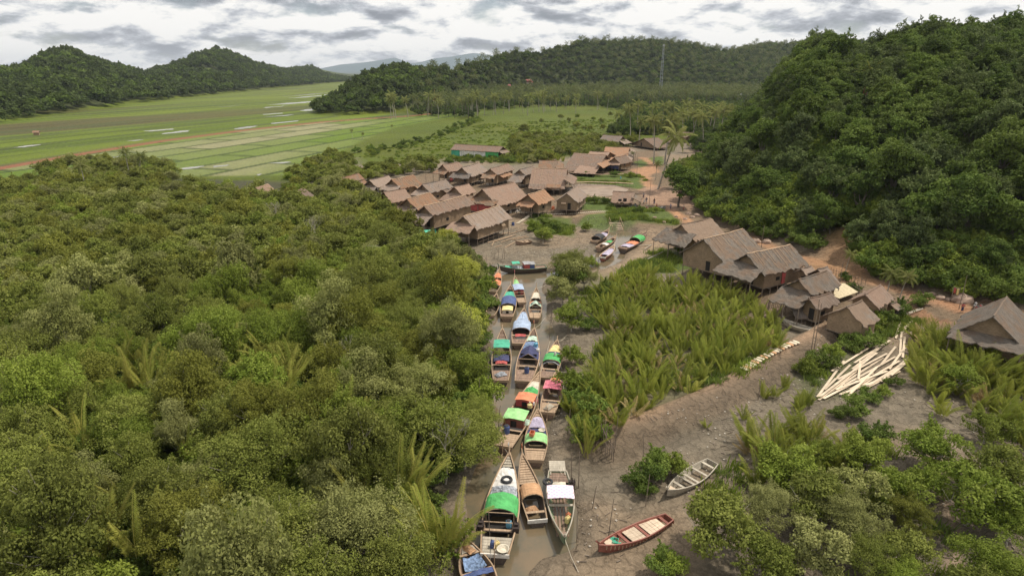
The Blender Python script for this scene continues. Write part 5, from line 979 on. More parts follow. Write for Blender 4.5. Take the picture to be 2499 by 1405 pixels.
# ------------------------------------------------------------------ boats
BW = {'brown': wood('boat_wood', (0.13, 0.085, 0.06), (0.30, 0.20, 0.145), 0.75, (0.6, 6, 6)), 'tan': wood('tan_boat_wood', (0.28, 0.19, 0.12), (0.46, 0.33, 0.22), 0.75, (0.6, 6, 6)), 'grey': wood('weathered_boat_wood', (0.27, 0.235, 0.185), (0.47, 0.42, 0.34), 0.85, (0.6, 6, 6)),
      'red': wood('red_painted_wood', (0.15, 0.045, 0.032), (0.27, 0.095, 0.065), 0.6, (0.6, 6, 6)), 'green': wood('green_painted_wood', (0.10, 0.15, 0.09), (0.21, 0.27, 0.17), 0.6, (0.6, 6, 6)), 'dark': wood('dark_tarred_wood', (0.045, 0.035, 0.03), (0.12, 0.09, 0.07), 0.7, (0.6, 6, 6)),
      'pale': wood('pale_deck_wood', (0.40, 0.31, 0.22), (0.62, 0.50, 0.38), 0.8, (0.6, 6, 6)), 'white': plain('white_painted_wood', (0.70, 0.66, 0.60), 0.6, 0.3), 'teal': plain('teal_painted_wood', (0.05, 0.30, 0.22), 0.6, 0.3)}
IRON = plain('rusty_iron', (0.06, 0.045, 0.04), 0.6, 0.4, 5, 0.6)
THB = TH['orange']
m, n, b, o = newmat('checkered_cloth'); v = objco(n); ck = mk(n, 'ShaderNodeTexChecker', Scale=4.5); n.links.new(v, ck.inputs['Vector']); ck.inputs['Color1'].default_value = (0.82, 0.72, 0.74, 1); ck.inputs['Color2'].default_value = (0.60, 0.42, 0.56, 1); n.links.new(ck.outputs[0], b.inputs['Base Color']); b.inputs['Roughness'].default_value = 0.8; CL['check'] = m
NET = plain('fishing_net', (0.34, 0.36, 0.40), 0.9, 0.6, 4, 0, 1.0); NETB = plain('blue_net', (0.18, 0.26, 0.42), 0.9, 0.6, 4, 0, 1.0)
def hull_sec(t, L, Bm, D, fine=1.6, stern=0.72, sheer=0.55):
    """t 0 stern .. 1 bow -> x, half beam, keel z, gunwale z"""
    hb = Bm/2*(stern+(1-stern)*math.sin(min(1, t/0.42)*math.pi/2)) if t < 0.42 else Bm/2*max(0.0, 1-((t-0.42)/0.58)**fine)**0.9
    zg = D*(0.62+0.05*(1-t)**2+sheer*max(0, t-0.35)**2/0.42); zk = -0.25+D*0.75*max(0, (t-0.62)/0.38)**2.2
    return -L/2+L*t, max(hb, 0.035), zk, zg
def cloth_sheet(mb, xs, ys, zf, r, wr=0.05, th=0.03):
    G = [[Vector((x, y, zf(x, y)+r.uniform(-wr, wr))) for y in ys] for x in xs]; mb.grid(G, th)
def boat(bow, stern, beam, label, hull='brown', rail='tan', deck='brown', base=0.0, D=1.3, items=(), thwarts=(), sheer=0.55, fine=1.6, sternw=0.72, decks=((0.84, 0.97),), name='wooden_boat', group=None, transom=None, flag=None, ribs=False, platform=0.0, seed=None, roll=0.0):
    r = random.Random(seed if seed is not None else int(bow[0]*3+bow[1])); zb = base+D*0.9
    pb_ = at(bow[0], bow[1], zb); ps = at(stern[0], stern[1], base+D*0.65); d = (pb_-ps); L = d.to_2d().length; mid = (pb_+ps)/2; rz = math.atan2(d.y, d.x)
    e = empty(name, (mid.x, mid.y, base), rz); e.rotation_euler = (roll, 0, rz); tag(e, label, 'boat', group); N = 22; HS = lambda t: hull_sec(t, L, beam, D, fine, sternw, sheer)
    hb = MB(); G = []; Gi = []
    for i in range(N+1):
        t = i/N; x, h, zk, zg = HS(t); sec = []; seci = []
        for a in (-1, -.93, -.72, -.38, 0, .38, .72, .93, 1):
            s = abs(a); z = zk+(zg-zk)*(max(0, (s-0.25)/0.75))**1.5; y = h*math.copysign(min(1, s**0.62), a) if s else 0.0
            sec.append((x, y, z)); k = max(0.0, (h-0.055)/h) if h > 0.06 else 0.2; seci.append((x-0.02, y*k, max(z+0.07, zk+0.12) if s < .95 else z))
        G.append(sec); Gi.append(seci)
    hb.grid(G); hb.grid([row[::-1] for row in Gi])
    for Gx, i in ((G, 0),):                    # stern board
        base_i = len(hb.v); pts = G[0]+Gi[0][::-1]; hb.add(G[0], [tuple(range(9))]); hb.add([(p[0]+.06, p[1], p[2]) for p in G[0]], [tuple(range(9))[::-1]])
    hb.build('hull', BW[hull], e, smooth=False)
    for s in (-1, 1):
        rb = MB(); rb.tube([(HS(i/N)[0], s*HS(i/N)[1], HS(i/N)[3]+0.02) for i in range(N+1)], 0.065, 5); rb.build('gunwale', BW[rail], e)
    sb = MB(); x1, h1, k1, g1 = HS(1.0); sb.bar((x1-0.35, 0, g1-.25), (x1+0.22, 0, g1+0.45), 0.12, 0.14); sb.build('stem_post', BW[rail], e)
    tb = MB(); x0, h0, k0, g0 = HS(0.0); tb.box((x0-0.03, 0, g0-0.12), (0.09, 2*h0+.12, 0.34)); tb.build('transom', BW[transom] if transom else BW[rail], e)
    for (a, c) in decks:                     # planked decks follow the hull outline
        db = MB(); n_ = max(2, int((c-a)*L/0.32))
        for i in range(n_):
            t = a+(c-a)*(i+.5)/n_; x, h, _, g_ = HS(t); h = max(.05, h-.05); dx = (c-a)*L/n_*0.46; hA = max(.04, HS(min(1, t+dx/L))[1]-.05); hB = max(.04, HS(max(0, t-dx/L))[1]-.05); z = g_-0.10+r.uniform(-.012, .012)
            db.add([(x-dx, -hB, z), (x-dx, hB, z), (x+dx, hA, z), (x+dx, -hA, z), (x-dx, -hB, z-.05), (x-dx, hB, z-.05), (x+dx, hA, z-.05), (x+dx, -hA, z-.05)], [(3, 2, 1, 0), (4, 5, 6, 7), (0, 1, 5, 4), (2, 3, 7, 6), (1, 2, 6, 5), (3, 0, 4, 7)])
        db.build('deck', BW[deck], e)
    for t in thwarts:
        x, h, _, g_ = HS(t); wb = MB(); wb.box((x, 0, g_-0.06), (0.26, 2*h, 0.06)); wb.build('thwart', BW[rail if rail != 'brown' else deck], e)
    if ribs:
        rb = MB()
        for i in range(1, 20):
            t = 0.06+i*0.045
            if t > 0.93: break
            x, h, zk, zg = HS(t); rb.tube([(x, h*0.93, zg-.05), (x, h*0.86, zk+.36+(zg-zk)*.15), (x, h*0.45, zk+.17), (x, 0, zk+.14), (x, -h*0.45, zk+.17), (x, -h*0.86, zk+.36+(zg-zk)*.15), (x, -h*0.93, zg-.05)], 0.04, 4)
        rb.build('rib', BW['grey' if hull == 'grey' else 'tan'], e)
        fb = MB()
        for y in (-.45, -.15, .15, .45): fb.box((-L*.05, y*beam*.42, 0.0-.02), (L*.72, beam*.07, .035))
        fb.build('floor_board', BW['grey' if hull in ('grey',) else deck], e)
    if platform:                             # outboard stern platform with engine bed
        pb2 = MB(); n_ = 5
        for i in range(n_): pb2.box((x0-platform*(i+.6)/n_, 0, g0+.02), (platform/n_*.85, 2*h0*.92, .06))
        for s in (-1, 1): pb2.bar((x0+.5, s*h0*.8, g0-.04), (x0-platform, s*h0*.8, g0-.04), .09, .09)
        pb2.build('stern_platform', BW[rail], e)
    if flag:
        fb = MB(); fb.tube([(x1-.1, 0, g1+.2), (x1-.1, 0, g1+1.3)], .025, 4); fb.build('bow_staff', BW['pale'], e)
        fb = MB(); fb.grid([[(x1-.1, 0, g1+1.25), (x1-.1, 0, g1+.85)], [(x1-.35, .12, g1+1.2), (x1-.35, .1, g1+.8)], [(x1-.5, .02, g1+1.1), (x1-.5, .03, g1+.75)]]); fb.build('pennant', CL[flag], e)
    for it in items:
        k = it[0]; t0, t1 = it[1], it[2]; xa, ha, _, ga = HS(t0); xb, hb_, _, gb = HS(t1); hh_ = min(ha, hb_)
        if k in ('arch', 'tent'):             # arched or ridged canopy: (kind, t0, t1, material, height, widthfactor, walled)
            mt, hg, wf = it[3], it[4], it[5]; mb = MB(); xs = [xa+(xb-xa)*i/8 for i in range(9)]; hw = max(ha, hb_)*wf; G = []
            for x in xs:
                row = []
                for j in range(11):
                    a = math.pi*j/10; y = -hw*math.cos(a); z = ga-.05+hg*(math.sin(a)**0.7 if k == 'arch' else (1-abs(math.cos(a))**1.2)*1.0+.0)
                    row.append(Vector((x+r.uniform(-.03, .03), y, z+r.uniform(-.03, .03))))
                G.append(row)
            mb.grid(G, 0.05); c = mb.build('canopy', mt, e); mb = MB()
            for x in (xs[0], xs[4], xs[8]): mb.tube([(x, -hw*math.cos(math.pi*j/10)*.97, ga-.1+hg*(math.sin(math.pi*j/10)**0.7 if k == 'arch' else (1-abs(math.cos(math.pi*j/10))**1.2))) for j in range(11)], .035, 4)
            mb.build('canopy_hoop', BW['tan'], c)
            mb = MB(); mb.box((xs[0]+.5, 0, ga+hg*.28), (.05, hw*1.5, hg*.75)); mb.build('cabin_bulkhead', DARK, e)  # dark panel paints the shade under the canopy
        elif k == 'flat':                    # flat awning on posts: material, height
            mt, hg, wf = it[3], it[4], it[5]; hw = max(ha, hb_)*wf; mb = MB(); cloth_sheet(mb, [xa+(xb-xa)*i/7 for i in range(8)], [-hw+2*hw*j/7 for j in range(8)], lambda x, y: ga+hg+.12*math.cos(y/hw*1.4), r, .018); aw = mb.build('awning', mt, e)
            for x in (xa+.1, xb-.1):
                for s in (-1, 1):
                    mb = MB(); mb.tube([(x, s*hw*.92, ga-.2), (x, s*hw*.95, ga+hg)], .035, 4); mb.build('awning_post', BW['tan'], e)
            for s in (-1, 1):
                mb = MB(); mb.bar((xa, s*hw*.95, ga+hg), (xb, s*hw*.95, ga+hg), .05, .05); mb.build('awning_rail', BW['tan'], aw)
        elif k == 'cabin':                   # boxed cabin with roof: wall material, roof material, height
            wm_, rm_, hg, wf = it[3], it[4], it[5], it[6]; hw = max(ha, hb_)*wf; xm = (xa+xb)/2; mb = MB()
            mb.box((xm, hw, ga+hg/2-.1), (abs(xb-xa), .05, hg)); mb.box((xm, -hw, ga+hg/2-.1), (abs(xb-xa), .05, hg)); mb.box((xa, 0, ga+hg/2-.1), (.05, 2*hw-.06, hg)); mb.box((xb, 0, ga+hg/2-.1), (.05, 2*hw-.06, hg)); mb.build('cabin_wall', wm_, e)
            mb = MB(); cloth_sheet(mb, [min(xa, xb)-.15+(abs(xb-xa)+.3)*i/6 for i in range(7)], [-(hw+.12)+2*(hw+.12)*j/6 for j in range(7)], lambda x, y: ga+hg-.05+.12*math.cos(y/hw*1.5), r, .02, .05); mb.build('cabin_roof', rm_, e)
            mb = MB(); mb.box((min(xa, xb)-.04, 0, ga+hg/2-.15), (.04, hw*.6, hg*.7)); mb.build('cabin_door', DARK, e)  # door is a dark panel, painted shade of the cabin opening
        elif k == 'cloth':                   # tarpaulin lying over the cargo: material, bulge
            mt, bl = it[3], it[4]; mb = MB(); G = []; nx = 9
            for i in range(nx+1):
                t = t0+(t1-t0)*i/nx; x, h, _, g_ = HS(t); h *= it[5] if len(it) > 5 else .95
                G.append([Vector((x+r.uniform(-.04, .04), -h+2*h*j/8, g_+.0+bl*(1-(abs(j-4)/4)**2)*(.7+.5*r.random())+r.uniform(-.03, .03))) for j in range(9)])
            mb.grid(G, .03); mb.build('tarpaulin', mt, e)
        elif k == 'frame':                   # open cabin frame behind the canopy
            hg = it[3]; hw = max(ha, hb_)*.8; 
            for x in (xa, xb):
                mb = MB(); mb.tube([(x, -hw, ga-.1), (x, -hw, ga+hg), (x, hw, ga+hg), (x, hw, ga-.1)], .05, 4); mb.build('cabin_frame', BW[rail], e)
            mb = MB(); mb.box(((xa+xb)/2, 0, ga-.35), (abs(xb-xa), hw*1.7, .06)); mb.build('well_floor', DARK, e)
        elif k == 'engine':
            mb = MB(); s = it[3]; c = Vector((xa, s*ha*1.05, ga+.15)); mb.box(c, (.7, .45, .45)); mb.box(c+Vector((.1, 0, .3)), (.35, .3, .2)); mb.tube([c+Vector((-.3, .26, 0)), c+Vector((-.3, .34, 0))], .28, 10); mb.tube([c+Vector((.2, 0, .3)), c+Vector((.25, 0, .85))], .05, 6); mb.build('engine', IRON, e)
        elif k == 'rudder':
            mb = MB(); mb.bar((x0-.15, 0, g0+.7), (x0-.25, 0, -.35), .06, .12); mb.box((x0-.45, 0, -.05), (.5, .05, .6)); mb.bar((x0+.9, 0, g0+.75), (x0-.2, 0, g0+.65), .06, .06); mb.build('rudder', BW[rail], e)
    M = Matrix.Translation((mid.x, mid.y, base)) @ Matrix.Rotation(rz, 4, 'Z') @ Matrix.Rotation(roll, 4, 'X')
    e['_'] = 0; del e['_']
    return lambda t, f=0.0, up=0.0: (M @ Vector((HS(t)[0], HS(t)[1]*f, HS(t)[3]+up)))
def cargo(kind, p, mat, label, cat, name, s=1.0, rz=0.0, group=None):
    e = empty(name, p, rz); e.scale = (s, s, s); tag(e, label, cat, group); mb = MB(); m2 = MB()
    if kind == 'barrel':
        mb.lathe((0, 0, 0), [(.26, 0), (.29, .08), (.30, .4), (.29, .72), (.25, .8)], 14); mb.build('body', mat, e); m2.lathe((0, 0, .8), [(.22, 0), (.22, .05), (.2, .06)], 14); m2.build('lid', CL['black'], e)
    elif kind == 'can':
        mb.box((0, 0, .2), (.36, .26, .4)); mb.box((0, 0, .43), (.3, .2, .06)); mb.build('body', mat, e); m2.tube([(-.13, 0, .44), (-.08, 0, .54), (.08, 0, .54), (.13, 0, .44)], .03, 5); m2.build('handle', mat, e)
        m3 = MB(); m3.lathe((.12, .06, .46), [(.045, 0), (.045, .05)], 8); m3.build('cap', CL['black'], e)
    elif kind == 'tire':
        mb.add(*torus(.42, .13, 18, 8)); mb.build('rubber', CL['black'], e)
    elif kind == 'basin':
        mb.lathe((0, 0, 0), [(.25, 0), (.42, .22), (.45, .24), (.40, .24), (.24, .04)], 16); mb.build('bowl', mat, e)
    elif kind == 'pile':
        r = random.Random(int(p[0]*97)); G = []
        for i in range(9):
            a = i/8
            G.append([(1.5*(a-.5)+r.uniform(-.05, .05), .9*(j/6-.5)*2*.5+r.uniform(-.05, .05), .42*math.sin(math.pi*a)**.6*math.sin(math.pi*j/6)**.6+r.uniform(0, .07)) for j in range(7)])
        mb.grid(G, .05); mb.build('bundle', mat, e)
    elif kind == 'bottle':
        mb.lathe((0, 0, 0), [(.2, 0), (.24, .06), (.24, .34), (.15, .42), (.06, .48), (.06, .55)], 12); mb.build('body', mat, e); m2.lathe((0, 0, .55), [(.07, 0), (.07, .05)], 8); m2.build('cap', CL['white'], e)
    elif kind == 'crate':
        mb.box((0, 0, .03), (.6, .42, .04))
        for sx in (-1, 1): mb.box((sx*.29, 0, .18), (.03, .42, .3))
        for sy in (-1, 1): mb.box((0, sy*.2, .18), (.55, .03, .3))
        mb.build('body', mat, e)
    return e
def torus(R, r, n, k):
    vs = [((R+r*math.cos(2*math.pi*j/k))*math.cos(2*math.pi*i/n), (R+r*math.cos(2*math.pi*j/k))*math.sin(2*math.pi*i/n), r*math.sin(2*math.pi*j/k)) for i in range(n) for j in range(k)]
    return vs, [(i*k+j, ((i+1) % n)*k+j, ((i+1) % n)*k+(j+1) % k, i*k+(j+1) % k) for i in range(n) for j in range(k)]
BT = wood('boat_thatch', (0.30, 0.16, 0.08), (0.52, 0.31, 0.17), 0.85, (9, 1, 1))
b1 = boat((1243, 1112), (1207, 1352), 2.95, 'largest boat in the foreground, with a bright green tarpaulin arch and white stern board', 'dark', 'tan', 'grey', D=1.5, flag='white', transom='white', decks=((.86, .97), (.0, .16)), thwarts=(.8, .62, .22), items=[('cloth', .64, .83, CL['white'], .16), ('cloth', .49, .64, NET, .35, .9), ('arch', .32, .49, CL['green'], 1.15, .98), ('cloth', .36, .47, CL['green'], .1, 1.03), ('frame', .22, .31, .75), ('engine', .23, .24, 1), ('engine', .23, .24, -1), ('rudder', 0, 0)])
b2 = boat((1274, 1112), (1312, 1268), 1.95, 'narrow brown boat with a curved orange thatch canopy beside the green arch boat', 'dark', 'tan', 'tan', D=1.15, flag='orange', transom='white', decks=((.56, .96),), thwarts=(.5, .12), items=[('arch', .27, .45, BT, .85, 1.0)], sternw=.8)
b3 = boat((1378, 1318), (1361, 1150), 2.35, 'open boat pointing at the viewer, with a white and pink checkered awning amidships', 'green', 'grey', 'brown', D=1.25, base=.05, decks=((.9, .98), (.0, .16)), ribs=True, thwarts=(.22, .5), items=[('flat', .33, .52, CL['check'], .75, 1.0), ('engine', .22, .24, 1), ('cloth', .17, .3, CL['cream'], .05, .6)], platform=1.6, sternw=.7)
b4 = boat((1313, 1003), (1305, 1122), 2.3, 'boat with an orange box on its light green tarpaulin canopy', 'brown', 'tan', 'tan', D=1.3, flag='pink', decks=((.84, .97), (.0, .2)), thwarts=(.62, .22), items=[('cloth', .64, .83, CL['lilac'], .15), ('cloth', .47, .62, CL['navy'], .12, .9), ('arch', .27, .45, CL['lightgreen'], .75, 1.02)])
b5 = boat((1318, 912), (1228, 1088), 2.5, 'long slanting boat crowded with a red cabin, blue boxes and a green and white awning', 'brown', 'tan', 'tan', D=1.4, flag='white', decks=((.86, .97), (.0, .16)), thwarts=(.8, .2), items=[('cloth', .74, .85, CL['cream'], .08), ('cloth', .66, .75, CL['green'], .35), ('cabin', .52, .62, CL['red'], CL['orange'], .8, .8), ('cabin', .24, .36, BW['red'], CL['lightgreen'], 1.0, .85), ('cloth', .60, .68, CL['navy'], .25), ('rudder', 0, 0)])
b6 = boat((1361, 908), (1336, 1006), 2.15, 'boat with a bright pink flat awning against the right bank', 'brown', 'tan', 'tan', D=1.25, base=.05, decks=((.86, .97), (.0, .25)), thwarts=(.75, .3), items=[('cloth', .68, .82, CL['orange'], .1), ('flat', .42, .64, CL['pink'], .8, 1.0), ('rudder', 0, 0)])
b7 = boat((1360, 834), (1335, 922), 2.3, 'boat with yellow cloth on the foredeck and a green and grey canopy', 'brown', 'tan', 'brown', D=1.3, base=.05, decks=((.88, .97), (.0, .2)), thwarts=(.68, .25), items=[('cloth', .70, .86, CL['yellow'], .12), ('cloth', .62, .70, CL['navy'], .1), ('arch', .38, .58, CL['green'], .75, 1.0), ('cloth', .36, .42, CL['grey'], .4)])
b8 = boat((1304, 806), (1277, 930), 2.75, 'broad boat with a dark blue cloth over its ridged canopy', 'brown', 'tan', 'brown', D=1.45, flag='orange', decks=((.88, .97), (.0, .22)), thwarts=(.84, .76, .28), items=[('cloth', .76, .84, CL['mint'], .15), ('cloth', .6, .74, NETB, .12, .9), ('tent', .40, .58, CL['navy'], .95, 1.02), ('frame', .24, .36, .4)])
b9 = boat((1226, 806), (1222, 928), 2.5, 'boat with a teal awning moored under the mangrove branches', 'dark', 'tan', 'brown', D=1.35, decks=((.8, .97), (.0, .2)), thwarts=(.3,), items=[('flat', .5, .68, CL['teal'], .9, .9), ('cloth', .36, .48, CL['navy'], .2, .8), ('cloth', .3, .36, CL['red'], .15, .6), ('frame', .22, .5, .5)])
b10 = boat((1279, 757), (1267, 838), 2.6, 'boat with shiny blue grey plastic over its arched canopy', 'brown', 'tan', 'brown', D=1.4, decks=((.88, .97), (.0, .15)), thwarts=(.25,), items=[('cloth', .62, .88, CL['skyblue'], .2), ('arch', .34, .6, CL['skyblue'], .8, 1.02), ('cloth', .2, .28, CL['red'], .05, .6)])
b11 = boat((1309, 706), (1305, 776), 2.05, 'boat with cream cloth and small orange panel, rightmost of the upper boats', 'brown', 'tan', 'tan', D=1.25, flag='white', decks=((.86, .97), (.0, .2)), thwarts=(.68, .3), items=[('cloth', .66, .84, CL['cream'], .15), ('tent', .4, .52, CL['mint'], .6, .9), ('cloth', .5, .56, CL['orange'], .2, .9)])
b12 = boat((1246, 700), (1237, 772), 2.5, 'boat with a dark blue arched canopy edged in red, leftmost of the upper boats', 'brown', 'tan', 'brown', D=1.35, decks=((.88, .97), (.0, .12)), thwarts=(.8,), items=[('cloth', .62, .8, CL['teal'], .1), ('arch', .3, .58, CL['blue'], .8, 1.0), ('cabin', .12, .24, CL['cream'], CL['yellow'], .5, .6)])
b13 = boat((1256, 678), (1274, 738), 1.75, 'small boat with a lilac blue roofed box and green bundle at the upper end', 'brown', 'tan', 'tan', D=1.2, flag='pink', decks=((.9, .97), (.0, .22)), items=[('cloth', .66, .84, CL['lightgreen'], .35), ('cabin', .36, .58, CL['red'], CL['skyblue'], .8, .85), ('frame', .22, .34, .3)])
b14 = boat((1219, 660), (1203, 712), 1.9, 'boat bow with orange cloth showing from under the mangroves', 'tan', 'tan', 'tan', D=1.2, decks=((.86, .97),), items=[('cloth', .64, .82, CL['orange'], .15), ('cloth', .3, .5, CL['orange'], .4)])
b15 = boat((1216, 652), (1332, 650), 2.4, 'boat lying crosswise with a teal awning and red and blue cabin sheets', 'dark', 'green', 'brown', D=1.3, base=.1, decks=((.88, .97), (.0, .25)), items=[('cloth', .72, .86, CL['teal'], .1), ('flat', .56, .72, CL['teal'], 1.0, .8), ('cloth', .5, .72, NET, .25, .85), ('cabin', .36, .47, CL['red'], CL['grey'], 1.0, .8), ('cabin', .26, .355, CL['blue'], CL['grey'], .9, .8)])
b16 = boat((1172, 655), (1210, 652), 1.6, 'small dark skiff by the lime green mangrove', 'dark', 'brown', 'brown', D=.9, base=.05, decks=((.1, .3), (.7, .9)), items=[('engine', .3, .4, 0)])
b17 = boat((1486, 562), (1450, 588), 2.3, 'beached boat with a black hooped canopy, upper left of the landing', 'brown', 'tan', 'brown', D=1.2, base=.35, decks=((.85, .97), (.0, .15)), items=[('arch', .12, .4, CL['black'], .9, 1.0), ('cloth', .5, .7, CL['lilac'], .3)])
b18 = boat((1504, 578), (1461, 604), 1.9, 'beached boat with white sacks and green cloth, middle left of the landing', 'brown', 'tan', 'tan', D=1.1, base=.35, decks=((.85, .97),), thwarts=(.3, .6), items=[('cloth', .25, .4, CL['white'], .25, .8), ('cloth', .5, .66, CL['green'], .15, .7)])
b19 = boat((1500, 600), (1470, 627), 1.8, 'beached boat with a purple cloth inside and white stern, lower left of the landing', 'red', 'pale', 'tan', D=1.1, base=.3, decks=((.8, .97),), items=[('cloth', .2, .72, CL['lilac'], .1, .85)], transom='white')
b20 = boat((1578, 570), (1519, 606), 2.7, 'dark hulled boat with a green arched canopy on the right of the landing', 'dark', 'brown', 'brown', D=1.4, base=.25, decks=((.85, .97), (.0, .1)), items=[('arch', .5, .72, CL['green'], .95, .95), ('cloth', .3, .48, CL['orange'], .2, .8), ('cloth', .1, .28, CL['lilac'], .15)])
b21 = boat((1461, 1336), (1633, 1262), 1.75, 'open dark red rowing boat on the mud in the foreground', 'red', 'red', 'pale', D=.95, base=.28, ribs=True, decks=((.12, .36), (.42, .6), (.8, .9)), thwarts=(.08, .40, .66, .74), fine=2.2, sternw=.55, items=[('cloth', .74, .8, CL['teal'], -.1, .7)], roll=.04)
b22 = boat((1627, 1200), (1738, 1126), 1.9, 'open weathered grey rowing boat with bare ribs, half under the mangrove', 'grey', 'grey', 'pale', D=.95, base=.30, ribs=True, decks=((.86, .95),), thwarts=(.1, .3, .5, .58, .75), fine=2.0, sternw=.6, roll=-.05)
b23 = boat((1133, 1318), (1188, 1440), 2.5, 'boat with blue grey planks and coiled nets cut by the bottom edge', 'brown', 'tan', 'brown', D=1.3, decks=((.86, .97),), thwarts=(.74, .4), items=[('cloth', .75, .85, BW['grey'], .05, .8), ('cloth', .45, .70, NETB, -.2, .7), ('cloth', .3, .4, CL['blue'], .1)], flag='white')
b24 = boat((1258, 590), (1294, 587), 1.7, 'small brown boat on the mud in front of the long thatched house', 'brown', 'tan', 'tan', D=1.0, base=.35, decks=((.1, .3),), thwarts=(.5, .7))
b25 = boat((1912, 781), (1978, 803), 1.5, 'narrow plank boat pulled up beside the lower huts', 'grey', 'grey', 'grey', D=.75, base=.75, decks=((.0, .9),), fine=2.2)
b26 = boat((1212, 720), (1196, 770), 1.8, 'boat stern hidden below the large pale mangrove', 'brown', 'tan', 'brown', D=1.1, decks=((.6, .9),))
CG = [('tire', b1(.70, -.1, .25), None, 'black tyre lying on the white foredeck cloth of the green arch boat', 'tyre', 'rubber_tyre', 1.0), ('can', b1(.07, .25, -.08), CL['blue'], 'blue jerrycan on the stern deck of the green arch boat', 'jerrycan', 'jerrycan', 1.1), ('can', b1(.07, -.08, -.08), CL['yellow'], 'yellow jerrycan beside the blue one on the stern deck of the green arch boat', 'jerrycan', 'jerrycan', 1.1),
      ('barrel', b1(.27, -.55, -.2), CL['cyan'], 'pale blue water drum in the well of the green arch boat', 'drum', 'plastic_drum', .8), ('basin', b1(.03, -.55, 0), CL['cream'], 'cream basin at the left stern corner of the green arch boat', 'basin', 'basin', 1.1), ('pile', b1(.56, -.1, .2), NET, 'grey net heap forward of the green tarpaulin arch', 'fishing net', 'net_heap', 1.1),
      ('pile', b2(.2, .25, -.35), BT, 'golden straw bundle in the stern of the orange thatch canopy boat', 'bundle', 'straw_bundle', .75), ('can', b3(.66, .55, -.7), CL['yellow'], 'yellow jerrycan inside the open checkered awning boat', 'jerrycan', 'jerrycan', 1.2), ('can', b3(.6, .6, -.7), CL['orange'], 'orange can behind the yellow jerrycan in the checkered awning boat', 'jerrycan', 'jerrycan', 1.1), ('tire', b3(.2, -.95, .25), None, 'black tyre hung at the engine of the checkered awning boat', 'tyre', 'rubber_tyre', .9),
      ('crate', b4(.36, .35, .8), CL['orange'], 'orange box on top of the light green tarpaulin', 'box', 'plastic_box', 1.1), ('basin', b4(.55, -.5, .2), CL['cream'], 'cream basin aboard the orange box boat', 'basin', 'basin', .8), ('barrel', b5(.16, .35, -.1), CL['blue'], 'blue drum at the stern of the red cabin boat', 'drum', 'plastic_drum', 1.1), ('bottle', b5(.5, -.6, .1), CL['yellow'], 'yellow container amidships in the red cabin boat', 'container', 'plastic_container', 1.2),
      ('bottle', b5(.54, -.75, .1), CL['white'], 'white container next to the yellow one in the red cabin boat', 'container', 'plastic_container', 1.0), ('pile', b5(.3, -.7, .1), CL['mint'], 'mint green net bundle beside the green and white awning', 'net bundle', 'net_heap', 1.0), ('barrel', b8(.16, -.15, -.1), CL['blue'], 'blue drum on the stern deck of the broad dark blue canopy boat', 'drum', 'plastic_drum', 1.0), ('bottle', b8(.56, -.85, .1), CL['white'], 'white bottle at the right rail of the dark blue canopy boat', 'bottle', 'plastic_container', 1.0),
      ('bottle', b8(.66, -.6, .1), CL['cyan'], 'light blue container forward of the dark blue canopy', 'container', 'plastic_container', 1.2), ('can', b7(.5, -.3, .75), CL['white'], 'white can on the canopy of the yellow cloth boat', 'can', 'jerrycan', .8), ('pile', b6(.12, 0, 0), BW['grey'], 'heap of driftwood on the stern of the pink awning boat', 'wood heap', 'wood_heap', .8), ('can', b15(.24, .3, .1), CL['yellow'], 'yellow can behind the blue sheet of the crosswise boat', 'jerrycan', 'jerrycan', 1.1),
      ('pile', b9(.1, 0, 0), NET, 'net heap on the stern of the teal awning boat', 'fishing net', 'net_heap', .9), ('basin', b2(.5, 0, .0), CL['cream'], 'pale basin in front of the orange thatch canopy', 'basin', 'basin', .8), ('crate', b21(.78, .1, -.25), CL['teal'], 'teal box near the bow of the dark red rowing boat', 'box', 'plastic_box', 1.0), ('pile', b23(.8, 0, 0), BT, 'coiled rope and net on the bow of the bottom edge boat', 'rope coil', 'rope_coil', .7)]
for k, p, mt, lb, ct, nm, s in CG: cargo(k, p, mt, lb, ct, nm, s, rnd.uniform(0, 3))

# ------------------------------------------------------------------ planks, sandbags, poles, walkways
PLANK = wood('fresh_plank', (0.46, 0.36, 0.25), (0.70, 0.58, 0.44), 0.75, (0.5, 7, 7), 0.3)
pl = [((2180, 783), (2132, 828)), ((2198, 785), (2186, 825)), ((2227, 782), (2205, 800)), ((2125, 845), (2030, 905)), ((2160, 838), (2080, 900)), ((2172, 830), (2085, 885)), ((2200, 810), (2196, 868)), ((2208, 822), (2203, 872)), ((2208, 848), (2170, 900)), ((2186, 845), (2150, 890)),
      ((2165, 862), (2045, 925)), ((2140, 860), (2000, 968)), ((2155, 872), (2020, 960)), ((2110, 870), (2040, 958)), ((2185, 870), (2060, 940)), ((2195, 880), (2075, 950)), ((2222, 868), (2150, 930)), ((2222, 876), (2175, 915)), ((2180, 888), (2090, 950)), ((2090, 905), (1998, 975)), ((2130, 910), (2010, 972)), ((2150, 925), (2050, 962)),
      ((2165, 905), (2040, 950)), ((2100, 880), (2095, 925)), ((2220, 790), (2200, 812)), ((2075, 890), (2012, 950)), ((2196, 905), (2110, 948)), ((2060, 880), (1995, 968)), ((2215, 880), (2120, 940)), ((2140, 895), (2070, 965))]
for i, (a, b) in enumerate(pl):
    z = 0.75+0.055*(i % 6); A = at(a[0], a[1], z); B = at(b[0], b[1], z); g = max(hz(A.x, A.y), hz(B.x, B.y)); A = at(a[0], a[1], g+.1+.055*(i % 6)); B = at(b[0], b[1], g+.1+.055*(i % 6)); mb = MB(); mid = (A+B)/2; mb.bar(A-mid, B-mid, .27, .06); o = mb.build('plank', PLANK); o.location = mid
    tag(o, 'long pale sawn plank in the fanned pile on the mud', 'plank', 'pale planks of the fanned pile')
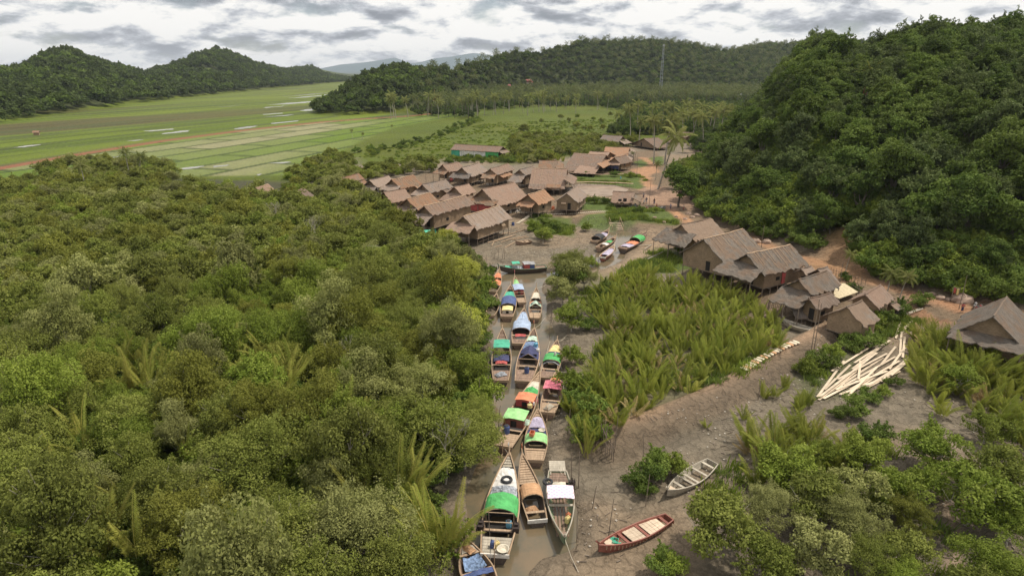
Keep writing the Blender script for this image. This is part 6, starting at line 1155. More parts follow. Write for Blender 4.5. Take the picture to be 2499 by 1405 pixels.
st = [((1170, 590), (1232, 568)), ((1190, 592), (1260, 572)), ((1205, 590), (1250, 576)), ((1222, 591), (1268, 577)), ((1208, 603), (1225, 599)), ((1232, 604), (1262, 588)), ((1200, 600), (1205, 590)), ((1240, 572), (1282, 560)), ((1262, 584), (1290, 578)), ((1250, 585), (1285, 575)), ((1215, 575), (1245, 566)), ((1640, 605), (1580, 632)), ((2090, 800), (2120, 822)), ((2125, 830), (2095, 818)), ((1990, 765), (2030, 790)), ((2050, 775), (2100, 808)), ((2135, 822), (2110, 800)), ((1870, 762), (1912, 782)), ((1885, 780), (1945, 790)),
      ((2195, 772), (2245, 752)), ((2205, 770), (2252, 753)), ((1540, 600), (1585, 598)), ((1573, 608), (1590, 597))]
for i, (a, b) in enumerate(st):
    A = at(a[0], a[1], .9); B = at(b[0], b[1], .9); g = max(hz(A.x, A.y), hz(B.x, B.y)); A = at(a[0], a[1], g+.09); B = at(b[0], b[1], g+.12); mid = (A+B)/2; mb = MB(); mb.tube([A-mid, Vector((0, 0, .03)), B-mid], .09, 6); o = mb.build('timber_pole', BW['tan'] if i < 11 else BW['grey']); o.location = mid
    tag(o, 'timber pole lying on the mud below the long thatched house' if i < 11 else 'grey timber pole left on the ground near the lower huts', 'pole', 'poles below the long house' if i < 11 else 'poles near the lower huts')
SAND = plain('sandbag', (0.72, 0.62, 0.47), 0.85, 0.25, 5, 0, .6); SANDO = plain('orange_sandbag', (0.62, 0.36, 0.20), 0.85, 0.25, 5, 0, .6)
def bagmesh(mat):
    r = random.Random(3); vs, fs = [], []; n_, k_ = 10, 6
    for i in range(k_+1):
        ph = -math.pi/2+math.pi*i/k_
        for j in range(n_):
            a = 2*math.pi*j/n_; c = abs(math.cos(a))**.55*math.copysign(1, math.cos(a)); s = abs(math.sin(a))**.55*math.copysign(1, math.sin(a)); q = math.cos(ph)**.6 if math.cos(ph) > 0 else 0
            vs.append((.48*c*q+r.uniform(-.01, .01), .30*s*q, .11+.11*math.sin(ph)))
    for i in range(k_):
        for j in range(n_): fs.append((i*n_+j, i*n_+(j+1) % n_, (i+1)*n_+(j+1) % n_, (i+1)*n_+j))
    mb = MB(); mb.add(vs, fs); return mb.mesh('sandbag', mat, True)
bm_, bo_ = bagmesh(SAND), bagmesh(SANDO)
def bagrow(pts, n, sc, label, group, z=None, alt=0):
    P = [at(p[0], p[1], 1.2) for p in pts]; Ls = [0]
    for a, b in zip(P[:-1], P[1:]): Ls.append(Ls[-1]+(b-a).length)
    for i in range(n):
        s = Ls[-1]*(i+.5)/n; k = max(j for j in range(len(Ls)) if Ls[j] <= s); k = min(k, len(P)-2); t = (s-Ls[k])/(Ls[k+1]-Ls[k]); p = P[k].lerp(P[k+1], t); d = P[k+1]-P[k]
        o = link('sandbag', bo_ if (alt and i % 3 == 1) else bm_); o.location = (p.x, p.y, hz(p.x, p.y)+(.1 if sc > .95 else .02)); o.rotation_euler = (0, 0, math.atan2(d.y, d.x)+math.pi/2+rnd.uniform(-.15, .15)); o.scale = (sc*1.15, sc*.9, sc); tag(o, label, 'sandbag', group)
bagrow([(1812, 912), (1845, 890), (1880, 872), (1910, 856), (1945, 842)], 19, 1.0, 'pale sandbag in the row along the top of the mud dike', 'sandbags on the mud dike', alt=1)
bagrow([(1245, 519), (1290, 521), (1345, 524), (1400, 521), (1460, 517), (1530, 515)], 56, .75, 'small white sandbag in the line along the village path', 'white sandbags along the village path')
bagrow([(1295, 524), (1283, 534), (1262, 543)], 12, .9, 'cream sandbag in the short line leading down to the water', 'sandbags leading to the water')
def pole(px, py, h, label, group=None, rad=.045, lean=(0, 0), name='pole', mat=None):
    p = at(px, py, .6); g = hz(p.x, p.y); p = at(px, py, g); mb = MB(); mb.tube([(0, 0, -.5), (lean[0]*.5, lean[1]*.5, h/2), (lean[0], lean[1], h)], [rad, rad*.85, rad*.6], 5); o = mb.build(name, mat or POST); o.location = p; tag(o, label, 'pole', group); return o
PP = [(1395, 1180), (1412, 1190), (1478, 1100), (1392, 900), (1445, 1240), (1408, 1320), (1570, 1150), (1484, 1310), (1575, 1235), (1172, 1005), (1215, 1060), (1384, 1060), (1341, 830), (1345, 790), (1352, 860), (1385, 815), (1303, 800), (1190, 900), (1196, 1330), (1118, 1330), (1500, 1095), (1310, 780), (1330, 980), (1250, 830), (1640, 585), (1452, 655), (1460, 660), (1215, 640), (1225, 638), (1232, 636), (1205, 640), (1186, 650)]
for i, (px, py) in enumerate(PP): pole(px, py, rnd.uniform(2.2, 4.2), 'thin bare mooring stake pushed into the mud along the creek', 'mooring stakes along the creek', .045, (rnd.uniform(-.3, .3), rnd.uniform(-.3, .3)), 'mooring_stake')
for px, py, h, lb in [(1980, 852, 7.0, 'tall bare pole at the head of the mud dike'), (1987, 850, 6.4, 'second tall bare pole beside the one at the dike head'), (1584, 505, 7.5, 'slender pole by the motorcycles and store'), (1554, 425, 7.0, 'slender pole in the lane before the far houses'), (1857, 612, 5.5, 'pole behind the rust ridged house'), (2043, 724, 6.0, 'dark pole rising through the drying deck'), (2340, 755, 5.5, 'leaning pole with a small flag by the right footpath'), (1414, 522, 4.2, 'pole at the right of the tan gabled hut'), (1072, 498, 5.5, 'thin pole between the village roofs'), (1179, 515, 6.0, 'thin pole in front of the biggest thatched house'), (1040, 449, 6.5, 'thin pole behind the grey roofs'), (1850, 975, 2.5, 'short stake on the sandbag dike slope')]:
    pole(px, py, h, lb, None, .06)
# bamboo stake fences, each one thing of many stakes
def stakes(pts, n, h, label, name='stake_fence', rails=True, jit=.15, zb=1.0, rad=.04):
    P = [at(p[0], p[1], zb) for p in pts]; c = P[0]; e = empty(name, (c.x, c.y, hz(c.x, c.y))); g0 = e.location.z; tag(e, label, 'fence' if name != 'walkway' else 'walkway'); Ls = [0]
    for a, b in zip(P[:-1], P[1:]): Ls.append(Ls[-1]+(b-a).length)
    for i in range(n):
        s = Ls[-1]*i/(n-1)*.9999; k = max(j for j in range(len(Ls)) if Ls[j] <= s); k = min(k, len(P)-2); t = (s-Ls[k])/(Ls[k+1]-Ls[k]); p = P[k].lerp(P[k+1], t); mb = MB(); hh_ = h*rnd.uniform(.8, 1.15) if rails != 'deck' else h
        mb.tube([(p.x-c.x, p.y-c.y, hz(p.x, p.y)-g0-.5), (p.x-c.x+rnd.uniform(-jit, jit)*(rails != 'deck'), p.y-c.y, hz(p.x, p.y)-g0+hh_)], rad, 5); mb.build('stake' if rails != 'deck' else 'post', POST, e)
    mb = MB()
    for a, b in zip(P[:-1], P[1:]):
        za, zb_ = hz(a.x, a.y)-g0, hz(b.x, b.y)-g0; za = zb_ = max(za, zb_) if rails == 'deck' else za
        if rails == 'deck': mb.bar((a.x-c.x, a.y-c.y, za+h), (b.x-c.x, b.y-c.y, za+h), 1.0, .08); mb.bar((a.x-c.x, a.y-c.y, za+h+.8), (b.x-c.x, b.y-c.y, za+h+.8), .05, .05)
        else:
            for f in (.35, .75): mb.bar((a.x-c.x, a.y-c.y, hz(a.x, a.y)-g0+h*f), (b.x-c.x, b.y-c.y, hz(b.x, b.y)-g0+h*f), .05, .05)
    mb.build('deck' if rails == 'deck' else 'rail', BW['tan'] if rails == 'deck' else POST, e)
stakes([(1468, 1082), (1480, 1100), (1498, 1112)], 9, 2.0, 'short bamboo stake barrier at the outlet of the mud dike')
stakes([(1400, 452), (1440, 451), (1500, 453), (1545, 456)], 18, 1.1, 'raised bamboo walkway along the far edge of the pond', 'walkway', 'deck', 0, 1.3)
stakes([(1415, 486), (1450, 488), (1500, 492)], 14, 1.0, 'raised walkway on thin posts at the near edge of the pond', 'walkway', 'deck', 0, 1.3)
stakes([(1385, 425), (1420, 428), (1470, 431), (1522, 430)], 12, .8, 'bamboo jetty in front of the blue walled house', 'walkway', 'deck', 0, 1.3)
stakes([(1868, 752), (1900, 748), (1925, 750)], 12, 1.5, 'ragged stake fence left of the lower huts')
stakes([(2035, 700), (2075, 712), (2100, 725)], 14, 1.3, 'dark stake fence around the small garden')
stakes([(2025, 672), (2060, 685), (2110, 700)], 12, 1.3, 'stake fence along the orange path behind the garden')
stakes([(1690, 655), (1740, 668), (1770, 680)], 12, 1.2, 'stake pen below the tall barn like house')
stakes([(1880, 790), (1920, 800), (1965, 795)], 9, 1.3, 'low stake pen beside the plank boat')
# landing stairs at the village bank
p = at(1508, 553, 1.0); e = empty('landing_stairs', (p.x, p.y, hz(p.x, p.y)-.1), math.radians(8)); tag(e, 'pale landing steps with wooden side rails above the beached boats', 'steps')
mb = MB()
for i in range(6): mb.box((0, i*.55, .15+i*.28), (2.6, .5, .12))
mb.build('tread', BW['pale'], e)
for s in (-1, 1):
    mb = MB(); mb.bar((s*1.35, -.3, .2), (s*1.35, 3.2, 1.9), .1, .12); mb.tube([(s*1.35, -.2, 0), (s*1.35, -.2, 1.4)], .07, 5); mb.tube([(s*1.35, 2.9, 1.0), (s*1.35, 2.9, 3.0)], .07, 5); mb.bar((s*1.35, -.2, 1.4), (s*1.35, 2.9, 2.9), .06, .06); mb.build('side_rail', BW['tan'], e)
# boulders along the footpath
ROCK = plain('boulder', (0.36, 0.26, 0.20), 0.9, 0.35, 1.5, 0, .5)
def rock(px, py, s, label, group):
    r = random.Random(px); p = at(px, py, 1.3); vs, fs = [], []
    for i in range(7):
        ph = -math.pi/2+math.pi*i/6
        for j in range(10):
            a = 2*math.pi*j/10; q = 1+r.uniform(-.18, .18); vs.append((math.cos(a)*math.cos(ph)*q, math.sin(a)*math.cos(ph)*q*.8, math.sin(ph)*.65*q))
    for i in range(6):
        for j in range(10): fs.append((i*10+j, i*10+(j+1) % 10, (i+1)*10+(j+1) % 10, (i+1)*10+j))
    mb = MB(); mb.add(vs, fs); o = mb.build('boulder', ROCK); o.location = (p.x, p.y, hz(p.x, p.y)+.15*s); o.scale = (s, s, s); tag(o, label, 'boulder', group)
for px, py, s in [(2126, 665, 1.5), (2345, 735, 1.7), (2296, 728, .8), (2262, 722, .7), (2315, 731, .6), (1845, 590, 1.0), (1870, 592, 1.1), (1862, 578, .8), (1680, 522, .8), (1690, 530, .7), (1672, 535, .6), (1650, 530, .5), (1620, 545, .5), (1597, 538, .6), (1700, 526, .9), (2238, 735, .8), (2275, 718, .6)]: rock(px, py, s, 'reddish brown boulder beside the earthen footpath', 'boulders along the footpath')
# ------------------------------------------------------------------ motorcycles
def motorcycle(px, py, rz, label, body):
    p = at(px, py, 1.25); e = empty('motorcycle', (p.x, p.y, hz(p.x, p.y)), rz); e.rotation_euler = (.12, 0, rz); tag(e, label, 'motorcycle')
    for x in (-.62, .62):
        mb = MB(); vs, fs = torus(.27, .055, 16, 6); mb.add([(v[0]+x, v[2], v[1]+.32) for v in vs], fs); w = mb.build('wheel', CL['black'], e); mb = MB(); mb.tube([(x, -.05, .32), (x, .05, .32)], .18, 10); mb.build('rim', CL['grey'], w)
    mb = MB(); mb.box((0, 0, .45), (.62, .26, .30)); mb.tube([(.2, 0, .55), (.48, 0, .85)], .1, 8); mb.tube([(-.2, 0, .6), (-.7, 0, .72)], [.14, .08], 8); mb.box((.38, 0, .62), (.10, .36, .5)); mb.build('body', body, e)
    mb = MB(); mb.box((-.25, 0, .80), (.72, .26, .10)); mb.build('seat', CL['black'], e)
    mb = MB(); mb.tube([(.62, -.07, .32), (.45, -.07, .95)], .03, 5); mb.tube([(.62, .07, .32), (.45, .07, .95)], .03, 5); mb.tube([(.36, -.34, 1.02), (.45, 0, .96), (.36, .34, 1.02)], .025, 5); mb.build('fork', IRON, e)
    mb = MB(); mb.lathe((0, 0, 0), [(.02, -.05), (.09, -.02), (.1, .03)], 10); o = mb.build('headlight', CL['white'], e); o.location = (.52, 0, .88); o.rotation_euler = (0, math.pi/2, 0)
motorcycle(1571, 497, 1.3, 'white motorcycle parked by the open store, next to a standing person', CL['white'])
motorcycle(1612, 512, .5, 'white motorcycle at the edge of the shade tree on the path', CL['white'])
motorcycle(1620, 512, .9, 'dark seated motorcycle just right of the white one under the shade tree', CL['grey'])
motorcycle(2385, 758, .4, 'red motorcycle under the bushes left of the large grey roof', CL['red'])
motorcycle(2376, 752, .8, 'white motorcycle beside the red one near the large grey roof', CL['white'])
# ------------------------------------------------------------------ people
SKIN = plain('skin', (0.30, 0.17, 0.11), 0.6, 0.1); HAIR = plain('hair', (0.015, 0.012, 0.010), 0.6, 0.1)
def person(px, py, rz, label, shirt, legs, s=1.0, stride=.12, arm=.25, sit=False, group=None, z=1.2):
    p = at(px, py, z); e = empty('person', (p.x, p.y, hz(p.x, p.y)), rz); e.scale = (s, s, s); tag(e, label, 'person', group)
    J = {'pel': (0, 0, .92), 'ch': (0, 0, 1.28), 'nk': (0, 0, 1.46), 'hd': (0.02, 0, 1.60), 'top': (0.01, 0, 1.70)}; R_ = {'pel': (.15, .11), 'ch': (.17, .11), 'nk': (.055, .055), 'hd': (.095, .10), 'top': (.06, .065)}
    ed = [('pel', 'ch'), ('ch', 'nk'), ('nk', 'hd'), ('hd', 'top')]
    for sd, n_ in ((1, 'l'), (-1, 'r')):
        st_ = stride*sd
        J.update({n_+'hip': (0, .10*sd, .88), n_+'kn': (st_*.6+.03, .10*sd, .49), n_+'an': (st_, .10*sd, .09), n_+'to': (st_+.17, .11*sd, .04), n_+'sh': (0, .20*sd, 1.40), n_+'el': (-.04*sd*arm, .27*sd, 1.12), n_+'wr': (arm*.5, .27*sd, .90), n_+'pa': (arm*.6, .27*sd, .83)})
        R_.update({n_+'hip': (.095, .095), n_+'kn': (.058, .058), n_+'an': (.04, .045), n_+'to': (.03, .025), n_+'sh': (.06, .06), n_+'el': (.042, .042), n_+'wr': (.028, .026), n_+'pa': (.038, .02)})
        ed += [('pel', n_+'hip'), (n_+'hip', n_+'kn'), (n_+'kn', n_+'an'), (n_+'an', n_+'to'), ('ch', n_+'sh'), (n_+'sh', n_+'el'), (n_+'el', n_+'wr'), (n_+'wr', n_+'pa')]
        for f in range(4):
            k = n_+'f%d' % f; b_ = J[n_+'pa']; J[k] = (b_[0]+.03-.02*f, b_[1]+.0, b_[2]-.09+.008*abs(f-1)); R_[k] = (.009, .009); ed.append((n_+'pa', k))
        k = n_+'th'; J[k] = (b_[0]+.055, b_[1]-.02*sd, b_[2]-.03); R_[k] = (.01, .01); ed.append((n_+'pa', k))
    ks = list(J); me = bpy.data.meshes.new('body'); me.from_pydata([J[k] for k in ks], [(ks.index(a), ks.index(b)) for a, b in ed], []); ob = link('body', me, e)
    sk = ob.modifiers.new('skin', 'SKIN'); 
    for i, k in enumerate(ks): me.skin_vertices[0].data[i].radius = R_[k]
    me.skin_vertices[0].data[0].use_root = True; ob.modifiers.new('sub', 'SUBSURF').levels = 1; me.materials.append(SKIN)
    dg = bpy.context.evaluated_depsgraph_get(); dg.update(); nm = bpy.data.meshes.new_from_object(ob.evaluated_get(dg)); ob.modifiers.clear(); ob.data = nm
    if not nm.materials: nm.materials.append(SKIN)
    mb = MB(); mb.lathe((0, 0, .9), [(.165, 0), (.17, .1), (.185, .33), (.20, .48), (.12, .56), (.07, .57)], 12, sx=.72)
    for sd in (1, -1): mb.tube([(0, .17*sd, 1.40), (-.02*sd*arm, .25*sd, 1.2)], [.08, .072], 8)
    mb.build('shirt', shirt, e, True)
    mb = MB()
    if legs[1]: mb.lathe((0, 0, .35), [(.2, 0), (.19, .3), (.17, .58), (.165, .62)], 12, sx=.8)
    else:
        for sd in (1, -1): mb.tube([(0, .09*sd, .96), (stride*sd*.6+.03, .10*sd, .49), (stride*sd*.8, .10*sd, .28)], [.12, .085, .075], 8)
    mb.build('sarong' if legs[1] else 'trousers', legs[0], e, True)
    mb = MB(); mb.lathe((-.015, 0, 1.58), [(.10, -.02), (.115, .04), (.11, .10), (.07, .15), (.02, .17)], 10); mb.build('hair', HAIR, e, True)
    mb = MB()
    for sd in (1, -1): mb.box((.108, .035*sd, 1.615), (.01, .02, .01))
    mb.box((.112, 0, 1.555), (.008, .045, .01)); mb.build('eyes_and_mouth', HAIR, e)
    mb = MB(); mb.tube([(.10, 0, 1.61), (.13, 0, 1.58)], [.01, .018], 5); mb.build('nose', SKIN, e)
    for sd in (1, -1):
        mb = MB(); mb.box((0.01, .102*sd, 1.59), (.035, .015, .055)); mb.build('ear', SKIN, e)
person(1577, 497, -1.5, 'person in dark shirt standing behind the white motorcycle by the store', CL['navy'], (CL['grey'], 0))
person(1596, 500, -1.2, 'person in dark clothes standing alone in the middle of the path', CL['black'], (CL['navy'], 0), 1.05)
person(1570, 484, -2.0, 'person in pale shirt farther up the path beside the pole', CL['grey'], (CL['navy'], 1), .95)
person(1602, 508, 2.0, 'small child in orange shirt on the path left of the motorcycles', CL['orange'], (CL['red'], 0), .7)
person(1578, 512, .5, 'person in brown top by the side of the store', CL['cream'], (CL['red'], 1), .85)
person(1636, 512, -2.6, 'person in purple shirt in the shade of the large tree', CL['lilac'], (CL['navy'], 1), .95)
person(1668, 512, 2.9, 'person in white top at the right edge of the tree shade', CL['white'], (CL['red'], 1), .85)
person(1322, 514, -1.2, 'person in a pink top beside the half orange roofed house', CL['pink'], (CL['grey'], 1), .9)
person(2347, 762, -1.8, 'person in red top by the footpath near the motorcycles', CL['red'], (CL['navy'], 1), .9)
# ------------------------------------------------------------------ village clutter
VC = [('barrel', 1205, 520, 'blue', 1.0), ('barrel', 1252, 552, 'blue', 1.2), ('bottle', 1246, 520, 'white', 1.5), ('bottle', 1262, 519, 'white', 1.5), ('can', 1270, 518, 'white', 1.6), ('basin', 1300, 517, 'grey', 1.5), ('barrel', 1232, 548, 'cyan', 1.1), ('crate', 1340, 512, 'orange', 2.2), ('can', 1350, 511, 'orange', 1.8), ('basin', 1155, 560, 'mint', 1.4), ('can', 1008, 778, 'yellow', 1.0),
      ('can', 2008, 778, 'yellow', 1.6), ('can', 2016, 777, 'yellow', 1.6), ('can', 2022, 779, 'orange', 1.6), ('bottle', 2012, 780, 'yellow', 1.4), ('barrel', 1870, 702, 'blue', 1.1), ('bottle', 1876, 704, 'white', 1.2), ('barrel', 2142, 795, 'cyan', 1.1), ('can', 2135, 783, 'orange', 1.6), ('crate', 1712, 645, 'white', 2.0), ('bottle', 1720, 650, 'white', 1.3), ('can', 1762, 665, 'orange', 1.3), ('barrel', 1060, 572, 'teal', 1.6), ('crate', 1072, 580, 'orange', 2.4), ('can', 1095, 575, 'blue', 1.5), ('basin', 1085, 584, 'red', 1.5),
      ('barrel', 1044, 585, 'teal', 1.8), ('crate', 1100, 443, 'red', 2.0), ('can', 1118, 444, 'pink', 1.6), ('crate', 1390, 465, 'white', 2.0), ('can', 1372, 458, 'white', 1.6), ('barrel', 1364, 455, 'black', 1.3), ('basin', 1540, 507, 'grey', 1.8), ('barrel', 1550, 506, 'grey', 1.2), ('can', 1075, 470, 'yellow', 1.4), ('crate', 1160, 428, 'white', 1.6), ('bottle', 1190, 452, 'white', 1.5), ('can', 1515, 436, 'cyan', 1.2), ('can', 1410, 424, 'orange', 1.6), ('basin', 1418, 424, 'white', 1.4)]
KN = {'barrel': ('drum', 'plastic_drum'), 'bottle': ('container', 'plastic_container'), 'can': ('jerrycan', 'jerrycan'), 'basin': ('basin', 'basin'), 'crate': ('crate', 'plastic_box')}
for k, px, py, c, s in VC:
    p = at(px, py, 1.3); g = hz(p.x, p.y); p = at(px, py, g); near_ = 'the landing in front of the long thatched house' if (px < 1300 and py > 530) else 'the lower row of huts' if px > 1600 else 'the houses of the dense village'
    cargo(k, p, CL[c], '%s %s on the ground by %s' % (c if c != 'mint' else 'pale green', KN[k][0], near_), KN[k][0], KN[k][1], s, rnd.uniform(0, 3), 'yard %s %ss by %s' % (c, KN[k][0], near_))
# washing on a line
def washing(a, b, cols, label, h=2.0):
    A = at(a[0], a[1], 1.2); B = at(b[0], b[1], 1.2); e = empty('washing_line', (A.x, A.y, hz(A.x, A.y))); tag(e, label, 'washing line'); d = (B-A); d.z = 0; n_ = len(cols); sd = Vector((-d.y, d.x, 0)).normalized()
    for q in (Vector((0, 0, 0)), d): mb = MB(); mb.tube([q+Vector((0, 0, -.4)), q+Vector((0, 0, h+.1))], .05, 5); mb.build('line_post', POST, e)
    mb = MB(); mb.tube([Vector((0, 0, h)), d*.5+Vector((0, 0, h-.15)), d+Vector((0, 0, h))], .02, 4); mb.build('line', CL['grey'], e)
    for i, c in enumerate(cols):
        t0, t1 = (i+.12)/n_, (i+.88)/n_; mb = MB(); L0 = rnd.uniform(.6, 1.1); G = [[d*(t0+(t1-t0)*j/4)+Vector((0, 0, h-.1-L0*k/3))+sd*(.05*math.sin(j*2+k)) for k in range(4)] for j in range(5)]; mb.grid(G, .02); mb.build('garment', CL[c], e)
washing((2085, 790), (2104, 795), ['pink', 'grey', 'white'], 'washing line with a magenta cloth by the bare gabled stilt hut')
washing((1880, 702), (1900, 696), ['red', 'blue'], 'washing line with a red cloth before the rust ridged house')
washing((1318, 512), (1345, 509), ['pink', 'orange', 'red', 'orange'], 'washing line with pink and orange clothes by the half orange roof')
washing((1362, 460), (1395, 458), ['navy', 'white', 'white', 'cream'], 'washing line with white clothes in front of the wide hall')
washing((1098, 447), (1125, 444), ['red', 'navy', 'pink'], 'washing line with red clothes between the back row roofs')
washing((1170, 520), (1200, 516), ['red', 'red', 'navy'], 'washing line with red cloths under the porch of the biggest house')
washing((2320, 735), (2335, 738), ['red', 'yellow'], 'red and yellow clothes hung by the right footpath', 2.4)
# work platform with teal sheet at the left landing
p = at(1062, 590, 1.5); e = empty('landing_platform', (p.x, p.y, .2), .3); tag(e, 'cluttered stilt platform with a teal sheet behind the lime green mangroves', 'platform')
mb = MB(); mb.box((0, 0, 1.5), (6, 3.6, .1)); mb.build('floor', BW['tan'], e)
for x in (-2.8, 0, 2.8):
    for y in (-1.6, 1.6): mb = MB(); mb.tube([(x, y, -.6), (x, y, 3.4 if y > 0 else 1.6)], .07, 5); mb.build('post', POST, e)
mb = MB(); roof_sheet(mb, (-3, 1.8, 3.6), (-.6, 1.8, 3.6), (-.6, -.3, 3.0), (-3, -.3, 3.0), random.Random(2), .04, .5, .02, .02); mb.build('sheet_roof', CL['teal'], e)
# ------------------------------------------------------------------ far landmarks
GOLD = plain('gold_paint', (0.75, 0.52, 0.12), 0.35, 0.1, 1, 0.6)
p = at(1058, 166, 1.0); Y_ = 720.0; x, y, dz = ray(1058, 168); t = Y_/y; z = hz(x*t, Y_); e = empty('golden_stupa', (x*t, Y_, z-1)); tag(e, 'small golden stupa with a thin spire on the wooded middle hill', 'stupa')
mb = MB(); mb.lathe((0, 0, 0), [(4.2, 0), (4.2, 2), (3.4, 2.1), (3.4, 4), (2.8, 4.2)], 8); mb.build('base', CL['white'], e)
mb = MB(); mb.lathe((0, 0, 4), [(2.8, 0), (2.9, .8), (2.4, 2.0), (1.4, 3.4), (.9, 4.4), (.55, 6), (.3, 8.5), (.12, 10.5), (.05, 12)], 16); mb.build('bell', GOLD, e, True)
x, y, dz = ray(1616, 165); Y_ = 900.0; t = Y_/y; z = hz(x*t, Y_); e = empty('telecom_mast', (x*t, Y_, z)); tag(e, 'tall grey lattice mast standing on the wooded middle hills', 'mast'); H_ = CAMH+ray(1616, 108)[2]*Y_/ray(1616, 108)[1]-z
STEEL = plain('galvanised_steel', (0.30, 0.32, 0.34), 0.5, 0.1)
mb = MB(); W_ = lambda f: 1.9*(1-f)+.7*f
for sx in (-1, 1):
    for sy in (-1, 1): mb.bar((sx*W_(0), sy*W_(0), -1), (sx*W_(1), sy*W_(1), H_), .2, .2)
for i in range(14):
    f0, f1 = i/14, (i+1)/14; a, b = W_(f0), W_(f1)
    for q in ((1, 1, 1, -1), (1, -1, -1, -1), (-1, -1, -1, 1), (-1, 1, 1, 1)): mb.bar((q[0]*a, q[1]*a, f0*H_), (q[2]*b, q[3]*b, f1*H_), .11, .11); mb.bar((q[2]*a, q[3]*a, f0*H_), (q[0]*b, q[1]*b, f1*H_), .11, .11)
mb.build('lattice', STEEL, e)
for i, a in enumerate((0, 2.1, 4.2)): mb = MB(); mb.box((1.3*math.cos(a), 1.3*math.sin(a), H_-1.5), (.5, .5, 2.4)); mb.build('antenna', CL['white'], e)
REDR = plain('red_roof', (0.26, 0.06, 0.05), 0.5, 0.2)
def temple(px, py, Y_, w, d, h, label, tiers=1, roof=REDR, wall=None):
    q = hit(px, py+14) if Y_ > 600 else at(px, py, 1.2); z = hz(q.x, q.y); e = empty('temple' if roof == REDR else 'white_building', (q.x, q.y, z+(2.5 if Y_ > 600 else 0))); tag(e, label, 'temple' if roof == REDR else 'building'); hh_ = h; mb = MB(); mb.box((0, 0, hh_/2-.6), (w, d, hh_)); mb.build('wall', wall or CL['cream'], e)
    for k in range(tiers):
        mb = MB(); a, b, zz = w*(.62-.14*k), d*(.7-.14*k), hh_-.6+k*2.2; q_ = 2.4; mb.add([(-a, -b, zz), (a, -b, zz), (a, b, zz), (-a, b, zz), (-a*.75, 0, zz+q_), (a*.75, 0, zz+q_)], [(0, 1, 5, 4), (2, 3, 4, 5), (0, 4, 3), (1, 2, 5), (3, 2, 1, 0)]); mb.build('roof', roof, e)
    for k in range(4): mb = MB(); mb.box((-w*.36+w*.24*k, -d/2-.04, hh_*.5), (w*.1, .06, hh_*.3)); mb.build('window', DARK, e)
temple(1290, 199, 900, 11, 6, 5, 'red roofed temple among the trees above the palm grove, right one', 2)
temple(1243, 212, 820, 5, 4, 5, 'small red roofed pavilion left of the larger temple', 2)
temple(1238, 256, 470, 4.5, 4, 3, 'tiny white building at the edge of the distant palm grove', 1, CL['white'], CL['white'])
temple(1800, 238, 520, 12, 5, 3, 'low grey shed beyond the green belt at the foot of the hills', 1, CL['grey'])
p = at(90, 330, 1.2); e = empty('field_hut', (p.x, p.y, 1.2), .4); e.scale = (.6, .6, .6); tag(e, 'tiny brown hut alone in the left rice fields', 'hut')
mb = MB(); mb.box((0, 0, 1.3), (4.5, 3.2, 2.6)); mb.build('wall', BAM, e); mb = MB(); roof_sheet(mb, (-2.8, 0, 4.2), (2.8, 0, 4.2), (2.8, 2.4, 2.4), (-2.8, 2.4, 2.4), random.Random(1)); roof_sheet(mb, (-2.8, 0, 4.2), (2.8, 0, 4.2), (2.8, -2.4, 2.4), (-2.8, -2.4, 2.4), random.Random(2)); mb.build('roof', TH['orange'], e)
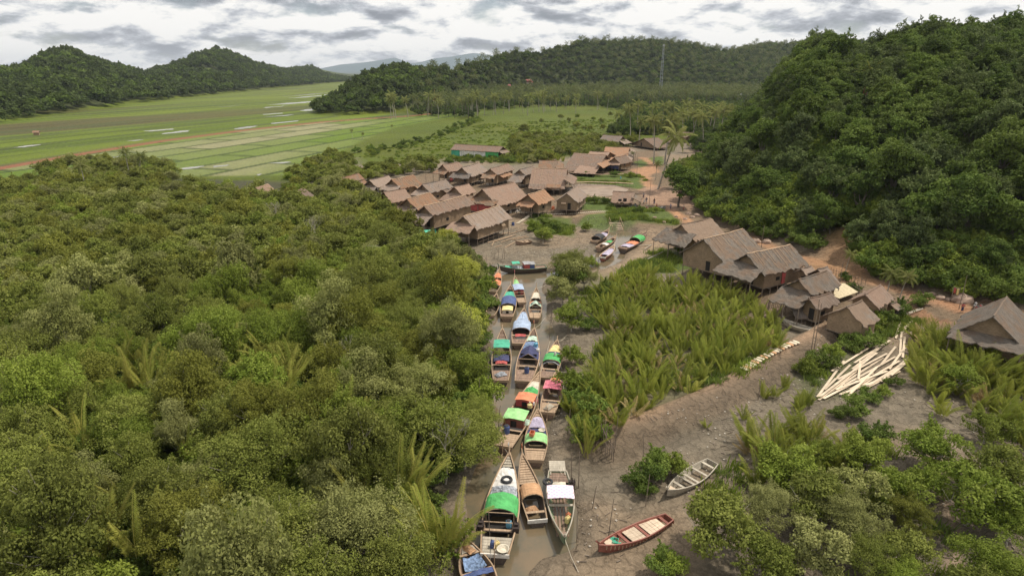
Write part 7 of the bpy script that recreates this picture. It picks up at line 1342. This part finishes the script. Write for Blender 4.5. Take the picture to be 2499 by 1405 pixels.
# screw palm on the slope
p = hit(2108, 275); pts_, lv_ = [], []; r_ = random.Random(9)
for k in range(14): frond(pts_, lv_, k*2.4, math.radians(75-60*r_.random()), 4.5, .8, 10, .5, .16, 0, r_, (0, 0, 11), .1, .3, .3)
me = frond_mesh('crown', LM['nipadry'], pts_, lv_); q_ = MB(); q_.tube([(0, 0, -1), (0, 0, 11)], .3, 7); e = place([('trunk', q_.mesh('trunk', PALEBARK)), ('crown', me)], 'screw_palm', (p.x, p.y, p.z-1), 0, 1.0, 'spiky screw palm with hanging brown roots high on the wooded slope', 'palm', None)
q_ = MB()
for k in range(16):
    a = r_.uniform(0, 6.28); rr_ = r_.uniform(.4, 1.6); q_.tube([(math.cos(a)*rr_, math.sin(a)*rr_, 11), (math.cos(a)*rr_*1.2, math.sin(a)*rr_*1.2, r_.uniform(5, 8.5))], .12, 4)
q_.build('hanging_root', plain('dry_root', (0.24, 0.11, 0.06), 0.9), e)
# dead and bare trees in the left thicket
for px, py, s, lb in [(665, 540, 1.0, 'bare twiggy tree by the isolated leftmost roof'), (765, 590, 1.1, 'dark forked bare tree in the upper thicket'), (905, 640, .8, 'pale leafless tree at the middle of the thicket'), (835, 900, .9, 'bare arching shrub above the yellow nipa fronds'), (1085, 1120, .9, 'pale bare branches by the water under the leaning mangrove')]:
    r_ = random.Random(px); p = at(px, py, 3.0); q_ = MB()
    def br_(a, d, L, rad, dep):
        b = a+d*L; q_.tube([a, (a+b)/2+Vector((r_.uniform(-.1, .1), r_.uniform(-.1, .1), 0))*L*.3, b], [rad, rad*.8, rad*.55], 5)
        if dep: 
            for _ in range(3): br_(b, (d+Vector((r_.uniform(-.8, .8), r_.uniform(-.8, .8), r_.uniform(-.1, .5)))).normalized(), L*.68, rad*.5, dep-1)
    br_(Vector((0, 0, -.3)), Vector((.1, .05, 1)).normalized(), 2.9, .13, 4); o = q_.build('bare_tree', PALEBARK); o.location = (p.x, p.y, .5); o.scale = (s,)*3; tag(o, lb, 'tree')

# mooring ropes
for i, (a, b) in enumerate([((1378, 1312), (1412, 1395)), ((1243, 1110), (1216, 1062)), ((1274, 1110), (1290, 1128)), ((1318, 912), (1342, 832)), ((1360, 905), (1392, 902)), ((1359, 834), (1385, 816)), ((1133, 1316), (1120, 1290)), ((1304, 802), (1330, 775)), ((1309, 703), (1340, 690)), ((1205, 1345), (1180, 1385)), ((1362, 1140), (1393, 1180))]):
    A = at(a[0], a[1], 1.2); B = at(b[0], b[1], .5); mb = MB(); mb.tube([A-A, (B-A)*.5+Vector((0, 0, -.25)), B-A], .018, 4); o = mb.build('mooring_rope', CL['cream']); o.location = A; tag(o, 'slack mooring rope from a boat towards the bank', 'rope', 'mooring ropes of the boats')
